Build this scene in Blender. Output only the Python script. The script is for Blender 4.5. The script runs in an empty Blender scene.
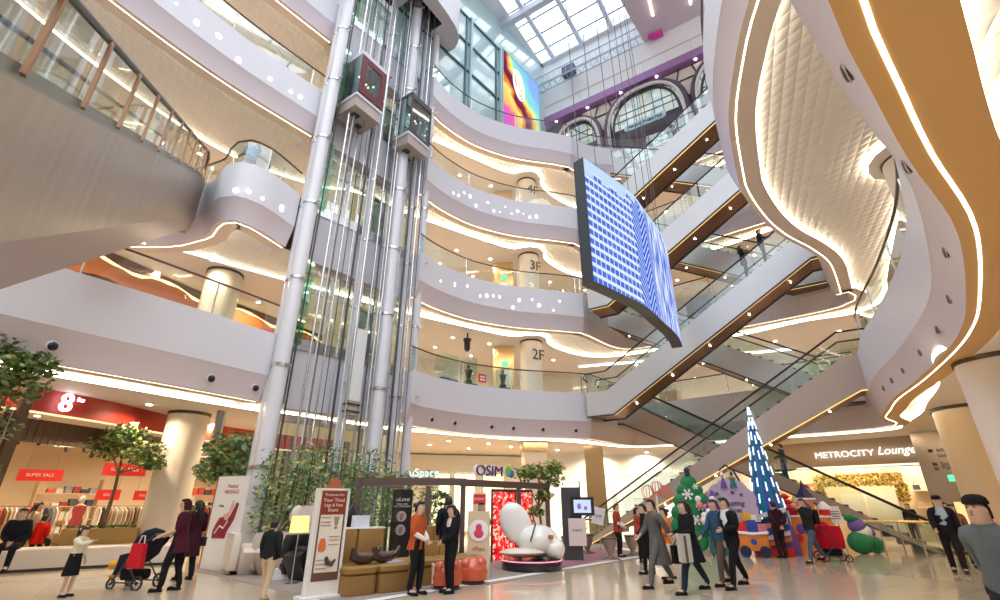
import bpy, math, random
from mathutils import Vector, Matrix, geometry
random.seed(7)
R = math.radians
SC = bpy.context.scene
COL = SC.collection
# ------------------------------------------------------------------ helpers
class MB:
    """collects polygons; build() links them as one mesh object"""
    def __init__(s): s.v=[]; s.f=[]; s.m=[]; s.cm=0; s.M=None
    def add(s, vs, fs):
        n=len(s.v)
        if s.M is not None: vs=[tuple(s.M@Vector(v)) for v in vs]
        s.v+= [tuple(v) for v in vs]
        for f in fs: s.f.append(tuple(i+n for i in f)); s.m.append(s.cm)
        return s
    def mat(s,i): s.cm=i; return s
    def box(s, x0,x1,y0,y1,z0,z1):
        vs=[(x,y,z) for z in (z0,z1) for y in (y0,y1) for x in (x0,x1)]
        return s.add(vs,[(0,2,3,1),(4,5,7,6),(0,1,5,4),(2,6,7,3),(0,4,6,2),(1,3,7,5)])
    def obox(s, c, size, rz=0, rx=0, ry=0):
        m=Matrix.Translation(c)@Matrix.Rotation(rz,4,'Z')@Matrix.Rotation(ry,4,'Y')@Matrix.Rotation(rx,4,'X')
        sx,sy,sz=[q/2 for q in size]
        vs=[tuple(m@Vector((x,y,z))) for z in (-sz,sz) for y in (-sy,sy) for x in (-sx,sx)]
        return s.add(vs,[(0,2,3,1),(4,5,7,6),(0,1,5,4),(2,6,7,3),(0,4,6,2),(1,3,7,5)])
    def tube(s, pts, r, n=8, caps=True):
        pts=[Vector(p) for p in pts]; k=len(pts)
        rs=r if isinstance(r,(list,tuple)) else [r]*k
        vs=[];fs=[];ref=None
        for i,p in enumerate(pts):
            t=(pts[min(i+1,k-1)]-pts[max(i-1,0)])
            if t.length<1e-9: t=Vector((0,0,1))
            t.normalize()
            if ref is None: ref=Vector((0,0,1)) if abs(t.z)<.9 else Vector((1,0,0))
            a=ref-t*ref.dot(t)
            if a.length<1e-6: a=t.orthogonal()
            a.normalize(); b=t.cross(a); ref=a
            for j in range(n):
                q=2*math.pi*j/n; vs.append(tuple(p+(a*math.cos(q)+b*math.sin(q))*rs[i]))
        for i in range(k-1):
            for j in range(n):
                j2=(j+1)%n; fs.append((i*n+j,i*n+j2,(i+1)*n+j2,(i+1)*n+j))
        if caps: fs.append(tuple(reversed(range(n)))); fs.append(tuple(range((k-1)*n,k*n)))
        return s.add(vs,fs)
    def lathe(s, prof, c=(0,0,0), n=20, sx=1, sy=1):
        vs=[];fs=[];k=len(prof)
        for r,z in prof:
            for j in range(n):
                q=2*math.pi*j/n; vs.append((c[0]+r*sx*math.cos(q),c[1]+r*sy*math.sin(q),c[2]+z))
        for i in range(k-1):
            for j in range(n):
                j2=(j+1)%n; fs.append((i*n+j,i*n+j2,(i+1)*n+j2,(i+1)*n+j))
        fs.append(tuple(reversed(range(n)))); fs.append(tuple(range((k-1)*n,k*n)))
        return s.add(vs,fs)
    def ell(s, c, rad, rot=None, n=12, k=8):
        vs=[];fs=[]
        m=rot.to_3x3() if rot is not None else Matrix.Identity(3)
        for i in range(k+1):
            a=math.pi*i/k
            for j in range(n):
                q=2*math.pi*j/n
                p=m@Vector((rad[0]*math.sin(a)*math.cos(q),rad[1]*math.sin(a)*math.sin(q),-rad[2]*math.cos(a)))
                vs.append((c[0]+p.x,c[1]+p.y,c[2]+p.z))
        for i in range(k):
            for j in range(n):
                j2=(j+1)%n; fs.append((i*n+j,i*n+j2,(i+1)*n+j2,(i+1)*n+j))
        return s.add(vs,fs)
    def prism(s, poly, z0, z1):
        n=len(poly)
        s.add([(x,y,z0) for x,y in poly]+[(x,y,z1) for x,y in poly],[(i,(i+1)%n,n+(i+1)%n,n+i) for i in range(n)])
        tris=geometry.tessellate_polygon([[Vector((x,y,0)) for x,y in poly]])
        s.add([(x,y,z0) for x,y in poly],[tuple(reversed(t)) for t in tris])
        return s.add([(x,y,z1) for x,y in poly],[tuple(t) for t in tris])
    def flat(s, poly, z):
        tris=geometry.tessellate_polygon([[Vector((x,y,0)) for x,y in poly]])
        return s.add([(x,y,z) for x,y in poly],[tuple(t) for t in tris])
    def plate(s, poly, o, ux, uz, th):
        """polygon in the (ux,uz) plane at o, extruded by vector th"""
        o=Vector(o);ux=Vector(ux);uz=Vector(uz);th=Vector(th);n=len(poly)
        a=[o+ux*x+uz*z for x,z in poly]; b=[p+th for p in a]
        s.add([tuple(p) for p in a+b],[(i,(i+1)%n,n+(i+1)%n,n+i) for i in range(n)])
        tris=geometry.tessellate_polygon([[Vector((x,z,0)) for x,z in poly]])
        s.add([tuple(p) for p in a],[tuple(t) for t in tris])
        return s.add([tuple(p) for p in b],[tuple(reversed(t)) for t in tris])
    def quad(s,a,b,c,d): return s.add([a,b,c,d],[(0,1,2,3)])
    def grid(s, rows):
        k=len(rows[0]); vs=[p for r in rows for p in r]
        return s.add(vs,[(i*k+j,i*k+j+1,(i+1)*k+j+1,(i+1)*k+j) for i in range(len(rows)-1) for j in range(k-1)])
    def build(s, name, mats, parent=None, loc=None, rz=0, flat=False, angle=40):
        me=bpy.data.meshes.new(name); me.from_pydata(s.v,[],s.f)
        if not isinstance(mats,(list,tuple)): mats=[mats]
        for m in mats: me.materials.append(m)
        if len(mats)>1: me.polygons.foreach_set('material_index',[min(i,len(mats)-1) for i in s.m])
        if not flat:
            me.polygons.foreach_set('use_smooth',[True]*len(me.polygons)); me.set_sharp_from_angle(angle=R(angle))
        me.update()
        o=bpy.data.objects.new(name,me); COL.objects.link(o)
        if parent: o.parent=parent
        if loc: o.location=loc
        o.rotation_euler=(0,0,rz)
        return o
def tag(o,label=None,cat=None,group=None,kind=None):
    if label: o['label']=label
    if cat: o['category']=cat
    if group: o['group']=group
    if kind: o['kind']=kind
    return o
def thing(name,label,cat,loc=(0,0,0),rz=0,group=None):
    o=bpy.data.objects.new(name,None); COL.objects.link(o); o.empty_display_size=.1
    o.location=loc; o.rotation_euler=(0,0,rz)
    return tag(o,label,cat,group)
def struct(o): o['kind']='structure'; return o
def dup(root,loc=None,rz=None,label=None,group=None,scale=None):
    r=root.copy(); COL.objects.link(r)
    if loc is not None: r.location=loc
    if rz is not None: r.rotation_euler=(0,0,rz)
    if scale: r.scale=(scale,)*3
    if label: r['label']=label
    if group: r['group']=group
    for ch in list(root.children):
        c=ch.copy(); COL.objects.link(c); c.parent=r
        for g in list(ch.children):
            d=g.copy(); COL.objects.link(d); d.parent=c
    return r
def spline(pts, step=.4, closed=False):
    """Catmull-Rom through the points (any dimension), resampled"""
    P=[tuple(p) for p in pts]; n=len(P); out=[]
    for i in range(n-1):
        p0=P[max(i-1,0)];p1=P[i];p2=P[i+1];p3=P[min(i+2,n-1)]
        L=math.dist(p1[:2],p2[:2]); k=max(1,int(L/step))
        for j in range(k):
            t=j/k
            out.append(tuple(.5*((2*b)+(-a+c)*t+(2*a-5*b+4*c-d)*t*t+(-a+3*b-3*c+d)*t**3) for a,b,c,d in zip(p0,p1,p2,p3)))
    out.append(P[-1]); return out
def normals(pts):
    """left-hand normals of a polyline in plan"""
    out=[];n=len(pts)
    for i in range(n):
        a=pts[max(i-1,0)];b=pts[min(i+1,n-1)]
        dx,dy=b[0]-a[0],b[1]-a[1];L=math.hypot(dx,dy) or 1
        out.append((-dy/L,dx/L))
    return out
def offs(pts,d):
    return [(p[0]+n[0]*d,p[1]+n[1]*d) for p,n in zip(pts,normals(pts))]
def sweep(mb,pts,prof):
    """prof: list of (offset to the left, z)"""
    rows=[[(x,y,z) for x,y in offs(pts,d)] for d,z in prof]
    return mb.grid(rows)
# ------------------------------------------------------------------ materials
_M={}
def _node(m): return m.node_tree.nodes, m.node_tree.links
def mat(name,col,rough=.5,metal=0,spec=.5,bump=0,bscale=30,var=0,vscale=3,emit=0,ecol=None,coat=0,alpha=1,trans=0):
    if name in _M: return _M[name]
    m=bpy.data.materials.new(name); m.use_nodes=True; N,L=_node(m); b=N['Principled BSDF']
    b.inputs['Base Color'].default_value=(*col,1); b.inputs['Roughness'].default_value=rough
    b.inputs['Metallic'].default_value=metal; b.inputs['Specular IOR Level'].default_value=spec
    b.inputs['Coat Weight'].default_value=coat
    if trans: b.inputs['Transmission Weight'].default_value=trans
    if alpha<1: b.inputs['Alpha'].default_value=alpha
    if emit: b.inputs['Emission Color'].default_value=(*(ecol or col),1); b.inputs['Emission Strength'].default_value=emit
    tc=None
    if bump or var:
        tc=N.new('ShaderNodeTexCoord')
    if var:
        nz=N.new('ShaderNodeTexNoise'); nz.inputs['Scale'].default_value=vscale; nz.inputs['Detail'].default_value=4
        L.new(tc.outputs['Object'],nz.inputs['Vector'])
        r=N.new('ShaderNodeMix'); r.data_type='RGBA'
        r.inputs['A'].default_value=(*[c*(1-var) for c in col],1); r.inputs['B'].default_value=(*[min(1,c*(1+var)) for c in col],1)
        L.new(nz.outputs['Fac'],r.inputs['Factor']); L.new(r.outputs['Result'],b.inputs['Base Color'])
    if bump:
        nz=N.new('ShaderNodeTexNoise'); nz.inputs['Scale'].default_value=bscale; nz.inputs['Detail'].default_value=3
        L.new(tc.outputs['Object'],nz.inputs['Vector'])
        bp=N.new('ShaderNodeBump'); bp.inputs['Strength'].default_value=bump; bp.inputs['Distance'].default_value=.02
        L.new(nz.outputs['Fac'],bp.inputs['Height']); L.new(bp.outputs['Normal'],b.inputs['Normal'])
    _M[name]=m; return m
def emis(name,col,s):
    if name in _M: return _M[name]
    m=bpy.data.materials.new(name); m.use_nodes=True; N,L=_node(m)
    N.remove(N['Principled BSDF']); e=N.new('ShaderNodeEmission'); e.inputs[0].default_value=(*col,1); e.inputs[1].default_value=s
    L.new(e.outputs[0],N['Material Output'].inputs[0]); _M[name]=m; return m
def glassmat(name,tint,refl=.08,opac=.12):
    if name in _M: return _M[name]
    m=bpy.data.materials.new(name); m.use_nodes=True; N,L=_node(m); N.remove(N['Principled BSDF'])
    t=N.new('ShaderNodeBsdfTransparent'); t.inputs[0].default_value=(*tint,1)
    g=N.new('ShaderNodeBsdfGlossy'); g.inputs['Roughness'].default_value=.03; g.inputs[0].default_value=(.9,.95,.93,1)
    lw=N.new('ShaderNodeLayerWeight'); lw.inputs[0].default_value=.25
    mr=N.new('ShaderNodeMapRange'); mr.inputs['To Min'].default_value=refl; mr.inputs['To Max'].default_value=.75
    L.new(lw.outputs['Facing'],mr.inputs['Value'])
    mx=N.new('ShaderNodeMixShader'); L.new(mr.outputs[0],mx.inputs[0]); L.new(t.outputs[0],mx.inputs[1]); L.new(g.outputs[0],mx.inputs[2])
    L.new(mx.outputs[0],N['Material Output'].inputs[0]); _M[name]=m; return m
def quiltmat(name,col,scale,strength=1.0):
    """pillowed diamond tiles by a height function of the plan position"""
    if name in _M: return _M[name]
    m=mat(name,col,rough=.55); N,L=_node(m); b=N['Principled BSDF']
    tc=N.new('ShaderNodeTexCoord'); mp=N.new('ShaderNodeMapping'); mp.inputs['Rotation'].default_value=(0,0,R(38)); mp.inputs['Scale'].default_value=(scale,scale*.6,scale)
    L.new(tc.outputs['Object'],mp.inputs['Vector']); sp=N.new('ShaderNodeSeparateXYZ'); L.new(mp.outputs[0],sp.inputs[0])
    outs=[]
    for ax in ('X','Y'):
        a=N.new('ShaderNodeMath');a.operation='SINE';L.new(sp.outputs[ax],a.inputs[0])
        c=N.new('ShaderNodeMath');c.operation='ABSOLUTE';L.new(a.outputs[0],c.inputs[0]); outs.append(c)
    mu=N.new('ShaderNodeMath');mu.operation='MULTIPLY';L.new(outs[0].outputs[0],mu.inputs[0]);L.new(outs[1].outputs[0],mu.inputs[1])
    pw=N.new('ShaderNodeMath');pw.operation='POWER';pw.inputs[1].default_value=.6;L.new(mu.outputs[0],pw.inputs[0])
    bp=N.new('ShaderNodeBump');bp.inputs['Strength'].default_value=strength;bp.inputs['Distance'].default_value=.035
    L.new(pw.outputs[0],bp.inputs['Height']);L.new(bp.outputs['Normal'],b.inputs['Normal'])
    return m
def brushed(name,col,rough=.3,metal=.8,ang=0,period=1.6,seam=True):
    """sheet metal panels: vertical brush noise plus panel seams every period metres (object X)"""
    if name in _M: return _M[name]
    m=mat(name,col,rough=rough,metal=metal); N,L=_node(m); b=N['Principled BSDF']
    tc=N.new('ShaderNodeTexCoord'); mp=N.new('ShaderNodeMapping'); mp.inputs['Scale'].default_value=(6,6,.4)
    L.new(tc.outputs['Object'],mp.inputs['Vector']); nz=N.new('ShaderNodeTexNoise'); nz.inputs['Scale'].default_value=1.2
    L.new(mp.outputs[0],nz.inputs['Vector']); mr=N.new('ShaderNodeMapRange'); mr.inputs['To Min'].default_value=rough*.7; mr.inputs['To Max'].default_value=rough*1.5
    L.new(nz.outputs['Fac'],mr.inputs['Value']); L.new(mr.outputs[0],b.inputs['Roughness'])
    return m
WARM=(1,.79,.54); WARMW=(1,.84,.62); COOL=(.85,.93,1)
M_white=mat('fascia lilac white paint',(.78,.77,.84),rough=.45)
M_lilac=mat('fascia lower lilac paint',(.80,.72,.78),rough=.5)
M_strip=mat('soffit edge paint',(.80,.66,.55),rough=.5)
M_stripO=mat('soffit edge warm light tint',(.72,.42,.16),rough=.45)  # glow of the warm lamps put into the strip's colour
M_line=emis('light line',(1,.86,.66),6)
M_cove=emis('cove lamp',(1,.85,.62),13)
M_quilt=quiltmat('quilted ceiling panels',(.84,.79,.73),15,.9)
M_ceil=mat('plaster ceiling',(.86,.79,.73),rough=.6)
M_deck=mat('deck screed',(.74,.68,.62),rough=.6)
M_wallw=mat('white wall paint',(.86,.87,.90),rough=.55)
M_chrome=mat('brushed steel',(.72,.72,.74),rough=.25,metal=.9)
M_rail=mat('dark bronze rail',(.16,.12,.10),rough=.35,metal=.5)
M_black=mat('black rubber',(.02,.02,.022),rough=.4)
M_dark=mat('dark grey metal',(.07,.075,.08),rough=.4,metal=.4)
M_glass=glassmat('balustrade glass',(.86,.95,.92))
M_glassg=glassmat('lift shaft green glass',(.86,.96,.91),refl=.1)
M_down=emis('downlight lamp',(1,.86,.64),55)
M_pipe=mat('white painted pipe',(.80,.80,.86),rough=.3,coat=.4)
M_gold=mat('gold mirror panel',(.86,.62,.32),rough=.22,metal=.85)
M_colpaint=mat('column cream paint',(.86,.78,.68),rough=.4)
# ------------------------------------------------------------------ camera and sky
F2,F3,F4,F5,F6=6.65,12.15,17.65,23.15,28.65
cd=bpy.data.cameras.new('camera'); cam=bpy.data.objects.new('camera',cd); COL.objects.link(cam)
cam.location=(0,0,1.6); cam.rotation_euler=(R(90+23.3),0,0); cd.sensor_width=36; cd.lens=36*475/1000; cd.clip_end=300
SC.camera=cam
w=bpy.data.worlds.new('sky'); SC.world=w; w.use_nodes=True
_n=w.node_tree.nodes; _l=w.node_tree.links; _tc=_n.new('ShaderNodeTexCoord'); _sp=_n.new('ShaderNodeSeparateXYZ'); _l.new(_tc.outputs['Generated'],_sp.inputs[0])
_cr=_n.new('ShaderNodeValToRGB'); _cr.color_ramp.elements[0].position=.0; _cr.color_ramp.elements[0].color=(.13,.13,.14,1); _cr.color_ramp.elements[1].position=.75; _cr.color_ramp.elements[1].color=(.88,.94,1,1)
_e=_cr.color_ramp.elements.new(.25); _e.color=(.22,.23,.26,1)
_l.new(_sp.outputs['Z'],_cr.inputs[0]); _l.new(_cr.outputs[0],_n['Background'].inputs[0]); _n['Background'].inputs[1].default_value=4.3
SC.view_settings.view_transform='Standard'; SC.view_settings.look='None'; SC.view_settings.gamma=1; SC.view_settings.exposure=0.0
SC.cycles.use_denoising=True; SC.cycles.max_bounces=7; SC.cycles.diffuse_bounces=4; SC.cycles.glossy_bounces=4; SC.cycles.transparent_max_bounces=16
SC.cycles.sample_clamp_indirect=6; SC.cycles.caustics_reflective=False; SC.cycles.caustics_refractive=False
# ------------------------------------------------------------------ plan curves of the balcony edges (metres)
LEFT2=[(-13.6,1.5),(-12.9,4.5),(-11.7,7.4),(-10.8,9.1),(-10.06,10.25),(-9.1,11.7),(-8.35,12.9),(-7.3,14.7)]
LEFT3=[(-16.5,13.2),(-14,14.3),(-11.9,14.45),(-10.75,14.1),(-10.1,13.8),(-9.65,13.3),(-9.2,12.95),(-8.63,12.85),(-8.0,13.35),(-7.45,14.75)]
LEFT4=[(-14.8,1.5),(-13.8,4),(-12.6,7),(-11.3,9.6),(-10.4,11.2),(-9.3,12.85),(-7.5,15.1)]
LIFT=[(-7.2,15.9),(-6.1,17.1),(-5.0,18.7),(-4.2,19.9)]
CEN=[(-3.6,19.1),(-3.1,19.95),(-2.45,20.75),(-1.3,21.8),(.3,22.65),(1.7,23.1),(3.2,23.4),(4.5,23.75)]
WELL=[(5.2,24.4),(6.7,26.1),(7.9,26.5),(10.2,24.7),(12.6,22.7),(14.5,21.2),(15.45,20.3),(15.6,19.7),(15.1,19.1)]
_ln3=[(15.09,19.17),(14.3,18.2),(12.62,16.14),(11.23,14.98),(9.76,14.01),(8.54,12.96),(7.3,11.58),(6.65,10.58),(5.62,8.73),(5.01,7.06),(4.69,5.79),(4.55,4.2),(4.6,1),(5,-2)]
_ln2=[(14.2,17.9),(13.2,16.35),(12.07,14.55),(10.83,12.06),(9.46,9.6),(8.5,8.15),(7.45,6.88),(5.5,4.82),(3.9,3.52),(3.02,2.76),(2.2,2.02),(1.2,.9),(.6,-.6)]
RT2=offs(_ln2,-.30)
RT3=offs(_ln3,-.36)
RT4=[(14.3,17.9),(13.3,16.6),(12.6,14.5),(12,12),(11.2,8),(10.4,4),(10,-2)]
BACK=[(32,-4),(32,44),(-28,44),(-28,2)]
COVE_L3=[(-18,12.6),(-15,13.8),(-12.1,14.9),(-10.4,16.3),(-9.0,17.5),(-7,19.2),(-4.9,21.0),(-3.2,22.2),(-1.2,23.6),(.3,24.55),(.9,24.75),(1.25,24.6),(1.75,24.45),(2.3,24.6),(2.6,25.1),(2.75,26),(3.7,27.3),(5.3,28.5),(7,28.6),(9,27.6),(11.2,26),(13.4,24.3),(15.3,22.4),(17.2,21.2),(17.2,19.5),(15.6,17.2),(14,14.8),(12.3,12.2),(11.7,11.2),(10.6,11.0),(10.0,10.4),(9.95,9.6),(10.5,8.9),(11.2,7.5),(11,4),(10,1),(9.5,-3)]
COVE_L2=[(-15.5,1.5),(-14.6,5),(-12.8,8.6),(-11.6,11.2),(-10.8,12.6),(-9.1,15.5),(-7.4,18.0),(-5.2,20.8),(-3.4,21.9),(-1.2,23.4),(.9,24.6),(2.5,24.9),(4.5,26),(7,27.8),(9,27.4),(11.2,26),(13.4,24.2),(16,22.2),(17,20.9),(16.3,19.6),(14.9,17),(13.6,15.2),(11.8,12.6),(10.2,10.9),(9.4,9.8),(9.0,8.5),(8.3,6.8),(7.2,4.5),(6,2),(5,-2)]
COVE_L4=[(-16.5,3),(-15.2,7),(-14,12),(-12,16.2),(-9,18.6)]+COVE_L3[5:]
WELL5=[(5.2,24.3),(6.6,24.75),(9.2,24.85),(11,23.9),(12.8,22.5),(14.5,21.2),(15.45,20.3),(15.6,19.7),(15.1,19.1)]
def level(n,F,left,right,cove,start):
    WELL=WELL5 if n==5 else globals()['WELL']
    L=spline(left,.35); C=spline(CEN,.35); W=spline([CEN[-1]]+WELL,.35); Rr=spline([WELL[-1]]+right,.35)
    edge=L+spline(LIFT,.5)+C+W[1:]+Rr[1:]
    # the slab lies on the LEFT of the walking direction (left side -> centre -> right)
    outer=edge+BACK
    struct(MB().flat(outer,F-.02).build('floor',M_deck,flat=True))
    q=L+spline(LIFT,.5)+C+W[1:]+Rr[1:]
    ins=offs(L,.7)+offs(spline(LIFT,.5),.05)+offs(C,.7)+offs(W,.7)[1:]+offs(Rr,.7)[1:]
    struct(MB().flat(ins+BACK,F-1.93).build('ceiling',M_quilt,flat=True))
    cv=spline(cove,.4)
    struct(MB().flat(cv+[(32,-3),(32,44),(-28,44),(-28,3)],F-2.08).build('ceiling',M_ceil,flat=True))
    li=[p for p in cv if p[0]<-7.0 and p[1]<20]; ri=cv[len(li)-1:]
    m=MB(); m.grid([[(x,y,F-2.08) for x,y in ri],[(x,y,F-1.96) for x,y in ri]]); struct(m.build('trim_%d'%(start),M_cove))
    m=MB(); m.grid([[(x,y,F-2.08) for x,y in li],[(x,y,F-1.96) for x,y in li]]); struct(m.build('trim_%d'%(start+9),M_cove if n==2 else M_coveL))
    k=start+1
    ends=[L,C,W+Rr[1:]]
    for i,pts in enumerate(ends):
        m=MB(); sweep(m,pts,[(.3,F+.02),(0,F+.06),(0,F-1.32)])
        m.mat(1); sweep(m,pts,[(0,F-1.32),(.03,F-1.36),(.22,F-2.1)])
        g = (i==2 and n==2)
        m.mat(2); sweep(m,pts,[(.22,F-2.1),(.36,F-2.1)]); sweep(m,pts,[(.395,F-2.1),(.8,F-2.1),(.8,F-1.93)])
        if i!=2:   # end returns where the fascia stops
            for P_,s in ((pts[0],0),(pts[-1],1)):
                nn=normals(pts)[0 if s==0 else -1]
                if i==0 and s==0: continue
                if i==1 and s==1: continue
                a=lambda d,z:(P_[0]+nn[0]*d,P_[1]+nn[1]*d,z)
                m.mat(0); m.add([a(0,F+.06),a(0,F-1.32),a(.22,F-2.1),a(1.6,F-2.1),a(1.6,F+.06)],[(0,1,2,3,4)])
        struct(m.build('trim_%d'%k,[M_white,M_lilac,M_stripO if g else M_strip]))
        k+=1
        m=MB(); sweep(m,pts,[(.36,F-2.105),(.395,F-2.105)])
        struct(m.build('trim_%d'%k,M_line)); k+=1
        m=MB(); sweep(m,pts,[(.805,F-2.09),(.805,F-1.97)])
        struct(m.build('trim_%d'%k,M_coveSL if i==0 else M_coveS)); k+=1
    # lift lobby edge panel
    lp=spline(LIFT,.5); m=MB(); sweep(m,lp,[(.2,F+.04),(0,F+.04),(0,F-2.1),(.4,F-2.1)])
    struct(m.build('wall_lift_lobby',M_white))
    m=MB(); sweep(m,lp,[(-.04,F+.35),(-.04,F-.05),(0,F-.05)]); struct(m.build('trim_%d'%k,M_chrome))
    return dict(L=L,C=C,W=W,R=Rr,F=F)
M_coveL=emis('left cove lamp',(1,.86,.66),4.5)
M_coveSL=emis('left edge cove lamp',(1,.86,.66),1.8)
M_coveS=emis('cove lamp behind the edge',(1,.86,.66),8)
LV={}
LV[2]=level(2,F2,LEFT2,RT2,COVE_L2,10)
LV[3]=level(3,F3,LEFT3,RT3,COVE_L3,30)
LV[4]=level(4,F4,LEFT4,RT4,COVE_L4,50)
LV[5]=level(5,F5,LEFT4,RT4,COVE_L4,70)
# ground floor
def floormat():
    m=mat('polished beige stone',(.66,.58,.50),rough=.14,coat=.3); N,L=_node(m); b=N['Principled BSDF']
    tc=N.new('ShaderNodeTexCoord'); mp=N.new('ShaderNodeMapping'); mp.inputs['Rotation'].default_value=(0,0,R(-35)); mp.inputs['Scale'].default_value=(1,1,1)
    L.new(tc.outputs['Object'],mp.inputs[0]); br=N.new('ShaderNodeTexBrick'); br.inputs['Scale'].default_value=1.0
    br.offset=0; br.inputs['Brick Width'].default_value=1.2; br.inputs['Row Height'].default_value=1.2; br.inputs['Mortar Size'].default_value=.008
    br.inputs['Color1'].default_value=(.70,.59,.44,1); br.inputs['Color2'].default_value=(.67,.56,.41,1); br.inputs['Mortar'].default_value=(.58,.48,.35,1)
    L.new(mp.outputs[0],br.inputs['Vector'])
    nz=N.new('ShaderNodeTexNoise'); nz.inputs['Scale'].default_value=2.5; nz.inputs['Detail'].default_value=6; L.new(tc.outputs['Object'],nz.inputs['Vector'])
    mx=N.new('ShaderNodeMix'); mx.data_type='RGBA'; mx.blend_type='MULTIPLY'; mx.inputs['Factor'].default_value=.35
    L.new(br.outputs['Color'],mx.inputs['A']); L.new(nz.outputs['Color'],mx.inputs['B']); 
    hs=N.new('ShaderNodeMix'); hs.data_type='RGBA'; hs.inputs['Factor'].default_value=.8
    L.new(mx.outputs['Result'],hs.inputs['A']); L.new(br.outputs['Color'],hs.inputs['B']); L.new(hs.outputs['Result'],b.inputs['Base Color'])
    return m
struct(MB().box(-30,34,-4,46,-.3,0).build('floor',floormat(),flat=True))
# enclosing walls
struct(MB().box(-28.4,-28,1.5,44,0,40).build('wall_left',M_wallw,flat=True))
struct(MB().box(32,32.4,-4,44,0,24).build('wall_right',M_wallw,flat=True))
struct(MB().box(-28.4,32.4,44,44.4,0,24).build('wall_back',M_wallw,flat=True))
struct(MB().obox((14.35,29.5,2.28),(.2,3.4,4.56),R(-4)).build('wall_back_return',M_colpaint,flat=True))

struct(MB().box(-30,30,-9.4,-9,0,15).build('wall_front_unseen',mat('unseen wall warm paint',(.42,.33,.26),rough=.6),flat=True))  # unseen wall added behind the camera to cut light from that side
struct(MB().box(-32,-28.4,-9,2,0,15).build('wall_left_front',mat('unseen wall warm paint',(.42,.33,.26),rough=.6),flat=True))
struct(MB().box(-30,34,-9.4,-4,-.3,0).build('floor_front',mat('entrance stone',(.55,.48,.42),rough=.3),flat=True))
# ------------------------------------------------------------------ upper hall: glazed wall, artwork, arched wall, skylight
O=Vector((3.5,28.4,0)); WA=Vector((.839,-.544,0)); WB=Vector((-.544,-.839,0)); UZ=Vector((0,0,1))
VA=Vector((-.652,-.758,0))                       # along the glazed wall, away from the corner
def wp(a,z,b=0): return O+WA*a+WB*b+UZ*z
def vp(a,z,b=0): return O+VA*a+Vector((.758,-.652,0))*b+UZ*z
M_teal=mat('teal tinted wall panel',(.55,.74,.76),rough=.15,coat=.6)
M_tealf=mat('dark teal mullion',(.05,.13,.14),rough=.4,metal=.3)
M_tealp=mat('pale teal mullion face',(.45,.66,.68),rough=.35)
m=MB()
m.plate([(0,F5),(14,F5),(14,35),(0,35)],O,VA,UZ,Vector((-.758,.652,0))*.3)
struct(m.build('wall_left_upper',M_teal,flat=True))
m=MB()
for a in (5.45,8.4,12.5): 
    m.plate([(a-.08,F5),(a+.08,F5),(a+.08,31.8),(a-.08,31.8)],O+Vector((.758,-.652,0))*.02,VA,UZ,Vector((.758,-.652,0))*.18)
m.mat(1)
for a in (5.8,8.75): m.plate([(a-.07,F5),(a+.07,F5),(a+.07,31.7),(a-.07,31.7)],O+Vector((.758,-.652,0))*.02,VA,UZ,Vector((.758,-.652,0))*.06)
for z in (26.8,29.2,31.6): m.plate([(5.45,z-.07),(14,z-.07),(14,z+.07),(5.45,z+.07)],O+Vector((.758,-.652,0))*.02,VA,UZ,Vector((.758,-.652,0))*.08)
struct(m.build('window_1',[M_tealp,M_tealf],flat=True))
# artwork screen (abstract colour flow)
def artmat():
    m=bpy.data.materials.new('colour flow display'); m.use_nodes=True; N,L=_node(m); N.remove(N['Principled BSDF'])
    tc=N.new('ShaderNodeTexCoord'); nz=N.new('ShaderNodeTexNoise'); nz.inputs['Scale'].default_value=.55; nz.inputs['Detail'].default_value=2
    L.new(tc.outputs['Object'],nz.inputs['Vector']); sp=N.new('ShaderNodeSeparateXYZ'); L.new(tc.outputs['Object'],sp.inputs[0])
    # u runs along the panel (0 at the left end, 1 at the corner), v up
    u=N.new('ShaderNodeMath');u.operation='MULTIPLY_ADD';u.inputs[1].default_value=.108;u.inputs[2].default_value=-1.95;L.new(sp.outputs['X'],u.inputs[0])
    v=N.new('ShaderNodeMath');v.operation='MULTIPLY_ADD';v.inputs[1].default_value=.078;L.new(sp.outputs['Z'],v.inputs[0]);L.new(u.outputs[0],v.inputs[2])
    k=N.new('ShaderNodeMath');k.operation='MULTIPLY_ADD';k.inputs[1].default_value=.34;L.new(nz.outputs['Fac'],k.inputs[0]);L.new(v.outputs[0],k.inputs[2])
    cr=N.new('ShaderNodeValToRGB'); cr.color_ramp.interpolation='EASE'
    E=cr.color_ramp.elements; E[0].position=.0;E[0].color=(.45,.05,.75,1);E[1].position=1;E[1].color=(.25,.45,.95,1)
    for p,c in ((.18,(.80,.12,.80)),(.3,(.95,.12,.45)),(.40,(1,.62,.12)),(.47,(1,.78,.25)),(.52,(.95,.25,.02)),(.57,(.14,.02,.06)),(.66,(.22,.03,.10)),(.71,(1,.45,.05)),(.76,(.85,.9,.3)),(.84,(.25,.75,.75))):
        e=E.new(p); e.color=(*c,1)
    L.new(k.outputs[0],cr.inputs[0]); em=N.new('ShaderNodeEmission'); em.inputs[1].default_value=1.15; L.new(cr.outputs[0],em.inputs[0]); L.new(em.outputs[0],N['Material Output'].inputs[0]); return m
art=thing('artwork_display','tall colourful abstract display in orange, pink and blue beside the glazed upper wall','display',vp(5.3,0),math.atan2(.758,.652))
m=MB(); m.plate([(0,F5+.05),(4.25,F5+.05),(4.25,31.7),(0,31.7)],(0,-.08,0),(1,0,0),UZ,(0,-.12,0)); m.build('screen',artmat(),art,flat=True)
m=MB(); 
for x in (-.06,4.25): m.box(x,x+.06,-.26,0,F5,31.8)
m.box(-.06,4.31,-.26,0,31.7,31.8); m.build('frame',M_tealp,art,flat=True)
m=MB()
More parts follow.
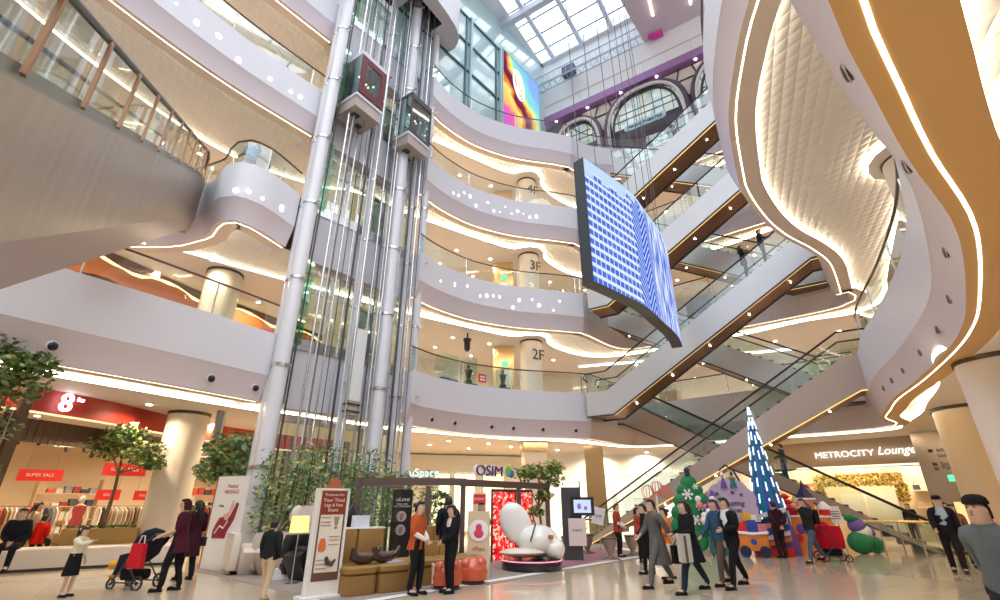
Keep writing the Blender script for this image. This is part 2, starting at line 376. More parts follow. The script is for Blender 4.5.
for sc,zc in ((1.0,29.3),(.82,29.3),(.4,29.55)):
    pts=[(1.75+.62*sc*math.cos(q)+.0*math.sin(q),-.24,zc+.3+1.25*sc*math.sin(q)-.35*sc*math.cos(q)) for q in [2*math.pi*i/28 for i in range(29)]]
    m.tube(pts,.05,6)
for (a,b) in (((1.2,29.0),(1.45,28.7)),((1.45,28.7),(1.8,28.55)),((1.35,29.7),(1.5,29.1))): m.tube([(a[0]+.2,-.24,a[1]+.3),(b[0]+.2,-.24,b[1]+.3)],.05,6)
m.build('emblem',emis('emblem white',(1,.95,.97),1.3),art)
# arched wall
M_aw=mat('dark plum cladding',(.10,.075,.10),rough=.45)
M_purple=mat('purple beam paint',(.34,.17,.42),rough=.4)
M_upw=mat('upper white wall',(.83,.83,.86),rough=.5)
m=MB()
m.plate([(-.3,29.2),(22,29.2),(22,36),(-.3,36)],O,WA,UZ,-WB*.4); struct(m.build('wall_back_upper',M_upw,flat=True))
m=MB(); m.plate([(-.3,F5),(22,F5),(22,29.2),(-.3,29.2)],O-WB*.5,WA,UZ,-WB*.3); struct(m.build('wall_back_arched',M_aw,flat=True))
m=MB(); m.plate([(-.3,28.55),(22,28.55),(22,29.2),(-.3,29.2)],O+WB*.12,WA,UZ,-WB*.6); struct(m.build('trim_90',M_purple,flat=True))
m=MB()
for i in range(7): m.lathe([(.07,-.03),(.09,0),(.05,.02)],wp(.9+2.55*i,28.52,-.1),8)
struct(m.build('trim_91',emis('beam spots',(1,.9,.95),12)))
m=MB(); m.plate([(-.3,30.25),(22,30.25),(22,30.33),(-.3,30.33)],O,WA,UZ,WB*.04); 
for i in range(12): m.plate([(-.2+1.6*i,29.2),(-.17+1.6*i,29.2),(-.17+1.6*i,30.3),(-.2+1.6*i,30.3)],O,WA,UZ,WB*.015)
struct(m.build('trim_92',mat('pinkish joint',(.70,.55,.58),rough=.5),flat=True))
def archpts(a0,a1,z0,z1,n=24):
    c=(a0+a1)/2;r=(a1-a0)/2;sh=(z1-z0)*.38; P=[(a0,z0),(a0,z0+sh)]
    for i in range(1,n):
        q=math.pi-math.pi*i/n; e=.78
        P.append((c+r*math.copysign(abs(math.cos(q))**e,math.cos(q)), z0+sh+(z1-z0-sh)*abs(math.sin(q))**.85))
    return P+[(a1,z0+sh),(a1,z0)]
def grad_glass():
    m=mat('shop glazing behind arches',(.30,.36,.36),rough=.2,emit=.55,ecol=(.8,.8,.62)); N,L=_node(m); b=N['Principled BSDF']
    tc=N.new('ShaderNodeTexCoord'); v=N.new('ShaderNodeTexVoronoi'); v.inputs['Scale'].default_value=1.6; L.new(tc.outputs['Object'],v.inputs['Vector'])
    cr=N.new('ShaderNodeValToRGB'); E=cr.color_ramp.elements; E[0].color=(.9,.62,.25,1); E[1].color=(.30,.45,.45,1)
    e=E.new(.35); e.color=(.85,.95,.9,1)
    L.new(v.outputs['Color'],cr.inputs[0]); L.new(cr.outputs[0],b.inputs['Emission Color']); return m
M_shopg=grad_glass()
M_archt=mat('pale arch tube',(.78,.70,.72),rough=.35)
AR=[(-4.0-.6,.55,1),(.75,4.15,2),(4.9,9.9,3),(10.75,15.6,4),(16.4,21,5)]
for k,(a0,a1,n) in enumerate(AR[1:]):
    zt=27.55 if a1-a0<4 else 27.95
    w_=thing('arched_window',['low','wide','second','far'][k]+' arched shop window '+['nearest the corner of the upper hall','with a rounded sign plate below its glass','just above the top escalator, partly hidden by the balcony','at the end of the dark upper wall'][k],'window',wp(a0,F5),math.atan2(-.544,.839))
    W2=a1-a0; P=archpts(0,W2,0,zt-F5)
    m=MB(); m.plate(archpts(.12,W2-.12,2.35,zt-F5-.15),(0,.3,0),(1,0,0),UZ,(0,.06,0)); m.build('glazing',M_shopg,w_,flat=True)
    m=MB()
    for i in range(1,int(W2/.62)): 
        x=.62*i; h=0
        for (pa,pz) in P:
            if abs(pa-x)<.4: h=max(h,pz)
        m.box(x-.02,x+.02,.24,.3,2.35,max(2.5,h-.15))
    for z in (2.95,3.5): m.box(.3 if z<3.2 else .7,W2-(.3 if z<3.2 else .7),.24,.3,z-.02,z+.02)
    m.build('glazing_bars',M_dark,w_,flat=True)
    m=MB(); m.tube([(x,-.15,z) for x,z in P],.11,8); m.build('arch_tube',M_archt,w_)
    m=MB(); m.tube([((x-W2/2)*.9+W2/2,.12,z*.965) for x,z in P],.09,6); m.build('inner_arch',M_dark,w_)
    m=MB(); m.tube([((x-W2/2)*1.09+W2/2,.02,z+.22) for x,z in P],.17,6); m.build('outer_arch',M_aw,w_)
# cream spandrel panels between the arches
M_cream=mat('cream spandrel panel',(.82,.72,.62),rough=.5)
for k,(c,wd) in enumerate(((4.5,1.7),(10.3,1.9),(16,1.7))):
    s=thing('spandrel_panel','cream panel with crossed dark bars between two arches, '+['above the balcony glass','above the top escalator','at the far end'][k],'wall panel',wp(c,25.6),math.atan2(-.544,.839))
    m=MB(); m.plate([(-.22,.6),(.22,.6),(wd*.95,2.85),(-wd*.95,2.85)],(0,.38,0),(1,0,0),UZ,(0,.05,0)); m.build('panel',M_cream,s,flat=True)
    m=MB()
    for a,b in (((-wd*.9,1.9),(wd*.9,1.9)),((-.9,1.0),(-.35,2.9)),((.9,1.0),(.5,2.9))): m.tube([(a[0],.34,a[1]),(b[0],.34,b[1])],.05,6)
    m.build('bars',M_dark,s)
def text(body,size,mt,parent,loc,rot,name='lettering',ext=.02,align='CENTER',shear=0,sx=1):
    c=bpy.data.curves.new(name,'FONT'); c.body=body; c.size=size; c.extrude=ext; c.align_x=align; c.align_y='CENTER'; c.shear=shear
    c.materials.append(mt); c.resolution_u=4; t_=bpy.data.objects.new(name,c); COL.objects.link(t_)
    me=bpy.data.meshes.new_from_object(t_); bpy.data.objects.remove(t_); bpy.data.curves.remove(c)
    if not me.materials: me.materials.append(mt)
    o=bpy.data.objects.new(name,me); COL.objects.link(o); o.location=loc; o.rotation_euler=rot; o.scale=(sx,1,1)
    if parent: o.parent=parent
    return o
pl=thing('sign_plate','rounded pale blue sign plate on the dark band under the wide arched window','sign',wp(7.35,25.0,.1),math.atan2(-.544,.839))
m=MB(); P=[]
for i in range(24):
    q=2*math.pi*i/24; P.append((1.15*math.copysign(1,math.cos(q))+.26*math.cos(q),.26*math.sin(q)))
m.plate(P,(0,0,0),(1,0,0),UZ,(0,.06,0)); m.build('plate',mat('pale blue plate',(.45,.66,.72),rough=.4),pl,flat=True)
text('MAGIC THEATRE',.3,M_tealf,pl,(0,-.02,0),(R(90),0,0))
# roof: white plate with skylight rafters and purlins
M_roof=mat('roof white paint',(.86,.88,.92),rough=.5)
M_raf=mat('rafter pale blue paint',(.72,.79,.88),rough=.45)
M_mull=mat('skylight glazing bar',(.16,.24,.30),rough=.4)
def rp(a,b,z): return tuple(O+WA*a+WB*b+UZ*z)
sky=thing('skylight','glazed roof light with deep pale rafters above the atrium','skylight',(0,0,0))
m=MB()
for i in range(9):
    a=1.15+2.45*i-2.45
    m.add([rp(a+x,b,z) for z in (34.7,35.3) for b in (.3,30) for x in (-.16,.16)],[(0,2,3,1),(4,5,7,6),(0,1,5,4),(2,6,7,3),(0,4,6,2),(1,3,7,5)])
m.build('rafters',M_raf,sky,flat=True)
m=MB()
for i in range(22):
    b=1.2+1.35*i
    m.add([rp(a,b+y,z) for z in (35.0,35.12) for y in (-.045,.045) for a in (-2,18)],[(0,2,3,1),(4,5,7,6),(0,1,5,4),(2,6,7,3),(0,4,6,2),(1,3,7,5)])
for i in range(18):
    a=-.1+1.225*i
    if i%2==0: continue
    m.add([rp(a+x,b,z) for z in (35.0,35.12) for b in (.3,30) for x in (-.04,.04)],[(0,2,3,1),(4,5,7,6),(0,1,5,4),(2,6,7,3),(0,4,6,2),(1,3,7,5)])
m.build('glazing_bars',M_mull,sky,flat=True)
for b in (5.2,13.5): 
    m=MB(); m.add([rp(a,b+y,z) for z in (34.0,34.6) for y in (-.22,.22) for a in (-5,18)],[(0,2,3,1),(4,5,7,6),(0,1,5,4),(2,6,7,3),(0,4,6,2),(1,3,7,5)])
    m.build('cross_beam',mat('beam lilac grey',(.62,.63,.74),rough=.5),sky,flat=True)
m=MB(); m.add([rp(-4,.3,35.3),rp(18,.3,35.3),rp(18,30,35.3),rp(-4,30,35.3)],[(0,1,2,3)])
m.build('glass',glassmat('roof glass',(.97,.99,1),refl=.02),sky,flat=True)
m=MB()
m.add([rp(-.6,-.5,34.8),rp(18,-.5,34.8),rp(18,.3,34.8),rp(-.6,.3,34.8)],[(0,1,2,3)])
m.add([tuple(vp(-1,34.8,-.5)),tuple(vp(26,34.8,-.5)),rp(.1,30,34.8),rp(.1,-.5,34.8)],[(0,1,2,3)])
struct(m.build('ceiling',M_roof,flat=True))
# lower lilac ceiling at the right with two lamp lines
CP=[(5.6,18.0),(7.87,20.83),(10.29,23.9),(11.2,24.4),(24,16.1),(18,6),(9,6)]
m=MB(); m.prism([(x,y) for x,y in CP],32,35.2); struct(m.build('ceiling',mat('lilac soffit',(.60,.52,.60),rough=.55),flat=True))
for k,(p,q) in enumerate((((8.8,18.6),(10.35,21.9)),((10.6,16.6),(12.6,21.1)))):
    m=MB(); m.tube([(p[0],p[1],31.97),((p[0]+q[0])/2-.06,(p[1]+q[1])/2+.06,31.97),(q[0],q[1],31.97)],.06,6)
    tag(m.build('line_lamp',emis('line lamp',(1,.82,.6),9)),'thin glowing ceiling line on the high lilac soffit, '+['nearer the skylight','nearer the right-hand balcony'][k],'light',None)
# service truss under the skylight
M_truss=mat('truss blue grey',(.42,.54,.62),rough=.4,metal=.3)
t=thing('service_truss','pale blue lattice service gantry hung along the white upper wall','gantry',(0,0,0))
m=MB()
for b in (.45,1.1):
    for z in (31.5,32.4): m.tube([rp(-.2,b,z),rp(8.1,b,z)],.05,6)
m.build('chords',M_truss,t)
m=MB()
for i in range(17):
    a=.49*i
    m.tube([rp(a-.0,.45,31.5 if i%2 else 32.4),rp(a+.49,.45,32.4 if i%2 else 31.5)],.025,5,False)
    m.tube([rp(a,.45,31.5),rp(a,1.1,31.5)],.025,5,False); m.tube([rp(a,1.1,31.5),rp(a,1.1,32.4)],.02,5,False)
m.build('lattice',M_truss,t)
m=MB(); m.obox(rp(2.6,.8,31.9),(1.0,.5,.8),math.atan2(-.544,.839)); m.build('motor_box',mat('dark blue motor',(.10,.14,.22),rough=.5),t)
m=MB(); m.obox(rp(9.1,.3,31.8),(.8,.3,.28),-.5); m.obox(rp(8.7,.35,31.9),(.3,.3,.3),.2)
tag(m.build('banner_bundle',mat('magenta cloth',(.75,.05,.42),rough=.6)),'small magenta bundle hanging at the corner of the lilac soffit','decoration')
# ------------------------------------------------------------------ columns
def column(name,x,y,r,z0,z1,label=None,ring=True,num=None,mt=None):
    m=MB(); m.lathe([(r,0),(r,z1-z0-.12),(r*1.0,z1-z0-.12)],(0,0,0),32)
    o=struct(m.build(name,mt or M_colpaint,loc=(x,y,z0)))
    if ring:
        m=MB(); m.lathe([(r*1.05,0),(r*1.05,.12)],(0,0,0),32); struct(m.build('trim_95',mat('dark column ring',(.10,.07,.05),rough=.6),o,loc=(0,0,z1-z0-.12)))  # dark brown ring around the column head
    return o
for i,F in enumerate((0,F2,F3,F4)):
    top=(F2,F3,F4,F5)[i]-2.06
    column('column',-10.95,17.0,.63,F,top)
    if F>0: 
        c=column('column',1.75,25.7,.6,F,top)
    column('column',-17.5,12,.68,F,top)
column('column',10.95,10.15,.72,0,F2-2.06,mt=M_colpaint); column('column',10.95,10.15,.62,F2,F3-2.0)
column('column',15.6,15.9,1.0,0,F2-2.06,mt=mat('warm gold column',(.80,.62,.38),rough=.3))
for F,s in ((F2,'2F'),(F3,'3F'),(F4,'4F')):
    n=tag(text(s,.85,M_dark,None,(1.75+.62*math.sin(R(35)),25.7-.62*math.cos(R(35)),F+2.5),(R(90),0,R(30)),name='floor_number',ext=.01),'large dark '+s+' floor marking on the round cream column','sign')
# ------------------------------------------------------------------ lift group
LB=Vector((-7.0,14.6,0)); LS=Vector((.558,.83,0)); LN=Vector((.83,-.558,0))
def lp_(s,d,z=0): return LB+LS*s+LN*d+UZ*z
LRZ=math.atan2(.83,.558)
for nm,s,d,r,lab in (('P1',.08,0,.25,'thick white steel post at the left edge of the glass lift shafts'),('P1b',.14,-.42,.22,'white steel post just behind the left lift post, against the green glass'),('P2',4.2,0,.29,'thickest white steel post in the middle of the lift group'),('P3',5.95,-.05,.20,'white steel post at the right edge of the lift shafts'),('P4',5.55,-.5,.2,'slim grey steel post behind the right lift post'),('P5',3.0,-.4,.16,'slim grey steel post between the two lift shafts')):
    p=thing('lift_post',lab,'post',lp_(s,d))
    m=MB(); m.tube([(0,0,0),(0,0,30.5)],r,20); m.build('shaft',M_pipe,p)
    for z in [2.6+3.05*i for i in range(9)]:
        m=MB(); m.lathe([(r*1.12,-.05),(r*1.12,.05)],(0,0,z),18); m.obox((LN.x*(r+.12),LN.y*(r+.12),z),(.08,.3,.05),LRZ); m.build('collar',M_chrome,p)
GR=[.55,.8,1.75,2.05,2.35,2.7,3.3,3.55,3.8,4.6,4.85,5.25]
for i,s in enumerate(GR):
    d=[-.1,.35,-.2,.3,-.35,.1,.25,-.3,.1,.35,-.25,.2][i]
    p=thing('guide_rail','thin steel lift guide rail with brackets, number %s from the left lift post'%['one','two','three','four','five','six','seven','eight','nine','ten','eleven','twelve'][i],'rail',lp_(s,d))
    m=MB(); m.tube([(0,0,0),(0,0,30.3)],.045 if i%2 else .03,8); m.build('rail',M_chrome if i%3 else M_dark,p)
    if i in (1,3,6,9,11):
        m=MB(); m.tube([(LS.x*.22,LS.y*.22,0),(LS.x*.22,LS.y*.22,30.3)],.025,6); 
        for z in [.9*j+.5 for j in range(33)]: m.tube([(0,0,z),(LS.x*.22,LS.y*.22,z+.0)],.018,5)
        m.build('ladder',M_pipe,p)
M_rope=mat('hoist rope',(.10,.10,.11),rough=.5)
for s,d in ((1.0,.5),(1.5,.45),(1.15,.2),(4.75,.5),(5.3,.4)):
    tag(MB().tube([lp_(s,d,0),lp_(s,d,30)],.018,5).build('hoist_rope',M_rope),'thin dark hoist rope running up the lift shaft','rope','hoist ropes in the lift shafts')
# cabs
M_cabg=glassmat('cab glass',(.62,.78,.80),refl=.12)
M_redf=mat('red floral frame',(.15,.010,.016),rough=.4,var=.5,vscale=8)
M_cabu=mat('cab underside beige',(.52,.45,.42),rough=.6)
def cab(name,s0,wd,z,dep,label,front,g):
    c=thing(name,label,'lift',lp_(s0,.9,z),LRZ)     # local x along the row, y inwards
    m=MB(); m.box(0,wd,0,dep,-.04,.1); m.build('floor_rim',M_pipe,c,flat=True)
    m=MB(); m.box(.05,wd-.05,.05,dep,-.55,-.05); m.build('underside',M_cabu,c,flat=True)
    m=MB(); m.box(.3,.6,.4,.65,-.6,-.54); m.box(.8,1.05,.8,1.05,-.6,-.54); m.build('hatch',M_dark,c,flat=True)
    m=MB(); m.box(.03,wd-.03,0,.03,.1,2.3); m.box(0,.03,0,dep,.1,2.3); m.box(wd-.03,wd,0,dep,.1,2.3); m.build('glass_wall',M_cabg,c,flat=True)
    m=MB()
    if front: 
        m.box(.06,wd-.06,-.03,-.0,.15,.5); m.box(.06,wd-.06,-.03,0,1.95,2.25); m.box(.06,.3,-.03,0,.5,1.95); m.box(wd-.3,wd-.06,-.03,0,.5,1.95)
    else:
        m.box(.02,wd-.02,-.03,0,.1,.2); m.box(.02,wd-.02,-.03,0,2.15,2.25); m.box(.02,.1,-.03,0,.2,2.15); m.box(wd-.1,wd-.02,-.03,0,.2,2.15)
    m.build('window_frame',M_redf if front else M_dark,c,flat=True)
    m=MB(); m.box(0,wd,0,dep,2.3,2.5); m.build('roof',M_dark if not front else M_pipe,c,flat=True)
    m=MB(); m.box(.05,wd-.05,dep-.06,dep,.1,2.3); m.build('back_wall',mat('cab back wall',(.10,.11,.14),rough=.3,metal=.3),c,flat=True)
    m=MB()
    for k in range(5): m.ell((.35+.2*k,dep*.4+.1*(k%2),1.55+.12*math.sin(k*2)),(.035,.035,.035),n=6,k=4)
    m.build('lamp',emis('cab lamp',(1,.75,.35),14),c)
    m=MB(); m.ell((.5,.6,.6),(.26,.18,.6),n=10,k=6); m.ell((.95,.7,.65),(.25,.18,.62),n=10,k=6); m.ell((.5,.6,1.3),(.11,.12,.14)); m.ell((.95,.7,1.35),(.11,.12,.14))
    m.build('rider',mat('dark coats',(.10,.04,.05),rough=.8),c)
cab('glass_lift_cab',.62,1.42,17.2,1.3,'glass lift cab framed in red, with a beige underside, left shaft','red',1)
cab('glass_lift_cab',3.62,1.42,17.45,1.1,'glass lift cab framed in black, right shaft beside the balcony',None,0)
cw=thing('counterweight','tall white counterweight panel hanging in the shaft below the lifts','counterweight',lp_(2.75,.15,5.0),LRZ)
MB().box(0,.5,0,.25,0,2.7).build('panel',M_wallw,cw,flat=True)
MB().box(.03,.47,.03,.22,-.5,0).build('buffer',mat('beige frame',(.6,.55,.48)),cw,flat=True)
m=MB()
for z in (-.15,-.4): m.box(-.03,.53,-.02,.27,z,z+.06)
m.build('band',M_dark,cw,flat=True)
# lobby doors and windows behind the shafts, one set per floor
M_redw=mat('orange red shop wall',(.46,.11,.035),rough=.5)
for i,F in enumerate((0,F2,F3,F4,F5)):
    c=thing('lift_lobby_screen',['ground floor','second floor','third floor','fourth floor','fifth floor'][i]+' glass lobby screen with steel frame behind the lift shafts','lobby screen',tuple(Vector((-7.2,15.9,F))),math.atan2(4.0,3.0))
    h=3.3 if F else 4.4
    m=MB()
    for x in (0,1.25,2.3,3.4,4.9): m.box(x-.06,x+.06,.15,.27,.0,h)
    m.box(0,4.9,.15,.27,h-.25,h); m.box(0,4.9,.15,.27,2.3,2.42); m.build('frame',M_chrome if F!=F5 else M_tealp,c,flat=True)
    m=MB(); m.box(.06,4.85,.2,.22,.05,h-.2); m.build('pane',M_glassg,c,flat=True)
    m=MB(); m.box(2.36,3.34,.24,.26,.02,2.3); m.build('door',mat('lobby door white',(.78,.74,.68),rough=.4),c,flat=True)
for F in (F2,F3,F4):
    e=thing('exit_sign','small green exit sign in the '+{F2:'second',F3:'third',F4:'fourth'}[F]+' floor lift lobby','sign',(-4.55,20.6,F+2.7),R(45))
    MB().box(-.2,.2,-.04,.04,-.12,.12).build('box',emis('exit green',(.10,.75,.35),2),e,flat=True)
    m=MB().mat(0); m.ell((.02,-.05,.07),(.025,.01,.025),n=6,k=4); m.tube([(.0,-.05,.05),(-.02,-.05,-.03)],.02,5); m.tube([(-.02,-.05,-.03),(.04,-.05,-.09)],.012,5); m.tube([(-.02,-.05,-.03),(-.08,-.05,-.07)],.012,5)
    m.build('pictogram',emis('exit white',(1,1,1),2),e)
# green glass flank left of the shafts
for i,F in enumerate((F2,F3,F4,F5)):
    g=thing('flank_glass','narrow green glass fin beside the left lift post on the '+['second','third','fourth','fifth'][i]+' floor','glass panel',(-7.45,15.0,F+.05),R(60))
    MB().box(0,1.0,0,.03,0,3.3).build('pane',glassmat('green fin glass',(.55,.9,.72),refl=.25),g,flat=True)
    MB().box(-.04,0,-.02,.05,0,3.3).build('edge_post',M_chrome,g,flat=True)
# lift head canopy
CAN=[(-9.2,9.6),(-7.6,11.2),(-6.3,13.2),(-3.75,16.8),(-2.85,18.3),(-2.5,19.1),(-2.45,19.7),(-2.7,20.3),(-3.3,20.7),(-5.4,22.2),(-9.5,18.5),(-12,14)]
CS=spline(CAN[:10],.3)+CAN[10:]
m=MB(); n_=len(CS)
for i in range(n_-2):
    a,b=CS[i],CS[i+1]
    m.quad((a[0],a[1],26.9),(b[0],b[1],26.9),(b[0],b[1],30.5),(a[0],a[1],30.5))
h1=[lp_(.4,.75),lp_(.4,-.95),lp_(3.1,-.95),lp_(3.1,.75)]; h2=[lp_(3.4,.75),lp_(3.4,-.9),lp_(5.5,-.9),lp_(5.5,.75)]
loops=[[Vector((x,y,0)) for x,y in CS],[Vector((p.x,p.y,0)) for p in h1],[Vector((p.x,p.y,0)) for p in h2]]
al=[v for l in loops for v in l]; tr=geometry.tessellate_polygon(loops)
m.mat(1); m.add([(v.x,v.y,26.9) for v in al],[tuple(t) for t in tr])
m.mat(2)
for h in (h1,h2):
    for i in range(4):
        a,b=h[i],h[(i+1)%4]; m.quad((a.x,a.y,26.9),(b.x,b.y,26.9),(b.x,b.y,30.2),(a.x,a.y,30.2))
    m.add([(p.x,p.y,30.2) for p in h],[(0,1,2,3)])
struct(m.build('wall_lift_head',[M_white,mat('canopy soffit grey lilac',(.62,.57,.60),rough=.5),mat('shaft grey',(.10,.10,.10),rough=.7)]))
# ------------------------------------------------------------------ balustrades along the balcony edges
def balustrade(pts,F,label,height=1.1,every=1.35,post=2):
    b=thing('glass_balustrade',label,'balustrade',(0,0,0))
    line=offs(pts,.14)
    m=MB(); m.tube([(x,y,F+height) for x,y in line],.035,8); m.build('handrail',M_rail,b)
    # panels by arc length
    acc=0; seg=[line[0]]; segs=[]
    for i in range(1,len(line)):
        acc+=math.dist(line[i-1],line[i]); seg.append(line[i])
        if acc>=every: segs.append(seg); seg=[line[i]]; acc=0
    if len(seg)>1: segs.append(seg)
    for k,s in enumerate(segs):
        m=MB(); m.grid([[(x,y,F+.05) for x,y in s],[(x,y,F+height-.06) for x,y in s]]); m.build('glass_panel',M_glass,b)
        if k%post==0:
            x,y=s[0]; m=MB(); m.tube([(x,y,F+.02),(x,y,F+height)],.022,6); m.build('post',M_chrome,b)
    m=MB(); m.tube([(x,y,F+.06) for x,y in line],.03,6); m.build('base_channel',M_dark,b)
    return b
lvn={2:'second',3:'third',4:'fourth',5:'fifth'}
for n,d in LV.items():
    balustrade(d['L'],d['F'],'glass balustrade with dark handrail on the left balcony, '+lvn[n]+' floor')
    balustrade(d['C'],d['F'],'glass balustrade curving along the middle balcony, '+lvn[n]+' floor')
    balustrade(d['W'][:-3],d['F'],'glass balustrade at the back of the escalator well, '+lvn[n]+' floor')
    rr=[p for p in d['R'] if p[1]<16.2]
    balustrade(rr,d['F'],'glass balustrade on the curving right balcony, '+lvn[n]+' floor')
# ------------------------------------------------------------------ escalators
M_espan=brushed('escalator side panel',(.62,.62,.64),rough=.42,metal=.35)
M_espan2=brushed('escalator side panel warm',(.50,.41,.36),rough=.4,metal=.3)
M_under=mat('escalator bronze soffit',(.20,.095,.05),rough=.4,metal=.3)
M_goldl=emis('gold light strip',(1,.62,.18),1.6)
M_step=mat('escalator steps',(.12,.12,.13),rough=.4,metal=.6)
ED=Vector((.822,-.569,0)); EN=Vector((.569,.822,0))
def escalator(label,p0,zl,rise,down,L0=.8,L1=1.3,wd=1.5,th=1.15,under=True,pan=None,d=ED,nrm=EN,flip=False,clip=None,spots=5):
    """p0: plan point of the front side at the lower/upper bend; climbs along d (or falls when down)"""
    run=rise/.6; sg=-1 if down else 1
    e=thing('escalator',label,'escalator',(p0[0],p0[1],zl),math.atan2(d.y,d.x))
    y_=1 if nrm.dot(Vector((-d.y,d.x,0)))>0 else -1
    rz=sg*rise
    top=[(-L0,0),(0,0),(run,rz),(run+L1,rz)]
    def low(t,h):
        P=[(-L0,-h),(.12*sg*h/1.15*2,-h),(run+.12*sg*h/1.15*2,rz-h),(run+L1,rz-h)]
        return P
    def cl(P):
        if clip is None: return P
        return [(x,max(z,clip)) for x,z in P]
    lo=cl(low(0,th))
    def band(y0,y1,A,B,m):
        n=len(A)
        for i in range(n-1):
            a0,a1,b0,b1=A[i],A[i+1],B[i],B[i+1]
            if abs(a0[1]-b0[1])<1e-4 and abs(a1[1]-b1[1])<1e-4: continue
            vs=[(a0[0],y0,a0[1]),(a1[0],y0,a1[1]),(b1[0],y0,b1[1]),(b0[0],y0,b0[1]),(a0[0],y1,a0[1]),(a1[0],y1,a1[1]),(b1[0],y1,b1[1]),(b0[0],y1,b0[1])]
            m.add(vs,[(0,1,2,3),(7,6,5,4),(0,4,5,1),(3,2,6,7)])
        a,b=A[0],B[0]; m.add([(a[0],y0,a[1]),(b[0],y0,b[1]),(b[0],y1,b[1]),(a[0],y1,a[1])],[(0,1,2,3)])
        a,b=A[-1],B[-1]; m.add([(a[0],y0,a[1]),(b[0],y0,b[1]),(b[0],y1,b[1]),(a[0],y1,a[1])],[(3,2,1,0)])
    for y0,y1 in ((0,.06),(wd-.06,wd)):
        m=MB(); band(y_*y0,y_*y1,top,lo,m); m.build('side_panel',pan or M_espan,e,flat=True)
        ln=[(x,z+.02) for x,z in lo]; l2=[(x,z-.05) for x,z in lo]
        if clip is None or clip<-th-1: 
            m=MB(); band(y_*(y0-.02),y_*(y1+.01),ln,l2,m); m.build('bottom_trim',M_dark,e,flat=True)
        g0=[(x,z+.04) for x,z in top]; g1=[(x,z+.9) for x,z in top]
        ym=y_*(y0+.03)
        for i in range(3):
            N_=1 if i!=1 else max(2,int(run/1.6))
            for k in range(N_):
                t0,t1=k/N_+.004,(k+1)/N_-.004
                A=[top[i][0]+(top[i+1][0]-top[i][0])*t for t in (t0,t1)]; Zz=[top[i][1]+(top[i+1][1]-top[i][1])*t for t in (t0,t1)]
                m=MB(); m.quad((A[0],ym,Zz[0]+.03),(A[1],ym,Zz[1]+.03),(A[1],ym,Zz[1]+.9),(A[0],ym,Zz[0]+.9)); m.build('glass_panel',M_glass,e,flat=True)
        hp=[(-L0+.1,.55),(-L0-.12,.75),(-L0,.95)]+[(x,z+.97) for x,z in top[1:3]]+[(run+L1,rz+.95),(run+L1+.12,rz+.75),(run+L1-.1,rz+.55)]
        m=MB(); m.tube([(x,ym,z) for x,z in hp],.04,6); m.build('handrail',M_black,e)
    # steps
    m=MB(); n=int(run/.4)
    for i in range(n):
        x=run*i/n; z=rz*i/n; m.box(x,x+run/n,min(y_*.12,y_*(wd-.12)),max(y_*.12,y_*(wd-.12)),z-.25+(0 if sg>0 else -rise/n),z+(.0 if sg<0 else rise/n)-.12)
    m.box(-L0,0,min(y_*.06,y_*(wd-.06)),max(y_*.06,y_*(wd-.06)),-.2,-.06); m.box(run,run+L1,min(y_*.06,y_*(wd-.06)),max(y_*.06,y_*(wd-.06)),rz-.2,rz-.06)
    m.build('steps',M_step,e,flat=True)
    if under:
        m=MB(); band(y_*.06,y_*(wd-.06),[(x,z+.08) for x,z in lo],lo,m); m.build('underside',M_under,e,flat=True)
        m=MB(); band(y_*.10,y_*.17,[(x,z+.02) for x,z in lo],[(x,z-.03) for x,z in lo],m); m.build('light_strip',M_goldl,e,flat=True)
        for k in range(spots):
            t=(k+.5)/spots; x=lo[1][0]+(lo[2][0]-lo[1][0])*t; z=lo[1][1]+(lo[2][1]-lo[1][1])*t
            m=MB(); m.lathe([(.03,-.03),(.035,0)],(x,y_*wd*.5,z-.01),8); m.build('spotlight',M_down,e)
    return e
escalator('tan sided escalator rising from the ground floor to the second floor on the right',(3.65,23.4),0,F2,False,L0=.6,L1=1.3,pan=M_espan2,clip=0.0,th=1.25)
_e12=bpy.data.objects['escalator']; m=MB(); m.plate([(-.5,0),(6.4,0),(6.4,2.62),(2.2,.1)],(0,.03,0),(1,0,0),UZ,(0,1.4,0)); m.build('base_cladding',M_espan2,_e12,flat=True)
escalator('grey escalator rising from the second floor past the bottom of the big screen',(5.15,22.75),F2,5.5,False,L0=1.1,L1=2.0)
escalator('grey escalator rising from the third floor behind the big screen',(5.3,22.6),F3,5.5,False)
escalator('uppermost grey escalator rising in front of the arched windows',(6.5,21.75),F4,5.5,False,L0=2)
def cpt(c,X): return (X,(c-.569*X)/.822)
E_D=escalator('escalator descending to the ground floor in front of the lounge shop, behind the tan one',cpt(24.6,6.65),F2,F2,True,L0=.8,L1=.7,pan=M_espan2,clip=-F2)
escalator('escalator descending from the third to the second floor behind the tan one',cpt(24.6,6.4),F3,5.5,True,under=True)
escalator('escalator descending from the fourth to the third floor at the back of the well',cpt(24.6,6.4),F4,5.5,True)
escalator('highest escalator descending from the fifth floor at the back of the well',cpt(24.6,6.4),F5,5.5,True)
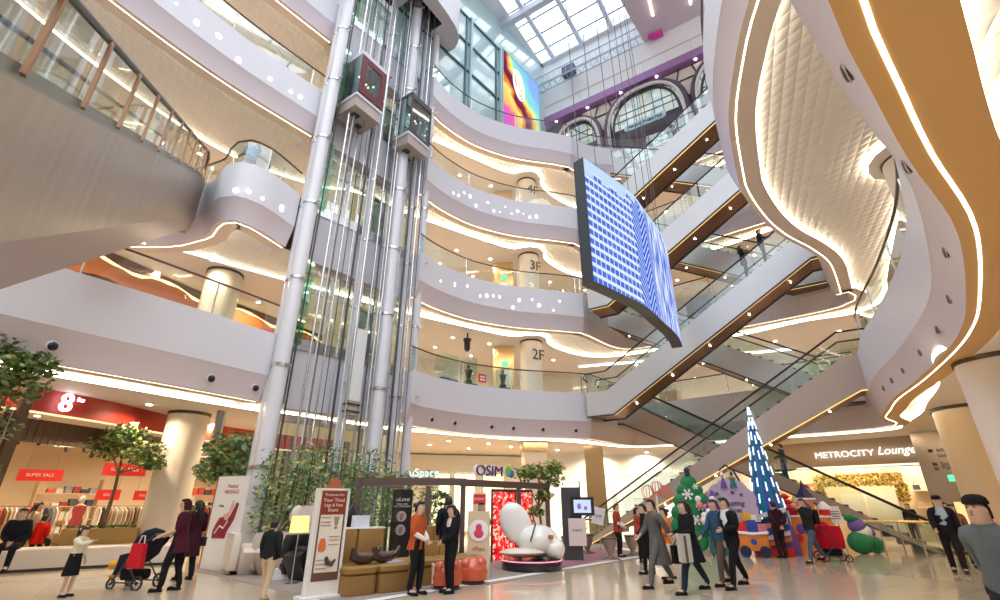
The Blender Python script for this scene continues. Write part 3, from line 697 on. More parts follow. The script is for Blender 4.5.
# near escalator over the left side: steel fascia, inclined lower skirt, glass with bronze posts
M_espan3=brushed('near escalator steel side',(.36,.31,.26),rough=.34,metal=.7)
M_eskirt=mat('near escalator lower skirt',(.36,.28,.27),rough=.45)
M_bronze=mat('bronze baluster',(.38,.20,.11),rough=.4,metal=.5)
ne=thing('escalator','long steel sided escalator running down overhead on the left, nearest to the camera','escalator',(-10.4,13.7,F3),math.atan2(-.854,.52))
Lh=20.6; sl=-.587; yb=-1.6
def zz(x): return sl*max(x,0)
xs=[-.35,0,5,10,15,Lh]
m=MB(); m.grid([[(x,0,zz(x)-.0) for x in xs],[(x,0,zz(x)-1.5) for x in xs]]); m.build('side_panel',M_espan3,ne,flat=True)
m=MB(); m.grid([[(x,yb,zz(x)) for x in xs],[(x,yb,zz(x)-1.5) for x in xs]]); m.build('side_panel',M_espan3,ne,flat=True)
m=MB(); m.grid([[(x,-.0,zz(x)-1.5) for x in xs],[(x,-.12,zz(x)-2.1) for x in xs],[(x,yb+.12,zz(x)-2.1) for x in xs],[(x,yb,zz(x)-1.5) for x in xs]]); m.build('skirt',M_eskirt,ne,flat=True)
m=MB(); m.add([(-.35,0,0),(-.35,0,-1.5),(-.35,-.12,-2.1),(-.35,yb+.12,-2.1),(-.35,yb,-1.5),(-.35,yb,0)],[(0,1,2,3,4,5)]); m.build('end_plate',M_dark,ne,flat=True)
m=MB()
for y in (0,yb+.0):
    s_=-1 if y==0 else 1
    m.grid([[(x,y,zz(x)) for x in xs],[(x,y,zz(x)+.03) for x in xs],[(x,y+s_*.12,zz(x)+.03) for x in xs],[(x,y+s_*.12,zz(x)+.2) for x in xs]])
m.build('ledge',mat('ledge grey green',(.24,.25,.23),rough=.4,metal=.4),ne,flat=True)
for y in (-.13,yb+.13):
    m=MB(); m.tube([(-.6,y,.75),(-.35,y,1.12)]+[(x,y,zz(x)+1.14) for x in xs[1:]],.045,8); m.build('handrail',M_dark,ne)
    N_=16
    for k in range(N_):
        x0,x1=-.3+1.3*k,-.3+1.3*(k+1)-.02
        m=MB(); m.quad((x0,y,zz(x0)+.2),(x1,y,zz(x1)+.2),(x1,y,zz(x1)+1.1),(x0,y,zz(x0)+1.1)); m.build('glass_panel',M_glass,ne,flat=True)
        if y>-1: m=MB(); m.obox((x0,y+.05,zz(x0)+.6),(.05,.04,1.0)); m.build('baluster',M_bronze,ne,flat=True)
m=MB()
for i in range(50):
    x=.41*i; m.box(x,x+.41,yb+.2,-.2,zz(x)-.45,zz(x)-.12)
m.build('steps',M_step,ne,flat=True)
# ------------------------------------------------------------------ hanging curved screen
def screenmat():
    m=bpy.data.materials.new('blue city picture'); m.use_nodes=True; N,L=_node(m); N.remove(N['Principled BSDF'])
    uv=N.new('ShaderNodeUVMap'); sp=N.new('ShaderNodeSeparateXYZ'); L.new(uv.outputs[0],sp.inputs[0])
    def M(op,a,b=None,c=None):
        n=N.new('ShaderNodeMath'); n.operation=op
        for i,v in enumerate((a,b,c)):
            if v is None: continue
            if isinstance(v,(int,float)): n.inputs[i].default_value=v
            else: L.new(v,n.inputs[i])
        return n.outputs[0]
    U,V=sp.outputs['X'],sp.outputs['Y']
    # left tower: white floor bands with dark window bays; middle: folded facade; right: hazy bright towers
    def mixc(f,a,b):
        n=N.new('ShaderNodeMix'); n.data_type='RGBA'; L.new(f,n.inputs['Factor'])
        for s_,v in (('A',a),('B',b)):
            if isinstance(v,tuple): n.inputs[s_].default_value=(*v,1)
            else: L.new(v,n.inputs[s_])
        return n.outputs['Result']
    nz=N.new('ShaderNodeTexNoise'); nz.inputs['Scale'].default_value=9; nz.inputs['Detail'].default_value=3; L.new(uv.outputs[0],nz.inputs['Vector'])
    fl=M('FRACT',M('MULTIPLY_ADD',U,1.2,M('MULTIPLY',V,14)))
    bay=M('FRACT',M('MULTIPLY',U,34)); win=M('MULTIPLY',M('LESS_THAN',fl,.60),M('LESS_THAN',bay,.84))
    blu=mixc(nz.outputs['Fac'],(.02,.05,.45),(.16,.30,.92))
    tower=mixc(win,(.72,.82,1),blu)
    zig=M('MULTIPLY_ADD',M('PINGPONG',M('MULTIPLY',U,6),.5),.35,V)
    fl2=M('LESS_THAN',M('FRACT',M('MULTIPLY',zig,16)),.5)
    mid=mixc(fl2,(.42,.58,1),(.04,.08,.55))
    nb=N.new('ShaderNodeTexNoise'); nb.inputs['Scale'].default_value=1; nb.inputs['Detail'].default_value=4; mp=N.new('ShaderNodeMapping'); mp.inputs['Scale'].default_value=(42,4,1); L.new(uv.outputs[0],mp.inputs[0]); L.new(mp.outputs[0],nb.inputs['Vector'])
    c2=N.new('ShaderNodeValToRGB'); c2.color_ramp.elements[0].position=.40; c2.color_ramp.elements[1].position=.62; c2.color_ramp.elements[0].color=(.06,.16,.75,1); c2.color_ramp.elements[1].color=(.82,.90,1,1)
    L.new(nb.outputs['Fac'],c2.inputs[0])
    r_=mixc(M('GREATER_THAN',U,.34),tower,mid); r_=mixc(M('GREATER_THAN',U,.55),r_,c2.outputs[0])
    top1=M('MULTIPLY_ADD',M('GREATER_THAN',M('FRACT',M('MULTIPLY',U,9)),.5),.05,.86)
    isky=M('GREATER_THAN',V,M('SUBTRACT',top1,M('MULTIPLY',M('GREATER_THAN',U,.30),-.06)))
    r_=mixc(isky,r_,(.55,.72,1))
    class _o: pass
    mx=_o(); mx.outputs={'Result':r_}
    em=N.new('ShaderNodeEmission'); em.inputs[1].default_value=1.05; L.new(mx.outputs['Result'],em.inputs[0]); L.new(em.outputs[0],N['Material Output'].inputs[0]); return m
SP=spline([(2.74,12.52),(3.88,13.55),(4.85,14.5),(5.8,15.85),(6.6,17.0),(7.1,17.85),(7.55,18.8)],.25)
z0,z1=7.6,12.12
scr=thing('curved_screen','large curved hanging screen showing blue city buildings','screen',(0,0,0))
m=MB(); m.grid([[(x,y,z0) for x,y in SP],[(x,y,z1) for x,y in SP]])
o=m.build('display',screenmat(),scr); me=o.data; uvl=me.uv_layers.new(name='UVMap'); k=len(SP)
cum=[0]
for i in range(1,k): cum.append(cum[-1]+math.dist(SP[i-1],SP[i]))
for l in me.loops:
    i=l.vertex_index; uvl.data[l.index].uv=(cum[i%k]/cum[-1],i//k)
bk=offs(SP,.42); fr=offs(SP,.01)
m=MB(); m.grid([[(x,y,z0-.02) for x,y in fr],[(x,y,z0-.02) for x,y in bk],[(x,y,z1+.02) for x,y in bk],[(x,y,z1+.02) for x,y in fr]])
for P_,Q in ((fr[0],bk[0]),(fr[-1],bk[-1])): m.add([(P_[0],P_[1],z0-.02),(Q[0],Q[1],z0-.02),(Q[0],Q[1],z1+.02),(P_[0],P_[1],z1+.02)],[(0,1,2,3)])
m.build('housing',mat('screen housing',(.035,.045,.06),rough=.45),scr,angle=30)
for i in [int(j*(len(SP)-1)/7) for j in range(8)]:
    x,y=offs(SP,.2)[i]
    tag(MB().tube([(x,y,z1),(x,y,34.9)],.016,5).build('suspension_cable',M_rope),'thin dark cable from the roof holding up the curved screen','cable','cables holding the big screen')
# ------------------------------------------------------------------ ceiling downlights (lamps of every floor)
def downlight(x,y,z,energy,label,group,r=.085,col=WARM,lamp=True):
    t=thing('downlight',label,'downlight',(x,y,z),0,group)
    m=MB(); m.lathe([(r,-.02),(r,0)],(0,0,0),12); m.build('lamp',M_down,t)
    m=MB(); m.lathe([(r*1.25,-.012),(r*1.25,0)],(0,0,0),12); m.build('ring',M_ceil,t)
    if lamp:
        l=bpy.data.lights.new('downlight_beam','AREA'); l.shape='DISK'; l.size=r*2; l.energy=energy; l.color=col; l.spread=R(150)
        o=bpy.data.objects.new('downlight_beam',l); COL.objects.link(o); o.parent=t; o.location=(0,0,-.03)
    return t
DL_L=[(-14.5,13.5),(-13,16.4),(-10.6,19.4),(-8.5,21.5),(-15.8,17.5),(-13.2,20.5)]
DL_C=[(-4.5,23.6),(-2.6,24.9),(-.6,26.0),(-3.8,26.6),(.6,27.6),(3.4,29.3),(6.0,30.6),(9,30.5),(12,29),(-1.8,28.4)]
DL_R=[(15.5,25.5),(18,23.8),(20.5,20.5),(19.5,16.5),(17,12.5),(15,8)]
for n,F in ((2,F2),(3,F3),(4,F4),(5,F5)):
    fl={2:'ground',3:'second',4:'third',5:'fourth'}[n]
    for grp,pts in (('left',DL_L),('middle',DL_C),('right',DL_R)):
        for k,(x,y) in enumerate(pts):
            if n==2 and grp=='left': x+=1.7;y-=1.0
            if n==2 and grp=='right' and k in (0,1): continue
            if n==3 and grp=='left': x+=2.2;y-=.6
            downlight(x,y,F-2.085,(150 if grp!='left' else 105) if n==2 else 60,'small warm round downlight in the ceiling over the %s side of the %s floor'%(grp,fl),'downlights over the %s side of the %s floor'%(grp,fl))
for k,(x,y) in enumerate(((-18.5,14.5),(-16.8,17.5),(-15.2,20.6),(-13.4,22.8))): downlight(x,y,F2-2.085,125,'small warm round fill lamp added to brighten the clothes shop','added fill lamps in the clothes shop')  # extra lamps added to brighten the clothes shop walls
for k,(x,y) in enumerate(((16.3,27.3),(18.0,25.6),(19.8,23.8))): downlight(x,y,F2-2.085,170,'small warm round fill lamp added to brighten the lounge shop','added fill lamps in the lounge shop')  # fill lamps added so the lounge interior gets brighter
# eyeball spotlights on the inclined lower fascia
M_eye=mat('eyeball black',(.015,.015,.018),rough=.3)
def eyeball(p,n,label,grp,sz=.075,bronze=False):
    t=thing('fascia_spotlight',label,'spotlight',p,math.atan2(n[1],n[0])+R(90),grp)
    fl_=.35 if bronze else 1
    m=MB(); m.ell((0,-.0,0),(sz*1.3,.045*fl_,sz*1.3),n=16); m.build('rim',M_lilac if not bronze else M_chrome,t)
    m=MB(); m.ell((0,.045*fl_,-.01),(sz,.06*fl_,sz),n=14); m.ell((0,-.045*fl_,-.01),(sz,.06*fl_,sz),n=14); m.build('lens',M_eye if not bronze else mat('eyeball bronze',(.20,.14,.10),rough=.3,metal=.6),t)
def on_curve(pts,F,fr,off=.11,dz=-1.75):
    o_=offs(pts,off); i=min(len(o_)-1,max(0,int(fr*(len(o_)-1)))); nn=normals(pts)[i]
    return (o_[i][0],o_[i][1],F+dz),(nn[0],nn[1])
for fr in (.40,.66,.90,.985):
    p,nn=on_curve(LV[2]['L'],F2,fr); eyeball(p,nn,'black round spotlight in the lower fascia of the left second floor balcony','spotlights of the left second floor fascia',.10)
for fr in (.16,.28,.46,.62,.78,.93):
    p,nn=on_curve(LV[2]['C'],F2,fr); eyeball(p,nn,'black round spotlight in the lower fascia of the middle second floor balcony','spotlights of the middle second floor fascia',.085)
for y_t in (3.1,4.3,6.0,7.6,9.3,11.0,12.5,13.7,14.8):
    P_=[p for p in LV[2]['R']]; i=min(range(len(P_)),key=lambda k:abs(P_[k][1]-y_t)+(0 if P_[k][1]<18 else 99)); nn=normals(P_)[i]
    q=offs(P_,.12)[i]; eyeball((q[0],q[1],F2-1.72),nn,'bronze ringed oval spotlight in the fascia of the nearest right-hand balcony','spotlights of the right second floor fascia',.085,True)
# glowing pebble shaped openings in the fascias
M_peb=emis('glowing opening',(1,.93,.85),1.8)
def pebble(p,n,r,seed,fl):
    rnd=random.Random(seed); k=rnd.choice((5,6,7)); P=[]
    for i in range(k):
        q=2*math.pi*(i+rnd.uniform(-.2,.2))/k; rr=r*rnd.uniform(.75,1.1); P.append((rr*math.cos(q)*.85,rr*math.sin(q)))
    t=Vector((-n[1],n[0],0)); m=MB(); m.plate(P,(0,0,0),t,UZ,(n[0]*.02,n[1]*.02,0))
    o=m.build('glowing_opening',M_peb,loc=(p[0]-n[0]*.015,p[1]-n[1]*.015,p[2]),flat=True)
    tag(o,'small glowing pebble shaped opening in the %s'%fl,'light','glowing openings in the %s'%fl)
rnd=random.Random(3)
for lv,part,frs,nm in ((3,'C',(.12,.92),'middle third floor fascia'),(4,'C',(.16,.80),'middle fourth floor fascia'),(3,'L',(.80,.97),'left third floor fascia'),(4,'L',(.32,.98),'left fourth floor fascia'),(5,'L',(.5,.8),'left fifth floor fascia')):
    N_=14 if part=='C' else (5 if lv==3 else 13)
    for i in range(N_):
        fr=frs[0]+(frs[1]-frs[0])*(i+rnd.uniform(.2,.8))/N_
        p,nn=on_curve(LV[lv][part],LV[lv]['F'],fr,off=0,dz=-.85+rnd.uniform(-.32,.32))
        pebble(p,nn,rnd.uniform(.06,.14)*(1.25 if part=='L' else 1),i*7+lv*31+len(nm),nm)
# ------------------------------------------------------------------ shop fronts of the upper floors
M_shopw=mat('pinkish shop wall',(.80,.62,.50),rough=.5)
M_shopd=mat('brown shopfront',(.16,.07,.045),rough=.4)
M_orange=mat('orange lit fascia band',(.72,.22,.06),rough=.45)
def vwall(pts,z0,z1,mt,name,th=.2,loc=None):
    m=MB(); o=offs(pts,th)
    m.grid([[(x,y,z0) for x,y in pts],[(x,y,z1) for x,y in pts],[(x,y,z1) for x,y in o]])
    return struct(m.build(name,mt,flat=False))
SHL=[(-15.2,8),(-14.6,13.5),(-13.9,17.2),(-12,20.5),(-9.2,24)]
SHC=[(-9.2,24.2),(-6,28.4),(-2,30.5),(3,33),(9,34),(14,32),(19,28.5)]
for n,F in ((2,F2),(3,F3),(4,F4)):
    s=spline([(-21,11),(-19,15),(-16,18.5),(-13.5,22),(-10.5,25.5),(-9.2,26.2)] if n>2 else [(-20,9.5),(-16.2,12.3),(-14.3,15),(-13.1,18.4),(-11.2,21.6),(-9.2,25.5)],.8)
    vwall(s,F,F+3.42,M_shopd if n==2 else M_shopw,'wall_left_shops_%d'%n)
    vwall(spline(SHC,.8),F,F+3.42,M_shopw if n>2 else mat('bright shop wall',(.9,.82,.74),rough=.5),'wall_back_shops_%d'%n)
    vwall(spline([(19,28.5),(24,24),(26,18),(24,8)],.8),F,F+3.42,M_orange if n==3 else M_shopw,'wall_right_shops_%d'%n)
# wavy orange band of the left shop, second floor
s=spline([(-19.8,9.3),(-16.0,12.15),(-14.1,14.9),(-12.9,18.3),(-11.0,21.5),(-9.0,25.4)],.35)
m=MB(); m.grid([[(x,y,F2+2.25+.10*math.sin(i*.9)) for i,(x,y) in enumerate(s)],[(x,y,F2+2.95+.14*math.sin(i*.7)+.05*math.sin(i*1.9)) for i,(x,y) in enumerate(s)]])
tag(m.build('wavy_fascia_band',M_orange),'orange wavy topped band above the dark shop behind the left second floor balcony','shop fascia')
m=MB(); m.grid([[(x-.05,y+.05,F2+2.9+.14*math.sin(i*.7)+.05*math.sin(i*1.9)) for i,(x,y) in enumerate(s)],[(x-.1,y+.1,F2+3.1+.14*math.sin(i*.7)) for i,(x,y) in enumerate(s)]])
tag(m.build('wavy_cove_lamp',emis('band cove',(1,.72,.35),3)),'glowing wavy edge above the orange band of the left shop','light')
# ------------------------------------------------------------------ second floor display cases and lockers (middle)
M_case=mat('navy plinth',(.05,.08,.13),rough=.5)
def case(x,y,rz,w,label,fig=True,h=1.5):
    c=thing('display_case',label,'display case',(x,y,F2),rz)
    MB().box(-w/2,w/2,-.3,.3,0,.5).build('plinth',M_case,c,flat=True)
    MB().box(-w/2+.02,w/2-.02,-.28,.28,.5,h).build('glass_box',M_glass,c,flat=True)
    if fig:
        m=MB(); m.lathe([(.16,0),(.2,.15),(.10,.3),(.17,.6),(.20,.72),(.07,.8),(.06,.86)],(0,0,.5),14); m.ell((0,0,1.42),(.08,.09,.11)); m.build('bust',M_dark,c)
    else:
        m=MB()
        for i in range(4): m.box(-w/2+.1+.25*i,-w/2+.28+.25*i,-.15,.1,.5,.72+.06*(i%2))
        m.build('models',M_wallw,c,flat=True)
for nm,px in (('left',-2.75),('right',.1)): pass
case(-2.6,22.6,.9,1.1,'glass display case on a navy plinth next to the lift posts on the second floor',False,1.7)
case(-1.6,23.6,.75,.7,'tall glass case with a dark bust, second floor, below the black hanging speaker',True,1.9)
case(.15,24.6,.5,.6,'small glass case with a dark bust, second floor, near the round column',True,1.5)
t=thing('hanging_speaker','black speaker hanging from the second floor ceiling above a glass case','speaker',(-1.75,24.2,F3-2.08))
MB().tube([(0,0,0),(0,0,-.35)],.04,8).build('stem',M_black,t)
m=MB(); m.lathe([(.10,-1.0),(.16,-.85),(.17,-.5),(.22,-.42),(.22,-.32)],(0,0,0),12); m.build('body',M_black,t)
t=thing('gold_pilaster','gold mirrored pilaster with an exit sign beside the round column on the second floor','pilaster',(.2,26.5,F2),R(-8))
for F_ in (F2,F3,F4):
    if F_!=F2: t=thing('gold_pilaster','gold mirrored pilaster beside the round column on the '+{F3:'third',F4:'fourth'}[F_]+' floor','pilaster',(.2,26.5,F_),R(-8))
    MB().box(-.6,.6,0,.3,0,3.4).build('panel',M_gold,t,flat=True)
    MB().box(-.15,.45,-.04,0,0,2.0).build('door',M_wallw,t,flat=True)
    e=MB().box(-.1,.25,-.08,-.02,2.25,2.5).build('exit_sign',emis('exit green',(.10,.75,.35),2),t,flat=True)
e=thing('notice','small red and white notice on the second floor glass','notice',(-.85,22.15,F2+.45),R(40))
MB().box(-.22,.22,-.02,.0,-.2,.2).build('board',mat('notice red',(.75,.06,.08)),e,flat=True)
m=MB(); m.box(-.14,.14,-.03,-.02,.03,.1); m.box(-.14,.14,-.03,-.02,-.12,-.03); m.build('print',M_wallw,e,flat=True)
# second floor items behind the well glass
m_=[(8.3,27.4,(.75,.30,.14)),(9.5,26.5,(.80,.55,.35)),(7.5,27.9,(.6,.2,.1))]
for k,(x,y,cc) in enumerate(m_):
    t=thing('merchandise_table',['orange','peach','russet'][k]+' draped sales table behind the glass at the back of the well, second floor','table',(x,y,F2),R(-40))
    MB().box(-.5,.5,-.3,.3,0,.75).build('cloth',mat('cloth%d'%k,cc,rough=.8),t)
    m=MB(); [m.box(-.4+.25*i,-.22+.25*i,-.2,.1,.75,.9+.05*(i%3)) for i in range(4)]; m.build('boxes',M_wallw,t,flat=True)
# strip lamps of the open floor behind the well on the second floor
for k in range(6):
    m=MB(); m.obox((6.5+1.9*k,30.4-.6*k,F3-2.13),(2.6,.14,.05),R(-20)); tag(m.build('ceiling_strip_lamp',emis('cool strip',(.9,.97,1),7)),'cool white ceiling strip lamp above the open shop at the back of the second floor','light','ceiling strips of the second floor back shop')
CP_,SP_=math.cos(R(23.3)),math.sin(R(23.3))
def gp(px,py,z=0.0):
    """point of the floor (height z) seen at this pixel of the measured photograph"""
    u=(px-500)/475;v=(300-py)/475;y=CP_-SP_*v;w_=SP_+CP_*v;t=(z-1.6)/w_
    return Vector((u*t,y*t,z))
# ------------------------------------------------------------------ ground floor shops
M_redf2=mat('dark red shop fascia',(.40,.035,.02),rough=.35)
M_cream2=mat('cream shop wall',(.86,.70,.48),rough=.6)
M_shelf=mat('pale wood shelf',(.72,.52,.30),rough=.5)
G1=[(-13.5,9.2),(-12.65,13.05),(-12.15,15.2),(-11.95,17.6),(-11.4,20.0),(-10.1,22.6),(-8.0,25.2)]
s=spline(G1,.5)
m=MB(); o=offs(s,.3); m.grid([[(x,y,3.93) for x,y in o],[(x,y,3.93) for x,y in s],[(x,y,4.57) for x,y in s]])
sf=tag(m.build('shop_fascia',M_redf2),'long dark red shop fascia with a white number eight sign along the left side','shop fascia')
m=MB(); m.tube([(x+.02,y,3.91) for x,y in s],.03,6); m.build('lower_edge',emis('shop lintel glow',(1,.75,.4),1.5),sf)
sg=thing('shop_sign','glowing white figure 8 with small raised letters on the red fascia','sign',(-12.42,13.6,4.24),math.atan2(2.15,.5))
text('8',.72,emis('sign glow',(.95,.88,1),4),sg,(0,-.08,0),(R(90),0,0),name='figure',ext=.04)
text('ins',.17,emis('sign glow',(.95,.88,1),4),sg,(.36,-.08,.17),(R(90),0,0),name='raised_letters',ext=.03)
# rear wall of the clothes shop
vwall(spline([(-24,12),(-21.5,19),(-17,24.5),(-12,29)],.8),0,4.5,M_cream2,'wall_left_shops_1')
vwall(spline([(-12,29),(-6,31),(0,32.5),(6,34),(12,33.5),(14.5,31)],.8),0,4.5,mat('bright back shop wall',(.9,.86,.78),rough=.5),'wall_back_shops_1')
# posts of the shopfront
for k,(x,y) in enumerate(((-12.8,12.75),(-9.9,23.2),(-7.9,25.4))):
    t=thing('shopfront_post',['dark leaning look steel post between the tree and the red shop sign','dark post of the red shopfront behind the round column','dark post at the far end of the red shopfront'][k],'post',(x,y,0))
    MB().box(-.16,.16,-.16,.16,0,4.55).build('post',mat('dark bronze post',(.07,.04,.03),rough=.35,metal=.4),t,flat=True)
    MB().box(.02,.06,-.17,-.16,0,4.5).build('edge',M_chrome,t,flat=True)
t=thing('shop_lintel_panel','brown slatted panel under the red fascia in the clothes shop','panel',(-13.2,13.4,3.2),math.atan2(3.9,.9))
m=MB(); m.box(-.6,5.5,0,.1,0,.62)
for i in range(30): m.box(-.6+.2*i,-.57+.2*i,-.02,0,0,.62)
m.build('slats',mat('brown slats',(.13,.08,.05),rough=.5),t,flat=True)
# track rails with lamps
for k in range(3):
    t=thing('light_track',['upper','middle','lower'][k]+' bright lamp track across the ceiling of the clothes shop','track light',(-16.0+.5*k,15.2+2.0*k,3.55-.05*k),math.atan2(1.5,2.6))
    m=MB(); m.box(0,5.6,-.03,.03,-.04,0); m.build('track',emis('track glow',(1,.80,.5),2.2),t,flat=True)
    [MB().tube([(.3+.5*i,0,-.04),(.34+.5*i,.03,-.2)],.045,6).build('lamp_head',M_black,t) for i in range(10)]
# clothes racks
CC=[(.75,.68,.55),(.10,.09,.09),(.35,.05,.05),(.55,.42,.26),(.85,.82,.74),(.06,.07,.12),(.42,.34,.24),(.60,.10,.07),(.30,.30,.30),(.68,.52,.34)]
M_cl=[mat('garment cloth %d'%i,c,rough=.85) for i,c in enumerate(CC)]
rk=random.Random(11)
def rack(x,y,rz,n,label,z=1.55,w=1.7):
    r=thing('clothes_rack',label,'clothes rack',(x,y,0),rz)
    m=MB(); m.tube([(-w/2,0,0),(-w/2,0,z),(w/2,0,z),(w/2,0,0)],.02,6); m.tube([(-w/2,-.25,.02),(-w/2,.25,.02)],.02,6); m.tube([(w/2,-.25,.02),(w/2,.25,.02)],.02,6); m.build('frame',M_chrome,r)
    for i in range(n):
        gx=-w/2+.12+(w-.24)*i/(n-1); L=rk.uniform(.65,1.05)
        g=thing('hanging_garment','hanging %s garment on the rack: %s'%(['cream','black','dark red','tan','white','navy','brown','red','grey','camel'][0],''),'garment',(0,0,0))
        bpy.data.objects.remove(g)
        m=MB(); th=.035; a=R(rk.uniform(-12,12)); m.M=Matrix.Translation((gx,0,z-.04))@Matrix.Rotation(a,4,'Z')
        prof=[(-.03,0),(.03,0),(.21,-.12),(.24,-.5),(.20,-.52),(.18,-.28),(.19,-L),(.0,-L-.03),(-.19,-L),(-.18,-.28),(-.20,-.52),(-.24,-.5),(-.21,-.12)]
        m.plate([(p,q) for p,q in prof],(-th/2,0,0),(0,1,0),UZ,(th,0,0))
        ci=rk.randrange(10)
        o=m.build('garment',M_cl[ci],loc=None); o.location=(x,y,0); o.rotation_euler=(0,0,rz)
        tag(o,'garment hanging on the rack %s'%label.replace('steel clothes rack ',''),'clothes','garments on the %s'%label)
    return r
rack(-15.6,17.2,R(60),12,'steel clothes rack behind the curved white bench')
rack(-14.2,19.5,R(60),12,'steel clothes rack behind the little tree')
rack(-16.9,15.0,R(62),10,'steel clothes rack beside the dark shopfront post')
rack(-12.6,21.4,R(55),11,'steel clothes rack just left of the round column')
rack(-17.6,18.6,R(50),10,'steel clothes rack deeper in the shop under the red boards')
rack(-15.8,21.6,R(50),10,'steel clothes rack at the rear of the clothes shop')
# shelves with folded stacks
def shelf(x,y,rz,label,n=4,w=2.2):
    s_=thing('shop_shelf',label,'shelf',(x,y,0),rz)
    m=MB()
    for i in range(n): m.box(-w/2,w/2,-.2,.2,.5+.5*i,.54+.5*i)
    m.box(-w/2,-w/2+.04,-.2,.2,0,.6+.5*n); m.box(w/2-.04,w/2,-.2,.2,0,.6+.5*n); m.build('boards',M_shelf,s_,flat=True)
    for i in range(n):
        for j in range(7):
            hh=rk.uniform(.12,.32); xx=-w/2+.17+.29*j
            o=MB().box(xx-.12,xx+.12,-.17,.1,.54+.5*i,.54+.5*i+hh).build('folded_stack',M_cl[rk.randrange(10)],flat=False); o.location=(x,y,0); o.rotation_euler=(0,0,rz)
            tag(o,'folded clothes on the shelf of the clothes shop, '+label.split(',')[-1].strip().replace('pale wooden shelf ',''),'clothes','folded clothes on the '+label)
shelf(-20.2,17.8,R(68),'pale wooden shelf on the rear wall of the clothes shop, left bay')
shelf(-18.2,21.6,R(58),'pale wooden shelf on the rear wall of the clothes shop, middle bay')
shelf(-15.0,25.2,R(48),'pale wooden shelf on the rear wall of the clothes shop, right bay')
shelf(-11.0,24.4,R(40),'pale wooden shelf just right of the round column')
# red sale boards
def saleboard(x,y,z,rz,label,w=1.1,h=.38,white=False):
    t=thing('sale_board',label,'sign',(x,y,z),rz)
    MB().box(-w/2,w/2,0,.04,0,h).build('board',mat('sale red',(.70,.03,.02),rough=.5,emit=.12),t,flat=True)
    text('SUPER SALE' if w>.8 else 'SALE',h*.38,M_wallw,t,(0,-.02,h/2),(R(90),0,0),name='lettering',ext=.005)
    m=MB(); m.tube([(-w*.35,.02,h),(-w*.35,.02,h+.5)],.008,4); m.tube([(w*.35,.02,h),(w*.35,.02,h+.5)],.008,4); m.build('hangers',M_chrome,t)
saleboard(-16.0,17.6,2.35,R(30),'wide red sale board with white lettering hanging nearest the dark post',1.2)
saleboard(-14.3,19.2,2.6,R(30),'larger red sale board hanging left of the little tree crown',1.35,.45)
saleboard(-14.2,18.6,1.75,R(30),'small low red sale board above the garment rack',.7,.35)
saleboard(-13.4,19.3,1.75,R(30),'small low red sale board beside the tree stem',.6,.33)
saleboard(-12.0,22.0,2.55,R(30),'small red sale board next to the round column',.75,.4)
# mannequins
M_mq=mat('mannequin white',(.86,.80,.72),rough=.35)
def mannequin(x,y,rz,mt,label):
    t=thing('mannequin',label,'mannequin',(x,y,.1),rz)
    m=MB(); m.lathe([(.10,.0),(.12,.4),(.15,.75),(.17,.95),(.12,1.1),(.17,1.35),(.18,1.45),(.05,1.52),(.05,1.58)],(0,0,0),14,sx=1,sy=.7); m.ell((0,0,1.68),(.08,.10,.12)); m.tube([(-.2,0,1.42),(-.26,0,1.1),(-.22,-.1,.85)],[.05,.04,.03],8); m.tube([(.2,0,1.42),(.26,0,1.1),(.22,-.1,.85)],[.05,.04,.03],8); m.build('figure',M_mq,t)
    m=MB(); m.lathe([(.2,.62),(.19,.95),(.15,1.1),(.2,1.32),(.20,1.44),(.08,1.50)],(0,0,0),14,sx=1,sy=.75); m.build('garment',mt,t)
    MB().lathe([(.25,-.1),(.25,-.05),(.22,0)],(0,0,0),16).build('base',M_dark,t)
for k,(x,y) in enumerate(((-13.3,20.0),(-12.9,20.5),(-12.5,20.95),(-14.9,18.4))):
    mannequin(x,y,R(30),M_cl[[4,0,1,2][k]],'white mannequin wearing a %s top, %s'%(['white','cream','black','dark red'][k],['first right of the tree stem','second right of the tree stem','closest to the round column','left of the tree stem']
[k]))
# ground floor back: white kiosk shopfronts and gold piers
def pier(x,y,rz,w,h,label,mt=M_gold,cap=False):
    t=thing('pier',label,'pier',(x,y,0),rz)
    MB().box(-w/2,w/2,-w/3,w/3,0,h).build('shaft',mt,t,flat=True)
    if cap: MB().box(-w/2-.06,w/2+.06,-w/3-.06,w/3+.06,h-.5,h-.02).build('capital',M_gold,t,flat=True)
    return t
pier(1.75,25.75,R(10),1.15,4.57,'cream pier with a gold capital behind the massage chair kiosk',M_colpaint,True)
pier(4.9,26.0,R(-10),.95,4.4,'tall gold mirrored pier left of the rising escalator')
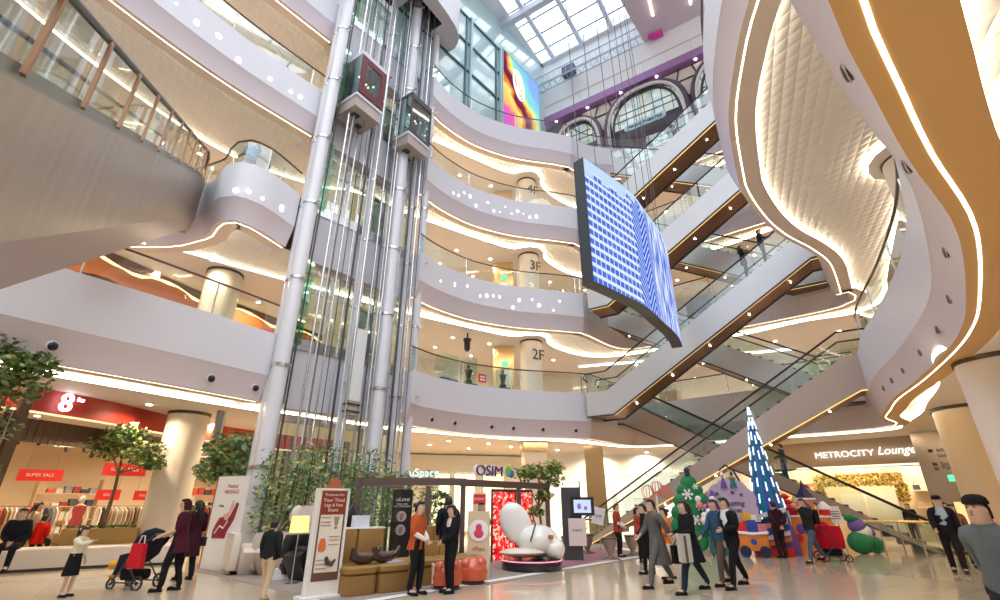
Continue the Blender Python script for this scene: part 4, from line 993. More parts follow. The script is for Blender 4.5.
# lift surround: low planter strip with bamboo is in the next block
t=thing('kiosk_shop','bright white shop unit at the back of the ground floor behind the escalators','shop',(7.0,31.2,0),R(-6))
m=MB(); m.box(-4.2,5,0,.2,3.2,4.5); m.box(-4.2,-3.9,0,.2,0,3.2); m.box(-.2,.1,0,.2,0,3.2); m.box(4.7,5,0,.2,0,3.2); m.build('front',M_wallw,t,flat=True)
MB().box(-4.2,5,.8,.9,0,3.2).build('back_panel',mat('lit white panel',(.95,.95,.93),emit=.85,ecol=(1,.96,.88)),t,flat=True)
m=MB(); 
for i in range(5):
    for j in range(3): m.box(-3.6+1.5*i,-2.7+1.5*i,.5,.8,.5+.7*j,.54+.7*j)
m.build('shelving',M_shelf,t,flat=True)
for k,x in enumerate((-2.4,-.9,.8)):
    t2=thing('lit_shop_window','bright glass shop window in the ground floor back wall, %s'%['left of three','middle of three','right of three'][k],'window',(x*1.0-1.2,30.2+.25*k,0),R(5))
    MB().box(-.62,.62,0,.05,.2,3.3).build('pane',mat('lit cream panel',(.95,.86,.68),emit=.55,ecol=(1,.86,.62)),t2,flat=True)
    m=MB(); m.box(-.68,-.62,-.04,.06,0,3.4); m.box(.62,.68,-.04,.06,0,3.4); m.box(-.68,.68,-.04,.06,3.3,3.4); m.build('frame',M_chrome,t2,flat=True)
# lounge shop at the right
LO=Vector((14.2,27.9,0)); LRz=R(-45)
lg=thing('lounge_shopfront','beige lounge shopfront with a pale lettered header and an open entrance','shop',LO,LRz)
M_lw=mat('lounge beige wall',(.84,.66,.44),rough=.5); M_lh=mat('lounge header',(.50,.38,.26),rough=.45)
m=MB(); m.box(0,9,0,.2,3.35,4.6); m.build('header',M_lh,lg,flat=True)
m=MB(); m.box(0,9,1.9,2.1,0,3.35); m.box(0,.2,0,1.9,0,3.35); m.build('rear_wall',M_lw,lg,flat=True)
m=MB(); m.box(2.0,7.4,-.02,.0,3.28,3.36); m.build('header_glow',emis('header glow',(1,.86,.6),2),lg,flat=True)
text('METROCITY',.40,emis('lounge letters',(1,.97,.92),1.7),lg,(4.25,-.1,3.9),(R(90),0,0),name='capital_letters',ext=.03,sx=1.15)
text('Lounge',.52,emis('lounge letters',(1,.97,.92),1.7),lg,(6.35,-.1,3.95),(R(90),0,0),name='script_letters',ext=.03,shear=.35,sx=.95)
m=MB(); m.box(3.3,5.6,1.7,1.88,0,2.1); m.build('entrance_panel',mat('entrance white pink',(.88,.76,.66),rough=.5),lg,flat=True)
for k,(x0,x1) in enumerate(((1.1,2.4),(6.3,8.2))):
    m=MB(); 
    for j in range(3): m.box(x0,x1,1.55,1.9,.7+.75*j,.75+.75*j)
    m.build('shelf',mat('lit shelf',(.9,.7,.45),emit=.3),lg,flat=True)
    for j in range(3):
        for i in range(3):
            m=MB(); bx=x0+.2+(x1-x0-.3)*i/2.6; bz=.75+.75*j
            m.box(-.13,.13,-.07,.07,0,.22); m.tube([(-.08,0,.22),(-.06,0,.34),(.06,0,.34),(.08,0,.22)],.012,5)
            o=m.build('handbag',M_cl[(i*3+j*2+k)%10]); o.location=LO+Matrix.Rotation(LRz,3,'Z')@Vector((bx,1.72,bz)); o.rotation_euler=(0,0,LRz)
            tag(o,'small handbag on the lit shelves %s of the garlanded doorway'%['left','right'][k],'handbag','handbags on the shelves %s of the doorway'%['left','right'][k])
t=thing('red_poster','red and white poster on the beige lounge wall left of the garland','poster',LO+Matrix.Rotation(LRz,3,'Z')@Vector((1.9,1.86,2.35)),LRz)
MB().box(-.5,.5,-.03,0,-.3,.3).build('sheet',mat('poster red',(.75,.12,.10)),t,flat=True)
text('GIFT',.24,M_wallw,t,(0,-.04,0),(R(90),0,0))
# garland arch of gold leaves
gl=thing('garland','thick gold leaf garland arched over the lounge doorway','garland',LO+Matrix.Rotation(LRz,3,'Z')@Vector((4.25,1.2,.12)),LRz)
m=MB(); rg=random.Random(5)
for i in range(1500):
    t_=rg.random()
    if t_<.15: x,z=-1.75+rg.uniform(-.2,.25),2.35-rg.random()*.55
    elif t_>.85: x,z=1.75+rg.uniform(-.25,.2),2.35-rg.random()*.75
    else: x,z=rg.uniform(-1.9,1.9),2.62+rg.uniform(-.28,.28)
    y=rg.uniform(-.18,.18); q=rg.uniform(0,6.3); e=rg.uniform(-1,1); s_=rg.uniform(.05,.10)
    d1=Vector((math.cos(q),e*.5,math.sin(q)))*s_; d2=Vector((-math.sin(q),.4,math.cos(q)))*s_*.45; c=Vector((x,y,z)); m.cm=rg.choice((0,0,1,2))
    m.quad(tuple(c-d1),tuple(c-d2),tuple(c+d1),tuple(c+d2))
m.build('leaves',[mat('leaf gold',(.55,.36,.05),rough=.4,metal=.3),mat('leaf olive',(.22,.18,.03),rough=.6),mat('leaf bright gold',(.85,.62,.12),rough=.4)],gl,flat=True)
ch=thing('chandelier','small golden chandelier above the garland in the lounge shop','chandelier',LO+Matrix.Rotation(LRz,3,'Z')@Vector((4.4,.5,3.2)),LRz)
m=MB(); [m.ell((.35*math.cos(q),.2*math.sin(q),-.1*(j%2)),(.05,.05,.12),n=6,k=4) for j,q in enumerate([i*.52 for i in range(12)])]; m.build('drops',emis('chandelier gold',(1,.75,.25),3),ch)
MB().tube([(0,0,0),(0,0,.3)],.02,5).build('stem',M_gold,ch)
# mirrored directory pier and beige wall right of it
dp=thing('directory_pier','mirror steel pier with directory lettering and a green exit sign right of the lounge','pier',(18.4,22.0,0),R(-45))
MB().box(0,2.2,0,.5,0,4.57).build('panel',brushed('mirror steel warm',(.72,.62,.48),rough=.22,metal=.9),dp,flat=True)
for k,(b_,z) in enumerate((('Information',3.75),('Lobby  Gate 2',3.55),('Station',3.2),('Parking B2',3.05))):
    text(b_,.22,M_dark,dp,(.72,-.03,z),(R(90),0,0),align='LEFT',ext=.004)
m=MB(); m.box(.45,.6,-.02,0,3.68,3.82); m.box(.45,.6,-.02,0,3.13,3.27); m.box(.45,.6,-.02,0,2.95,3.08); m.build('directory_icon',M_dark,dp,flat=True)
MB().box(.8,1.25,-.08,0,2.5,2.75).build('exit_sign',emis('exit green',(.10,.75,.35),2),dp,flat=True)
MB().box(.7,1.9,-.03,0,0,1.7).build('entrance_glow',mat('glow opening',(.9,.7,.3),emit=.8,ecol=(1,.75,.3)),dp,flat=True)
struct(MB().obox((21.6,19.0,2.28),(4.4,.25,4.57),R(-62)).build('wall_right_beige',mat('beige lobby wall',(.80,.64,.44),rough=.45),flat=True))
struct(MB().obox((20.55,20.75,2.28),(.12,.2,4.57),R(-62)).build('trim_96',M_black,flat=True))
# dark slab and beige box beside the gold column
t=thing('wall_fin','dark brown hanging fin beside the gold column at the right','fin',(14.7,14.2,3.35),R(-30)); MB().box(-.12,.12,-.06,.06,0,1.15).build('fin',mat('fin brown',(.13,.09,.06)),t,flat=True)
# glass rail round the stair opening at the right
for k,(a,b) in enumerate(((tuple(gp(868,554))[:2],tuple(gp(948,557))[:2]),(tuple(gp(948,557))[:2],tuple(gp(962,549))[:2]))):
    t=thing('glass_rail',['long','short'][k]+' glass rail at the foot of the escalator descending by the lounge','balustrade',(0,0,0))
    m=MB(); m.tube([(a[0],a[1],1.05),(b[0],b[1],1.05)],.04,8); m.build('handrail',M_gold,t)
    n_=4 if k==0 else 2
    for i in range(n_):
        p=[a[0]+(b[0]-a[0])*i/n_,a[1]+(b[1]-a[1])*i/n_]; q=[a[0]+(b[0]-a[0])*(i+.96)/n_,a[1]+(b[1]-a[1])*(i+.96)/n_]
        m=MB(); m.quad((p[0],p[1],.08),(q[0],q[1],.08),(q[0],q[1],1.0),(p[0],p[1],1.0)); m.build('glass_panel',M_glassg,t,flat=True)
        m=MB(); m.tube([(p[0],p[1],0),(p[0],p[1],1.05)],.03,6); m.build('post',M_chrome,t)
# ------------------------------------------------------------------ ground floor furniture
def leafmb(m,c,s,rg,long=1.9):
    q=rg.uniform(0,6.28); e=rg.uniform(-.8,.8)
    d1=Vector((math.cos(q)*math.cos(e),math.sin(q)*math.cos(e),math.sin(e)))*s*long*.5
    d2=d1.cross(Vector((rg.uniform(-1,1),rg.uniform(-1,1),rg.uniform(.2,1)))).normalized()*s*.5
    c=Vector(c); m.quad(tuple(c-d1),tuple(c-d2),tuple(c+d1),tuple(c+d2))
ML=[mat('leaf deep green',(.05,.11,.03),rough=.5),mat('leaf green',(.12,.20,.05),rough=.5),mat('leaf olive light',(.30,.32,.10),rough=.5),mat('leaf autumn',(.35,.16,.07),rough=.5)]
MLf=[mat('bamboo leaf green',(.13,.24,.06),rough=.5),mat('bamboo leaf pale',(.42,.44,.14),rough=.5),mat('bamboo leaf blue green',(.16,.30,.20),rough=.5)]
M_bark=mat('tree bark',(.16,.10,.06),rough=.8,bump=.4,bscale=20)
def tree(label,loc,h,tr,crowns,nleaf,seed,mats=ML,ls=.11,name='indoor_tree',lean=(0,0)):
    rg=random.Random(seed); t=thing(name,label,'tree',loc)
    m=MB(); m.tube([(0,0,0),(lean[0]*.3+.03,lean[1]*.3,h*.35),(lean[0]*.6-.03,lean[1]*.6,h*.6),(lean[0],lean[1],h*.8)],[tr,tr*.8,tr*.6,tr*.3],8)
    for (cx,cy,cz,r_) in crowns:
        m.tube([(lean[0]*.45,lean[1]*.45,h*.5),((cx+lean[0]*.4)*.6,cy*.6,(cz+h*.5)*.5),(cx,cy,cz)],[tr*.5,tr*.35,tr*.15],6)
        for k in range(5):
            q=rg.uniform(0,6.28); m.tube([(cx,cy,cz),(cx+r_*.8*math.cos(q),cy+r_*.8*math.sin(q),cz+rg.uniform(-.2,.5)*r_)],[tr*.18,tr*.06],5)
    m.build('trunk',M_bark,t)
    m=MB()
    for i in range(nleaf):
        cx,cy,cz,r_=crowns[rg.randrange(len(crowns))]
        q=rg.uniform(0,6.28);e=math.asin(rg.uniform(-1,1)); rr=r_*rg.uniform(.25,1)
        m.cm=rg.choice((0,1,1,2)) if len(mats)>3 else rg.randrange(3)
        leafmb(m,(cx+rr*math.cos(q)*math.cos(e),cy+rr*math.sin(q)*math.cos(e),cz+rr*.6*math.sin(e)),ls*rg.uniform(.7,1.2),rg)
    m.build('foliage',mats,t,flat=True)
    return t
# curved white bench wall with inner planting
BW=spline([(-17,10.8),(-14.6,12.1),(-13.2,13.0),(-12.3,13.9),(-11.3,14.7),(-10.3,15.3),(-9.3,15.7)],.3)
bw=thing('curved_bench','long low curved white bench wall in front of the clothes shop','bench',(0,0,0))
m=MB(); m.grid([[(x,y,.07) for x,y in BW],[(x,y,.50) for x,y in BW],[(x,y,.53) for x,y in offs(BW,.03)],[(x,y,.53) for x,y in offs(BW,.95)],[(x,y,0) for x,y in offs(BW,.95)]])
e_=[(BW[-1][0],BW[-1][1])]; o9=offs(BW,.95)[-1]; m.add([(BW[-1][0],BW[-1][1],0),(o9[0],o9[1],0),(o9[0],o9[1],.53),(BW[-1][0],BW[-1][1],.53)],[(0,1,2,3)])
m.build('wall',mat('bench cream white',(.82,.76,.70),rough=.35),bw)
MB().grid([[(x,y,0) for x,y in offs(BW,.04)],[(x,y,.08) for x,y in offs(BW,.04)]]).build('plinth_shadow_gap',M_dark,bw)
t=thing('planter_box','mustard brown planter holding the small tree behind the bench','planter',(-11.9,15.75,.0),R(35))
m=MB(); m.box(-.9,.9,-.3,.3,0,.95); m.build('box',mat('planter ochre',(.42,.26,.08),rough=.6),t); m=MB(); rg=random.Random(2)
for i in range(160): leafmb(m,(rg.uniform(-.85,.85),rg.uniform(-.25,.25),1.0),.08,rg)
m.build('groundcover',ML[1],t,flat=True)
tree('small round crowned tree in the ochre planter behind the pointing girl',(-11.9,15.75,.95),3.1,.06,[(-.45,0,2.35,.75),(.5,.1,2.2,.7),(.05,-.2,2.7,.7),(.95,0,1.85,.4)],1500,21,ls=.095)
tree('dark leafy tree overhanging at the far left edge of the hall',(-10.6,9.5,0),4.6,.09,[(.5,.1,3.9,.75),(.1,.1,3.1,.8),(.9,.1,4.25,.5),(.2,.2,2.2,.6),(.0,0,4.5,.7)],2300,22,ls=.085)
# feathery trees and the bamboo grove around the lifts
tree('yellow green feathery tree behind the white roll-up banner',(-8.35,15.5,0),4.0,.05,[(0,0,3.2,.9),(-.4,.2,2.6,.8),(.5,.1,2.7,.8)],2600,23,mats=MLf,ls=.10)
rb=random.Random(8)
k=0
for i in range(30):
    s_=-.3+.245*i+rb.uniform(-.1,.1); p=lp_(s_,.85+rb.uniform(-.3,.3)); h=rb.uniform(2.5,3.35)
    if i>17: h*=.82
    t=thing('bamboo','tall leafy green bamboo stem in the grove at the foot of the lift shafts','bamboo',tuple(p),rb.uniform(0,6),'bamboo grove at the foot of the lifts')
    lx,ly=rb.uniform(-.15,.15),rb.uniform(-.15,.15)
    dark=i%3==0
    m=MB(); m.tube([(0,0,0),(lx*.5,ly*.5,h*.5),(lx,ly,h)],[.045,.04,.015] if dark else [.03,.025,.01],7); m.build('culm',mat('culm dark green',(.04,.09,.04),rough=.4) if dark else mat('culm green',(.22,.34,.12),rough=.4),t)
    m=MB()
    for j in range(125):
        z=rb.uniform(.9,h*1.03); rr=.34*rb.random()**.6; q=rb.uniform(0,6.28); m.cm=rb.randrange(3)
        leafmb(m,(lx*z/h+rr*math.cos(q),ly*z/h+rr*math.sin(q),z),.068,rb,2.8)
    m.build('foliage',MLf,t,flat=True)
tag(MB().prism([tuple(lp_(a,b))[:2] for a,b in ((-.4,.45),(7.0,.45),(7.0,1.3),(-.4,1.3))],0,.12).build('planter_trough',mat('trough dark',(.12,.10,.08),rough=.6)),'low dark planting trough under the bamboo grove','planter')
# --- roll-up banners
M_ban=mat('banner white',(.84,.84,.84),rough=.45); M_maroon=mat('maroon print',(.30,.015,.05),rough=.5); M_inkr=mat('red ink',(.55,.10,.10)); M_skin=mat('skin',(.72,.48,.36),rough=.5)
pA,pB=gp(199,571),gp(232,574); rzb=math.atan2(pB.y-pA.y,pB.x-pA.x); wb=(pB-pA).length
t=thing('roll_up_banner','white roll-up banner with a maroon massage chair picture beside the two dark coated women','banner',tuple(pA),rzb)
H_=2.32
m=MB(); m.box(0,wb,-.01,.01,.06,H_); m.build('sheet',M_ban,t,flat=True)
m=MB(); m.box(-.05,wb+.05,-.12,.12,0,.07); m.build('base',M_chrome,t,flat=True)
MB().box(-.035,-.005,-.02,.3,.03,H_).build('edge_strip',mat('rust edge',(.42,.10,.03),rough=.5),t,flat=True)
text('Medical\nMASSAGE',.14,M_inkr,t,(wb*.52,-.015,H_-.33),(R(90),0,0),ext=.002)
text('Relax',.09,M_dark,t,(wb*.28,-.015,H_-.75),(R(90),0,0),ext=.002,name='caption')
m=MB(); pts=[(.22,.78),(.72,.78),(.76,.95),(.95,1.25),(1.02,1.62),(.93,1.66),(.78,1.35),(.66,1.2),(.55,1.3),(.38,1.28),(.27,1.12),(.2,.95)]
m.plate([(x*wb/1.25,z) for x,z in pts],(0,-.012,0),(1,0,0),UZ,(0,-.004,0)); m.build('chair_picture',M_maroon,t,flat=True)
m=MB(); m.plate([(x*wb/1.25,z) for x,z in ((.6,1.22),(.72,1.3),(.86,1.6),(.8,1.72),(.74,1.62),(.7,1.42),(.5,1.33))],(0,-.017,0),(1,0,0),UZ,(0,-.003,0)); m.build('figure_picture',M_skin,t,flat=True)
m=MB(); m.tube([(.3*wb/1.25,-.02,.9),(.45*wb/1.25,-.02,1.08),(.6*wb/1.25,-.02,1.02),(.72*wb/1.25,-.02,1.2)],.018,5); m.build('chair_line',M_ban,t)
pA,pB=gp(302,600),gp(337,596); rzb=math.atan2(pB.y-pA.y,pB.x-pA.x); wb=(pB-pA).length
t=thing('standing_sign','white framed standing sign with a maroon header and three products, next to the brown bench','sign',tuple(pA),rzb)
H_=1.90
m=MB(); m.box(0,wb,-.04,.04,.05,H_); m.build('board',mat('sign cream',(.80,.74,.66),rough=.4),t,flat=True)
m=MB(); m.box(0,.025,-.06,.02,.05,H_); m.box(wb-.03,wb,-.06,.02,.05,H_); m.box(0,wb,-.06,.02,H_-.03,H_); m.box(-.0,-.02,-.03,.03,.05,H_); m.build('frame',M_ban,t,flat=True)
m=MB(); m.box(-.1,wb+.12,-.2,.2,0,.05); m.build('base',M_ban,t,flat=True)
MB().box(.09,wb-.05,-.048,-.04,1.42,H_-.05).build('header_print',mat('header maroon',(.26,.03,.02)),t,flat=True)
m=MB(); m.box(.09,wb-.05,-.047,-.04,.28,.42); m.box(.09,.12,-.047,-.04,.42,1.42); m.box(wb-.08,wb-.05,-.047,-.04,.42,1.42); m.build('footer_print',mat('footer brown',(.14,.06,.04)),t,flat=True)
for b_,z,sz in (('Treasures For',1.78,.07),('Your Tired',1.68,.095),('Legs & Feet',1.59,.08),('Event',1.50,.09)): text(b_,sz,mat('sign lettering',(.9,.8,.65)),t,(wb*.53,-.052,z),(R(90),0,0),ext=.002)
m=MB(); m.lathe([(.02,0),(.035,.02),(.01,.05),(.03,.09),(.055,.2),(.06,.22)],(wb*.68,-.055,1.16),12,1,.2); m.build('goblet_picture',mat('pic taupe',(.35,.28,.22)),t)
m=MB(); m.lathe([(.05,0),(.075,.05),(.07,.12),(.045,.2),(.05,.22)],(wb*.33,-.055,.78),12,1,.2); m.build('massager_picture',mat('pic orange',(.72,.16,.04)),t)
m=MB(); m.tube([(wb*.5,-.055,.68),(wb*.55,-.055,.58),(wb*.68,-.055,.55),(wb*.78,-.055,.63)],[.03,.05,.045,.015],8); m.build('calf_massager_picture',mat('pic dark',(.06,.04,.04)),t)
for z in (1.36,1.28,1.22,1.02,.96,.88,.62,.55,.48): 
    xx=.14 if z>1.2 or z<.7 else wb*.52
    MB().box(xx,xx+.2,-.05,-.04,z,z+.014).build('text_line',mat('small print',(.35,.25,.22)),t,flat=True)
# --- massage chairs behind the banner
M_lcream=mat('chair cream leather',(.80,.70,.60),rough=.35); M_lblack=mat('chair black leather',(.02,.02,.025),rough=.3); M_lbeige=mat('chair beige leather',(.62,.52,.46),rough=.4)
def rbox(m,x0,x1,y0,y1,z0,z1,r=.06):
    """rounded box: superellipse rings"""
    cx,cy=(x0+x1)/2,(y0+y1)/2;hx,hy=(x1-x0)/2,(y1-y0)/2; rows=[]
    for f,z in ((.0,z0),(.75,z0),(1,z0+r),(1,z1-r),(.75,z1),(.0,z1)):
        row=[]
        for i in range(21):
            q=2*math.pi*i/20; c_,s_=math.cos(q),math.sin(q); e=.35
            k=f if f in (0,1) else 1-(1-f)*.35
            if f==0: k=0
            row.append((cx+hx*k*math.copysign(abs(c_)**e,c_),cy+hy*k*math.copysign(abs(s_)**e,s_),z))
        rows.append(row)
    return m.grid(rows)
def massage_chair(label,loc,rz,mt,acc):
    t=thing('massage_chair',label,'massage chair',tuple(loc),rz); t.scale=(1.2,1.2,1.2)      # faces -y
    m=MB(); rbox(m,-.38,.38,-.35,.4,.08,.5); m.build('seat_base',acc,t)
    m=MB(); rbox(m,-.27,.27,-.38,.35,.42,.58); m.build('seat',mt,t)
    for s in (-1,1):
        m=MB(); rbox(m,s*.36-.10,s*.36+.10,-.45,.45,.1,.78,.1); m.build('arm',mt,t)
    m=MB(); m.M=Matrix.Translation((0,.38,.5))@Matrix.Rotation(R(-24),4,'X'); rbox(m,-.33,.33,-.10,.12,-.1,.85,.1); m.build('backrest',mt,t)
    m=MB(); m.M=Matrix.Translation((0,.38,.5))@Matrix.Rotation(R(-24),4,'X'); 
    for s in (-1,1): m=MB(); m.M=Matrix.Translation((0,.38,.5))@Matrix.Rotation(R(-24),4,'X'); m.ell((s*.32,-.12,.62),(.09,.17,.22)); m.build('headrest',acc,t)
    m=MB(); m.M=Matrix.Translation((0,-.42,.42))@Matrix.Rotation(R(28),4,'X'); rbox(m,-.24,.24,-.14,.05,-.42,.08,.06); m.build('footrest',mt,t)
    return t
q=gp(246,573); massage_chair('cream and beige massage chair partly behind the white roll-up banner',q,R(35),M_lcream,M_lbeige)
q=gp(279,574); massage_chair('pale beige massage chair beside the yellow shaded lamp',q,R(-25),M_lbeige,M_lcream)
q=gp(311,579); massage_chair('black massage chair behind the standing sign',q,R(-30),M_lblack,M_lblack)
q=gp(291,584); t=thing('floor_lamp','slim floor lamp with a glowing yellow shade next to the black massage chair','lamp',tuple(q))
MB().lathe([(.16,0),(.16,.02),(.02,.03)],(0,0,0),16).build('base',M_chrome,t); MB().tube([(0,0,.02),(0,0,1.15)],.015,6).build('pole',M_chrome,t)
MB().lathe([(.21,1.02),(.19,1.36)],(0,0,0),20).build('lamp_shade',mat('shade yellow',(.95,.75,.30),rough=.7,emit=.9,ecol=(1,.72,.22)),t)
q=gp(292,580); t=thing('pedestal_block','low white block at the foot of the floor lamp','block',tuple(q+Vector((-.35,.1,0))),R(20)); MB().box(-.25,.25,-.18,.18,0,.22).build('block',M_wallw,t)
# platform carpet edge line of the booth
cp=[gp(200,572),gp(345,606),gp(500,583),gp(640,556),gp(600,545),gp(360,548),gp(240,548)]
struct(MB().prism([(p.x,p.y) for p in cp],0,.012).build('floor_booth',mat('booth carpet taupe',(.34,.28,.25),rough=.75,bump=.2,bscale=60),flat=True))
a1,a2,b1,b2=gp(345,606,.014),gp(640,557,.014),gp(345,603,.014),gp(640,555.8,.014)
struct(MB().quad(tuple(a1),tuple(a2),tuple(b2),tuple(b1)).build('trim_97',mat('booth edge white',(.85,.85,.85)),flat=True))
# striped carpet in magenta and grey
cA=[gp(540,572,.013),gp(600,560,.013),gp(640,552,.013),gp(600,547,.013),gp(552,552,.013)]
m=MB(); m.prism([(p.x,p.y) for p in cA],.012,.02); tag(m.build('striped_rug',mat('rug grey brown',(.26,.20,.20),rough=.9)),'grey brown rug with magenta stripes under the goblet stools','rug')
for (u1,u2) in (((556,566),(636,553)),((556,561),(620,551)),((560,556),(606,549))):
    a,b=gp(*u1,.022),gp(*u2,.022); n_=Vector((-(b-a).y,(b-a).x,0)).normalized()*.09
    rug=bpy.data.objects['striped_rug']; m=MB(); m.quad(tuple(a-n_),tuple(b-n_),tuple(b+n_),tuple(a+n_)); m.build('stripe',mat('rug magenta',(.55,.06,.22),rough=.9),rug,flat=True)
# --- brown block bench
M_br=mat('mustard brown upholstery',(.30,.165,.045),rough=.55,bump=.15,bscale=60); 
bd=(gp(410,591)-gp(342,598.7)).normalized(); bn=Vector((-bd.y,bd.x,0)); bz=math.atan2(bd.y,bd.x)
b0=gp(342,598.7)
bt=thing('upholstered_bench','long mustard brown block bench with high back, nearest the standing sign','bench',tuple(b0),bz)
L1_=(gp(410,591)-b0).length
for i in range(2):
    m=MB(); rbox(m,i*L1_/2+.005,(i+1)*L1_/2-.005,0,.8,.0,.36,.02); m.build('seat_base',M_br,bt)
    m=MB(); rbox(m,i*L1_/2,(i+1)*L1_/2-.0,-.03,.82,.36,.5,.03); m.build('seat',M_br,bt)
    m=MB(); rbox(m,i*L1_/2*.85-.1,(i+1)*L1_/2*.85-.105,.72,1.0,.0,1.12,.03); m.build('backrest',M_br,bt)
b2=gp(412,590.5)+bn*.3
b2t=thing('upholstered_bench','shorter mustard brown block bench between the orange vested woman and the suited woman','bench',tuple(b2),bz+R(2))
L2_=2.1
for i in range(2):
    m=MB(); rbox(m,i*L2_/2+.005,(i+1)*L2_/2-.005,0,.8,.0,.36,.02); m.build('seat_base',M_br,b2t)
    m=MB(); rbox(m,i*L2_/2,(i+1)*L2_/2,-.03,.82,.36,.5,.03); m.build('seat',M_br,b2t)
    m=MB(); rbox(m,.75+i*.55,.75+(i+1)*.55-.005,.72,1.0,.0,.80,.03); m.build('backrest',M_br,b2t)
    m=MB(); rbox(m,.75+i*.55,.75+(i+1)*.55-.005,1.0,1.25,.0,1.12,.03); m.build('backrest',M_br,b2t)
t=thing('catalogue_stack','white catalogues on the high back of the brown bench','papers',tuple(b0+bd*.6+bn*.86+UZ*1.125),bz); MB().box(-.55,.5,-.12,.12,0,.03).build('sheets',M_wallw,t); MB().box(-.2,.15,-.04,.1,.03,.26).build('card',mat('pale card',(.7,.75,.85)),t)
t=thing('magazine','folded white and blue magazine lying at the end of the long brown bench','magazine',tuple(b0+bd*(L1_-.25)+bn*.3+UZ*.5),bz+.3); MB().box(-.18,.16,-.1,.1,0,.035).build('pages',mat('pale card',(.7,.75,.85)),t)
M_mas=mat('massager dark brown shell',(.045,.025,.02),rough=.22,coat=.5)
for k,f_ in enumerate((.30,.62)):
    t=thing('calf_massager','dark boat shaped calf massager on the brown bench seat, %s'%['nearer the standing sign','nearer the orange vested woman'][k],'massager',tuple(b0+bd*(L1_*f_+.1)+bn*.32+UZ*.5),bz)
    m=MB(); m.tube([(-.26,0,.30),(-.25,0,.14),(-.12,0,.09),(.08,0,.09),(.22,0,.16),(.30,0,.30)],[.05,.10,.09,.085,.06,.03],12); m.build('shell',M_mas,t)
    m=MB(); m.tube([(-.2,0,.18),(-.1,0,.155),(.06,0,.15),(.18,0,.2)],[.04,.06,.06,.03],10); m.build('lining',mat('massager lining',(.16,.11,.10),rough=.8),t)
# --- dark framed kiosk
M_kf=mat('kiosk frame brown',(.12,.08,.075),rough=.45)
K0=Vector((-3.75,13.6,0)); K1=Vector((-1.0,13.9,0)); K2=Vector((1.55,16.9,0))
kt=thing('open_kiosk','dark brown open booth frame with glazed bays and a lettered beam','kiosk',(0,0,0))
m=MB()
def beam(m,a,b,w,z0,z1):
    d=(b-a); L_=d.length; c=(a+b)/2; m.obox((c.x,c.y,(z0+z1)/2),(L_+w,w,z1-z0),math.atan2(d.y,d.x))
beam(m,K0,K1,.14,2.08,2.26); beam(m,K1,K2,.14,2.06,2.24); beam(m,K0,K0+Vector((.5,3,0)),.14,2.08,2.26); m.build('beam',M_kf,kt,flat=True)
for p in (K0,K0+(K1-K0)*.66,K1,K1+(K2-K1)*.62,K2,K0+Vector((.5,3,0))):
    MB().obox((p.x,p.y,1.03),(.13,.13,2.06),.1).build('post',M_kf,kt,flat=True)
m=MB(); m.quad((K0.x,K0.y+.03,.1),(K0.x+1.1,K0.y+.15,.1),(K0.x+1.1,K0.y+.15,2.05),(K0.x,K0.y+.03,2.05)); m.build('glass',M_glassg,kt,flat=True)
m=MB(); p_=K0+(K1-K0)*.7; m.quad((p_.x,p_.y,.1),(K1.x,K1.y,.1),(K1.x,K1.y,2.05),(p_.x,p_.y,2.05)); m.build('glass',M_glass,kt,flat=True)
bs=K1+(K2-K1)*.30; ang=math.atan2((K2-K1).y,(K2-K1).x)
lo=thing('logo_letters','purple and white brand letters standing on the booth beam, with a leaf mark','sign',(K1.x+.12,K1.y+.16,2.24),ang*.75)
text('OSIM',.45,M_wallw,lo,(.72,.03,.24),(R(90),0,0),name='letter_outline',ext=.035,sx=1.05)
o=text('OSIM',.40,mat('logo purple',(.10,.03,.16),rough=.4),lo,(.72,-.02,.24),(R(90),0,0),name='letters',ext=.02,sx=1.05)
m=MB(); m.ell((1.42,0,.26),(.12,.03,.16)); m.build('leaf',mat('logo green',(.10,.45,.12)),lo); m=MB(); m.ell((1.53,0,.2),(.10,.04,.12)); m.build('leaf',mat('logo blue',(.05,.15,.55)),lo)
m=MB(); m.ell((1.49,0,.40),(.06,.03,.08)); m.build('leaf',mat('logo yellow',(.85,.55,.05)),lo)
gl2=thing('glow_lettering','pale cyan glowing letters above the booth beam in front of the bamboo','sign',(-2.15,14.3,2.42),R(5))
text('uSpace',.30,emis('cyan glow',(.65,1,.95),1.6),gl2,(0,0,.0),(R(90),0,0),ext=.02)
# black poster column
q=gp(393,566)+Vector((0,.55,0)); t=thing('poster_column','tall black poster panel with two round pictures under the booth beam','poster',tuple(q),R(4))
MB().box(-.27,.33,0,.06,.0,2.03).build('board',mat('poster black',(.02,.012,.014),rough=.4),t,flat=True)
text('uLove',.17,M_wallw,t,(.03,-.01,1.75),(R(90),0,0),ext=.003,shear=.3); text('REAL LOVE\nFOR YOUR BODY',.065,M_wallw,t,(.03,-.01,1.58),(R(90),0,0),ext=.003,name='caption')
for z in (1.27,.90):
    m=MB(); m.M=Matrix.Translation((.03,-.012,z))@Matrix.Rotation(R(90),4,'X'); m.lathe([(.15,0),(.15,.01)],(0,0,0),24); m.build('round_picture',mat('picture rim',(.5,.38,.36)),t)
    m=MB(); m.ell((.03,-.03,z-.01),(.05,.012,.10)); m.ell((.06,-.03,z+.04),(.05,.012,.05)); m.build('product_picture',mat('pic brown',(.32,.16,.12)),t)
